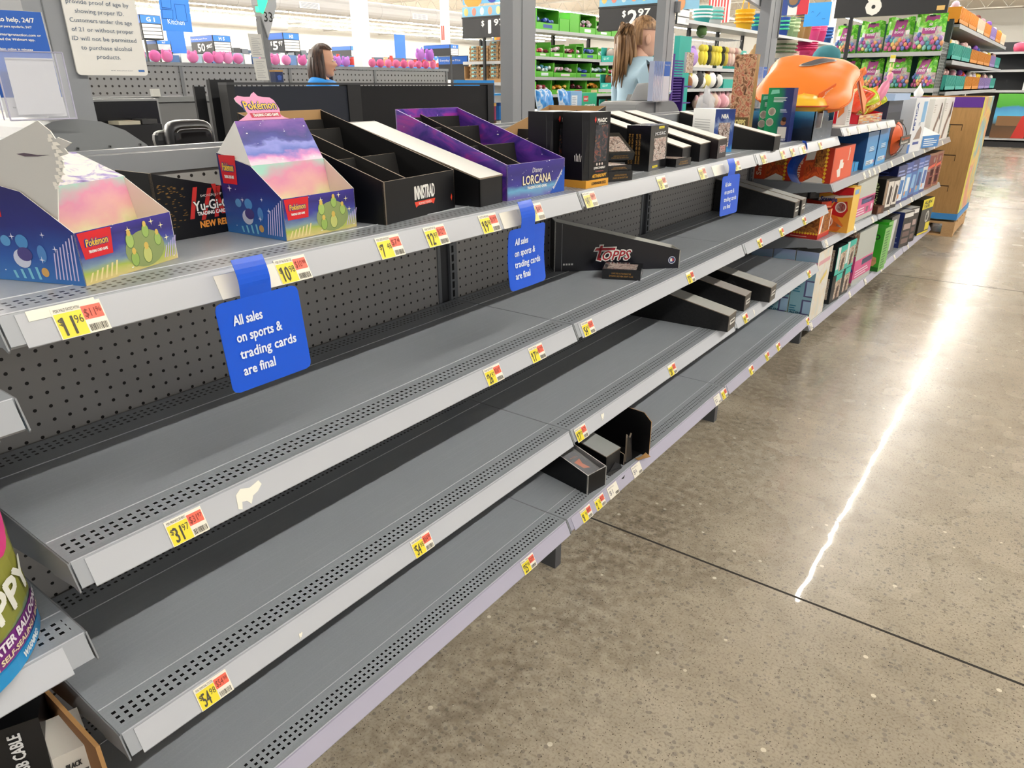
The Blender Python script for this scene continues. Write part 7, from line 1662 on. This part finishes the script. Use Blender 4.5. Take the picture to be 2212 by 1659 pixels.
carton('board_carton', 'white and blue carton on the upper far shelving', 'carton', (-.1, 19.98, 1.202), R(-90), (.4, 1.0, .3), '#d8dce4', None, [('R', 'x', .05, .3, .7, .75, '#3a4a8a'), ('L', 'x', .1, .4, .6, .65, 2, '#d0d8e8')])
carton('board_carton', 'pale carton next shelf up on the far shelving', 'carton', (-.1, 19.98, 1.622), R(-90), (.4, 1.1, .26), '#8a9ab8', None, [('R', 'x', .1, .1, .4, .9, '#d0d8e8'), ('R', 'x', .5, .1, .9, .9, '#b0bcd4')])
b = MB(); b.lathe([(.14, 0), (.17, .08), (.16, .16), (.05, .2)], M('#c84a6a', .5), seg=14); b.build('rolled_float', loc=(-.3, 20.2, 1.982), label='rolled red pool float on top of the far shelving', cat='pool float', smooth=True)
# --- banners above
def flag(name, label, loc, w, h, stripes_):
    t = thing(name, label, 'flag', loc); b = MB(); b.box((0, 0, 0), (w, .008, h), M('#e6e4e0', .6))
    for (u0, v0, u1, v1, c) in stripes_: b.box((w*u0, -.003, h*v0), (w*u1, 0, h*v1), M(c, .6))
    b.build('cloth', t); b = MB(); b.tube([(0, 0, h), (0, 0, h+3.2)], .004, FDK, 4); b.tube([(w, 0, h), (w, 0, h+3.2)], .004, FDK, 4); b.build('hanger', t); return t
flag('hanging_flag', 'red and white striped flag above the basket shelving', (-5.05, 14, 2.4), .42, .75, [(.14*k, 0, .14*k+.07, 1, '#c83a3e') for k in range(7)]+[(0, .6, .5, 1, '#2a3a78')])
t = flag('hanging_flag', 'blue, white and red flag with a round seal above the baskets', (-3.12, 12, 2.3), .48, .6, [(0, 0, .36, 1, '#28408a'), (.66, 0, 1, 1, '#c83040')]); b = MB(); b.blob((.25, -.005, .20), (.10, .004, .10), M('#2a4a78', .5), 16, 6); b.blob((.25, -.009, .20), (.07, .004, .07), M('#8a6a4a', .5), 14, 6); b.build('seal', t)
t = flag('hanging_sign', 'bright blue square sign with thin line marks beside the flags', (-2.97, 13, 2.2), .42, .34, [(0, 0, .95, 1, '#3a9af0'), (.95, 0, 1, 1, '#dcdcd8')]); b = MB(); b.tube([(.19, -.006, .14), (.24, -.006, .2)], .003, M('#1f62b0'), 4); b.tube([(.1, -.006, .2), (.12, -.006, .22), (.14, -.006, .2)], .003, M('#1f62b0'), 4); b.tube([(.28, -.006, .1), (.33, -.006, .1)], .003, M('#1f62b0'), 4); b.build('line_mark', t)

# ================================================================== people
def headshape(mb, c, f, up, r, mt, nose=1.):
    """head with brow, nose, lips, chin and ears; c = centre of skull, f = facing direction, r = half height"""
    f = Vector(f).normalized(); up = Vector(up).normalized(); s = f.cross(up).normalized(); c = Vector(c)
    prof = [(1.0, .05), (.86, .55), (.62, .80), (.40, .88), (.22, .90), (.12, .86), (.02, .92), (-.10, .98), (-.22, 1.0), (-.30, .90), (-.40, .91), (-.47, .87), (-.55, .89), (-.66, .82), (-.80, .84), (-.92, .74), (-1.02, .40)]
    backp = [.05, .62, .86, .96, .98, .97, .95, .90, .84, .76, .66, .58, .50, .44, .38, .30, .2]
    wid = [.05, .48, .64, .70, .72, .73, .73, .72, .70, .67, .64, .61, .57, .51, .43, .33, .16]
    seg = 20; rings = []
    for (z, fr), bk, wd_ in zip(prof, backp, wid):
        row = []
        for k in range(seg):
            a = 2*PI*k/seg; ca, sa = math.cos(a), math.sin(a)
            d = fr*.92 if ca > 0 else bk*.92
            n_ = 0
            if -.34 < z < .1 and ca > .93: n_ = .20*nose*max(0, 1-abs(z+.22)/.30) if z <= .1 else 0
            if ca > .93 and -.6 < z < -.36: n_ += .03
            x = d*ca+n_; y = wd_*sa*(1-.12*max(ca, 0)**3)
            row.append(c+f*(x*r*.86)+s*(y*r)+up*(z*r))
        rings.append(mb.pts(row))
    for a, b in zip(rings, rings[1:]):
        for k in range(seg):
            w = (k+1) % seg; mb.face((a+k, a+w, b+w, b+k), mt)
    mb.face([rings[0]+seg-1-k for k in range(seg)], mt); mb.face([rings[-1]+k for k in range(seg)], mt)
    for sg in (-1, 1):
        e = c+s*(sg*.72*r)-f*(.05*r)-up*(.12*r)
        i = len(mb.v); mb.blob((0, 0, 0), (.16*r, .07*r, .27*r), mt, 10, 8)
        for k in range(i, len(mb.v)): v = mb.v[k]; mb.v[k] = e+f*(v.x-.04*r)+s*(v.y+sg*.03*r)+up*v.z
    return c, f, up, s
def eyes(mb, c, f, up, s, r):
    for sg in (-1, 1):
        e = c+f*(.755*r)+s*(sg*.27*r)+up*(.03*r)
        i = len(mb.v); mb.blob((0, 0, 0), (.05*r, .10*r, .05*r), M('#e8e2dc', .3), 8, 6); mb.blob((.03*r, 0, 0), (.03*r, .04*r, .045*r), M('#2a1c16', .2), 8, 6); mb.blob((.02*r, 0, .14*r), (.05*r, .13*r, .018*r), M('#5a4232', .8), 8, 5)
        for k in range(i, len(mb.v)): v = mb.v[k]; mb.v[k] = e+f*v.x+s*v.y+up*v.z
    i = len(mb.v); mb.blob((0, 0, 0), (.05*r, .19*r, .05*r), M('#b0605c', .5), 10, 6)
    e = c+f*(.77*r)-up*(.52*r)
    for k in range(i, len(mb.v)): v = mb.v[k]; mb.v[k] = e+f*v.x+s*v.y+up*v.z
def skinned(name, joints, bones, mt, parent=None, sub=2):
    me = bpy.data.meshes.new(name); me.from_pydata([j[0] for j in joints], bones, []); o = bpy.data.objects.new(name, me); COL.objects.link(o)
    o.modifiers.new('skin', 'SKIN')
    for k, j in enumerate(joints):
        r = j[1] if isinstance(j[1], tuple) else (j[1], j[1]); me.skin_vertices[0].data[k].radius = r; me.skin_vertices[0].data[k].use_root = (k == 0)
    sm = o.modifiers.new('smooth', 'SUBSURF'); sm.levels = sub; sm.render_levels = sub
    bpy.context.view_layer.update()
    dg = bpy.context.evaluated_depsgraph_get(); nm = bpy.data.meshes.new_from_object(o.evaluated_get(dg)); bpy.data.objects.remove(o)
    vs = [v.co.copy() for v in nm.vertices]; fs = [tuple(p.vertices) for p in nm.polygons]; bpy.data.meshes.remove(nm)
    return vs, fs
def add_mesh(mb, vf, mt):
    i = mb.pts(vf[0])
    for f in vf[1]: mb.face([i+a for a in f], mt)
def person(label, base, yaw, height, skin, hair_fn, shirt, pants, armpose, headyaw=0, glasses=False, cap_=None):
    """standing figure; local +x = facing"""
    t = thing('person', label, 'person', base, yaw); k = height/1.7
    SK = M(skin, .55); body = MB()
    pel = (0, 0, .92*k); J = [(pel, (.13*k, .10*k)), ((0, 0, 1.08*k), (.115*k, .085*k)), ((.01*k, 0, 1.28*k), (.125*k, .085*k)), ((0, 0, 1.385*k), (.085*k, .065*k)), ((.0, 0, 1.475*k), .054*k), ((.012*k, 0, 1.54*k), .05*k)]
    B = [(0, 1), (1, 2), (2, 3), (3, 4), (4, 5)]
    for sg, arm in ((1, armpose[0]), (-1, armpose[1])):
        n = len(J); J += [((0, sg*.165*k, 1.375*k), .046*k), (tuple(Vector(arm[0])*k), .046*k), (tuple(Vector(arm[1])*k), .033*k), (tuple(Vector(arm[2])*k), (.036*k, .02*k))]; B += [(3, n), (n, n+1), (n+1, n+2), (n+2, n+3)]
        n = len(J); J += [((0, sg*.095*k, .86*k), .088*k), ((.015*k, sg*.10*k, .49*k), .058*k), ((-.01*k, sg*.10*k, .09*k), .04*k), ((.10*k, sg*.11*k, .035*k), .034*k)]; B += [(0, n), (n, n+1), (n+1, n+2), (n+2, n+3)]
    add_mesh(body, skinned('figure', J, B, SK), SK)
    # fingers
    for arm in armpose:
        w_, h_ = Vector(arm[1])*k, Vector(arm[2])*k; d = (h_-w_).normalized(); sd = d.cross(Z).normalized() if abs(d.z) < .9 else X
        for q in range(4): p0 = h_+sd*(.024-.016*q)*k; body.tube([p0, p0+d*.035*k, p0+d*(.058-.006*abs(q-1.4))*k-Z*.012*k], [.0085*k, .008*k, .006*k], SK, 6)
        p0 = h_-d*.03*k+sd*.03*k; body.tube([p0, p0+sd*.025*k+d*.02*k, p0+sd*.03*k+d*.045*k], [.0095*k, .0085*k, .006*k], SK, 6)
    hf = Vector((math.cos(headyaw), math.sin(headyaw), -.03)).normalized(); hc = Vector((.02*k, 0, 1.585*k))+hf*.012
    c, f, up, s = headshape(body, hc, hf, Z, .118*k, SK); eyes(body, c, f, up, s, .118*k)
    body.build('body', t, smooth=True)
    SH = M(shirt, .75); sh = MB()
    J2 = [((0, 0, .90*k), (.172*k, .138*k)), ((0, 0, 1.08*k), (.16*k, .125*k)), ((.01*k, 0, 1.28*k), (.185*k, .135*k)), ((0, 0, 1.40*k), (.155*k, .115*k)), ((0, 0, 1.475*k), .082*k)]; B2 = [(0, 1), (1, 2), (2, 3), (3, 4)]
    for sg, arm in ((1, armpose[0]), (-1, armpose[1])):
        n = len(J2); a1 = Vector(arm[0])*k; a2 = Vector(arm[1])*k
        J2 += [((0, sg*.17*k, 1.385*k), .092*k), (tuple(a1), .070*k), (tuple(a1.lerp(a2, .75)), .054*k)]; B2 += [(3, n), (n, n+1), (n+1, n+2)]
    add_mesh(sh, skinned('shirt', J2, B2, SH), SH); sh.build('shirt', t, smooth=True)
    pa = MB(); PA = M(pants, .8); J3 = [((0, 0, .93*k), (.165*k, .132*k))]; B3 = []
    for sg in (1, -1):
        n = len(J3); J3 += [((0, sg*.095*k, .85*k), .105*k), ((.015*k, sg*.10*k, .49*k), .076*k), ((-.01*k, sg*.10*k, .12*k), .06*k)]; B3 += [(0, n), (n, n+1), (n+1, n+2)]
    add_mesh(pa, skinned('trousers', J3, B3, PA), PA); pa.build('trousers', t, smooth=True)
    so = MB()
    for sg in (1, -1): so.blob((.05*k, sg*.105*k, .045*k), (.14*k, .05*k, .05*k), M('#2a2a2c', .6), 12, 8)
    so.build('shoes', t, smooth=True)
    hair_fn(t, c, f, up, s, .118*k)
    return t
def strand_mat(c1, c2):
    mt, nt, b = newmat('hair_'+c1.strip('#')); g = N(nt); mp = g.node('ShaderNodeMapping'); g.put(mp.inputs[0], g.coord('Object')); mp.inputs['Scale'].default_value = (60, 60, 5)
    g.put(b.inputs['Base Color'], g.ramp(g.noise(mp.outputs[0], 1.2, 3), [(.35, c1), (.65, c2)])); b.inputs['Roughness'].default_value = .5; return mt
def hair_shell(mb, c, f, up, s, r, mt, cut, k=1.07, thick=.06):
    """scalp cover that leaves the face free: cut(a, z) says whether a patch is hair"""
    seg, ring = 28, 16; P = {}
    for i in range(ring+1):
        th = PI*.62*i/ring
        for j in range(seg):
            a = 2*PI*j/seg; w = 1+.018*math.sin(a*9+i)
            d = Vector((math.sin(th)*math.cos(a)*.86, math.sin(th)*math.sin(a)*.76, math.cos(th)*1.02))
            P[i, j] = c+(f*d.x+s*d.y+up*d.z)*r*k*w-f*r*.02
    for i in range(ring):
        for j in range(seg):
            if cut(2*PI*(j+.5)/seg, math.cos(PI*.62*(i+.5)/ring)):
                l = (j+1) % seg; i0 = mb.pts([P[i, j], P[i+1, j], P[i+1, l], P[i, l]]); mb.face((i0, i0+1, i0+2, i0+3), mt)
def long_hair(t, c, f, up, s, r):
    mt = strand_mat('#241611', '#4a3024'); mb = MB(); rnd = random.Random(4)
    hair_shell(mb, c, f, up, s, r, mt, lambda a, z: z > .68 or abs((a+PI) % (2*PI)-PI) > 1.3, 1.10)
    for k in range(64):
        a = PI-1.72+3.44*k/63; d0 = f*math.cos(a)*.86+s*math.sin(a)*.76; p0 = c+d0*r*1.04+up*r*.25
        L = rnd.uniform(1.75, 2.15); wv = rnd.uniform(-.12, .12)
        mb.tube([p0+up*r*.45-d0*r*.12, p0, p0+d0*r*.10-up*r*.7+s*wv*r, p0+d0*r*.18-up*r*1.3+s*wv*r*.4+f*r*.05, p0+d0*r*.10-up*r*L+f*r*.16], [.10*r, .15*r, .15*r, .12*r, .03*r], mt, 6)
    mb.build('hair', t, smooth=True)
def ponytail(t, c, f, up, s, r):
    mt = strand_mat('#6e4f34', '#b08a62'); mb = MB(); rnd = random.Random(9)
    hair_shell(mb, c, f, up, s, r, mt, lambda a, z: (z > .62) or (z > .3 and abs((a+PI) % (2*PI)-PI) > .95) or abs((a+PI) % (2*PI)-PI) > 2.0, 1.09)
    hb = c-f*r*.90+up*r*.42
    mb.blob(hb, (r*.24, r*.24, r*.24), mt, 10, 8)
    for k in range(60):
        o = Vector((rnd.uniform(-1, 1), rnd.uniform(-1, 1), rnd.uniform(-.6, .6)))*r*.12; e = rnd.uniform(-1, 1); L = rnd.uniform(2.3, 3.1)
        q = rnd.uniform(0, 1); w2 = rnd.uniform(-.08, .08)
        mb.tube([hb+o, hb-f*r*(.10+.30*q)+up*r*(.02+.16*q)+o+s*e*r*.12, hb-f*r*(.04+.62*q)-up*r*.5+o+s*e*r*.34, hb+f*r*(.14-.78*q+w2)-up*r*1.3+o+s*e*r*.46, hb+f*r*(.22-1.05*q)-up*r*L+o+s*e*r*.5], [.10*r, .13*r, .14*r, .12*r, .02*r], mt, 6)
    mb.build('hair', t, smooth=True)
    b = MB(); b.tube([hb-f*r*.10+up*r*.06, hb-f*r*.24+up*r*.1], r*.22, M('#3a2a24', .6), 10); b.build('hair_tie', t)
def beanie(t, c, f, up, s, r):
    mb = MB(); mt = M('#3f7f8a', .9); hair_shell(mb, c, f, up, s, r, mt, lambda a, z: z > .05 or abs((a+PI) % (2*PI)-PI) > 1.3, 1.16); mb.blob(c+up*r*.45-f*r*.1, (r*1.02, r*.92, r*.78), mt, 18, 10, .03); mb.build('knit_hat', t, smooth=True)
ARMS = (((.02, .24, 1.12), (.16, .22, .95), (.26, .16, .96)), ((.02, -.24, 1.12), (.16, -.22, .95), (.26, -.16, .96)))
DOWN = (((.0, .235, 1.12), (.04, .25, .88), (.06, .25, .80)), ((.0, -.235, 1.12), (.04, -.25, .88), (.06, -.25, .80)))
person('person with long dark hair and bright blue top, in profile beyond the black partition', (-3.80, 3.62, 0), math.atan2(.596, .803), 1.60, '#d8a488', long_hair, '#1f8ae0', '#2a2e3a', DOWN, R(-2))
person('cashier with blond ponytail and pale blue shirt seen from behind', (-1.52, 4.44, 0), math.atan2(.86, .52), 1.725, '#dcae96', ponytail, '#a9c6d8', '#3a3e48', ARMS, R(-8))
person('shopper in teal knit hat mostly hidden behind the orange blanket bag', (-.92, 6.7, 0), R(10), 1.60, '#d8b09a', beanie, '#8a6a8a', '#2e3036', DOWN, R(0))
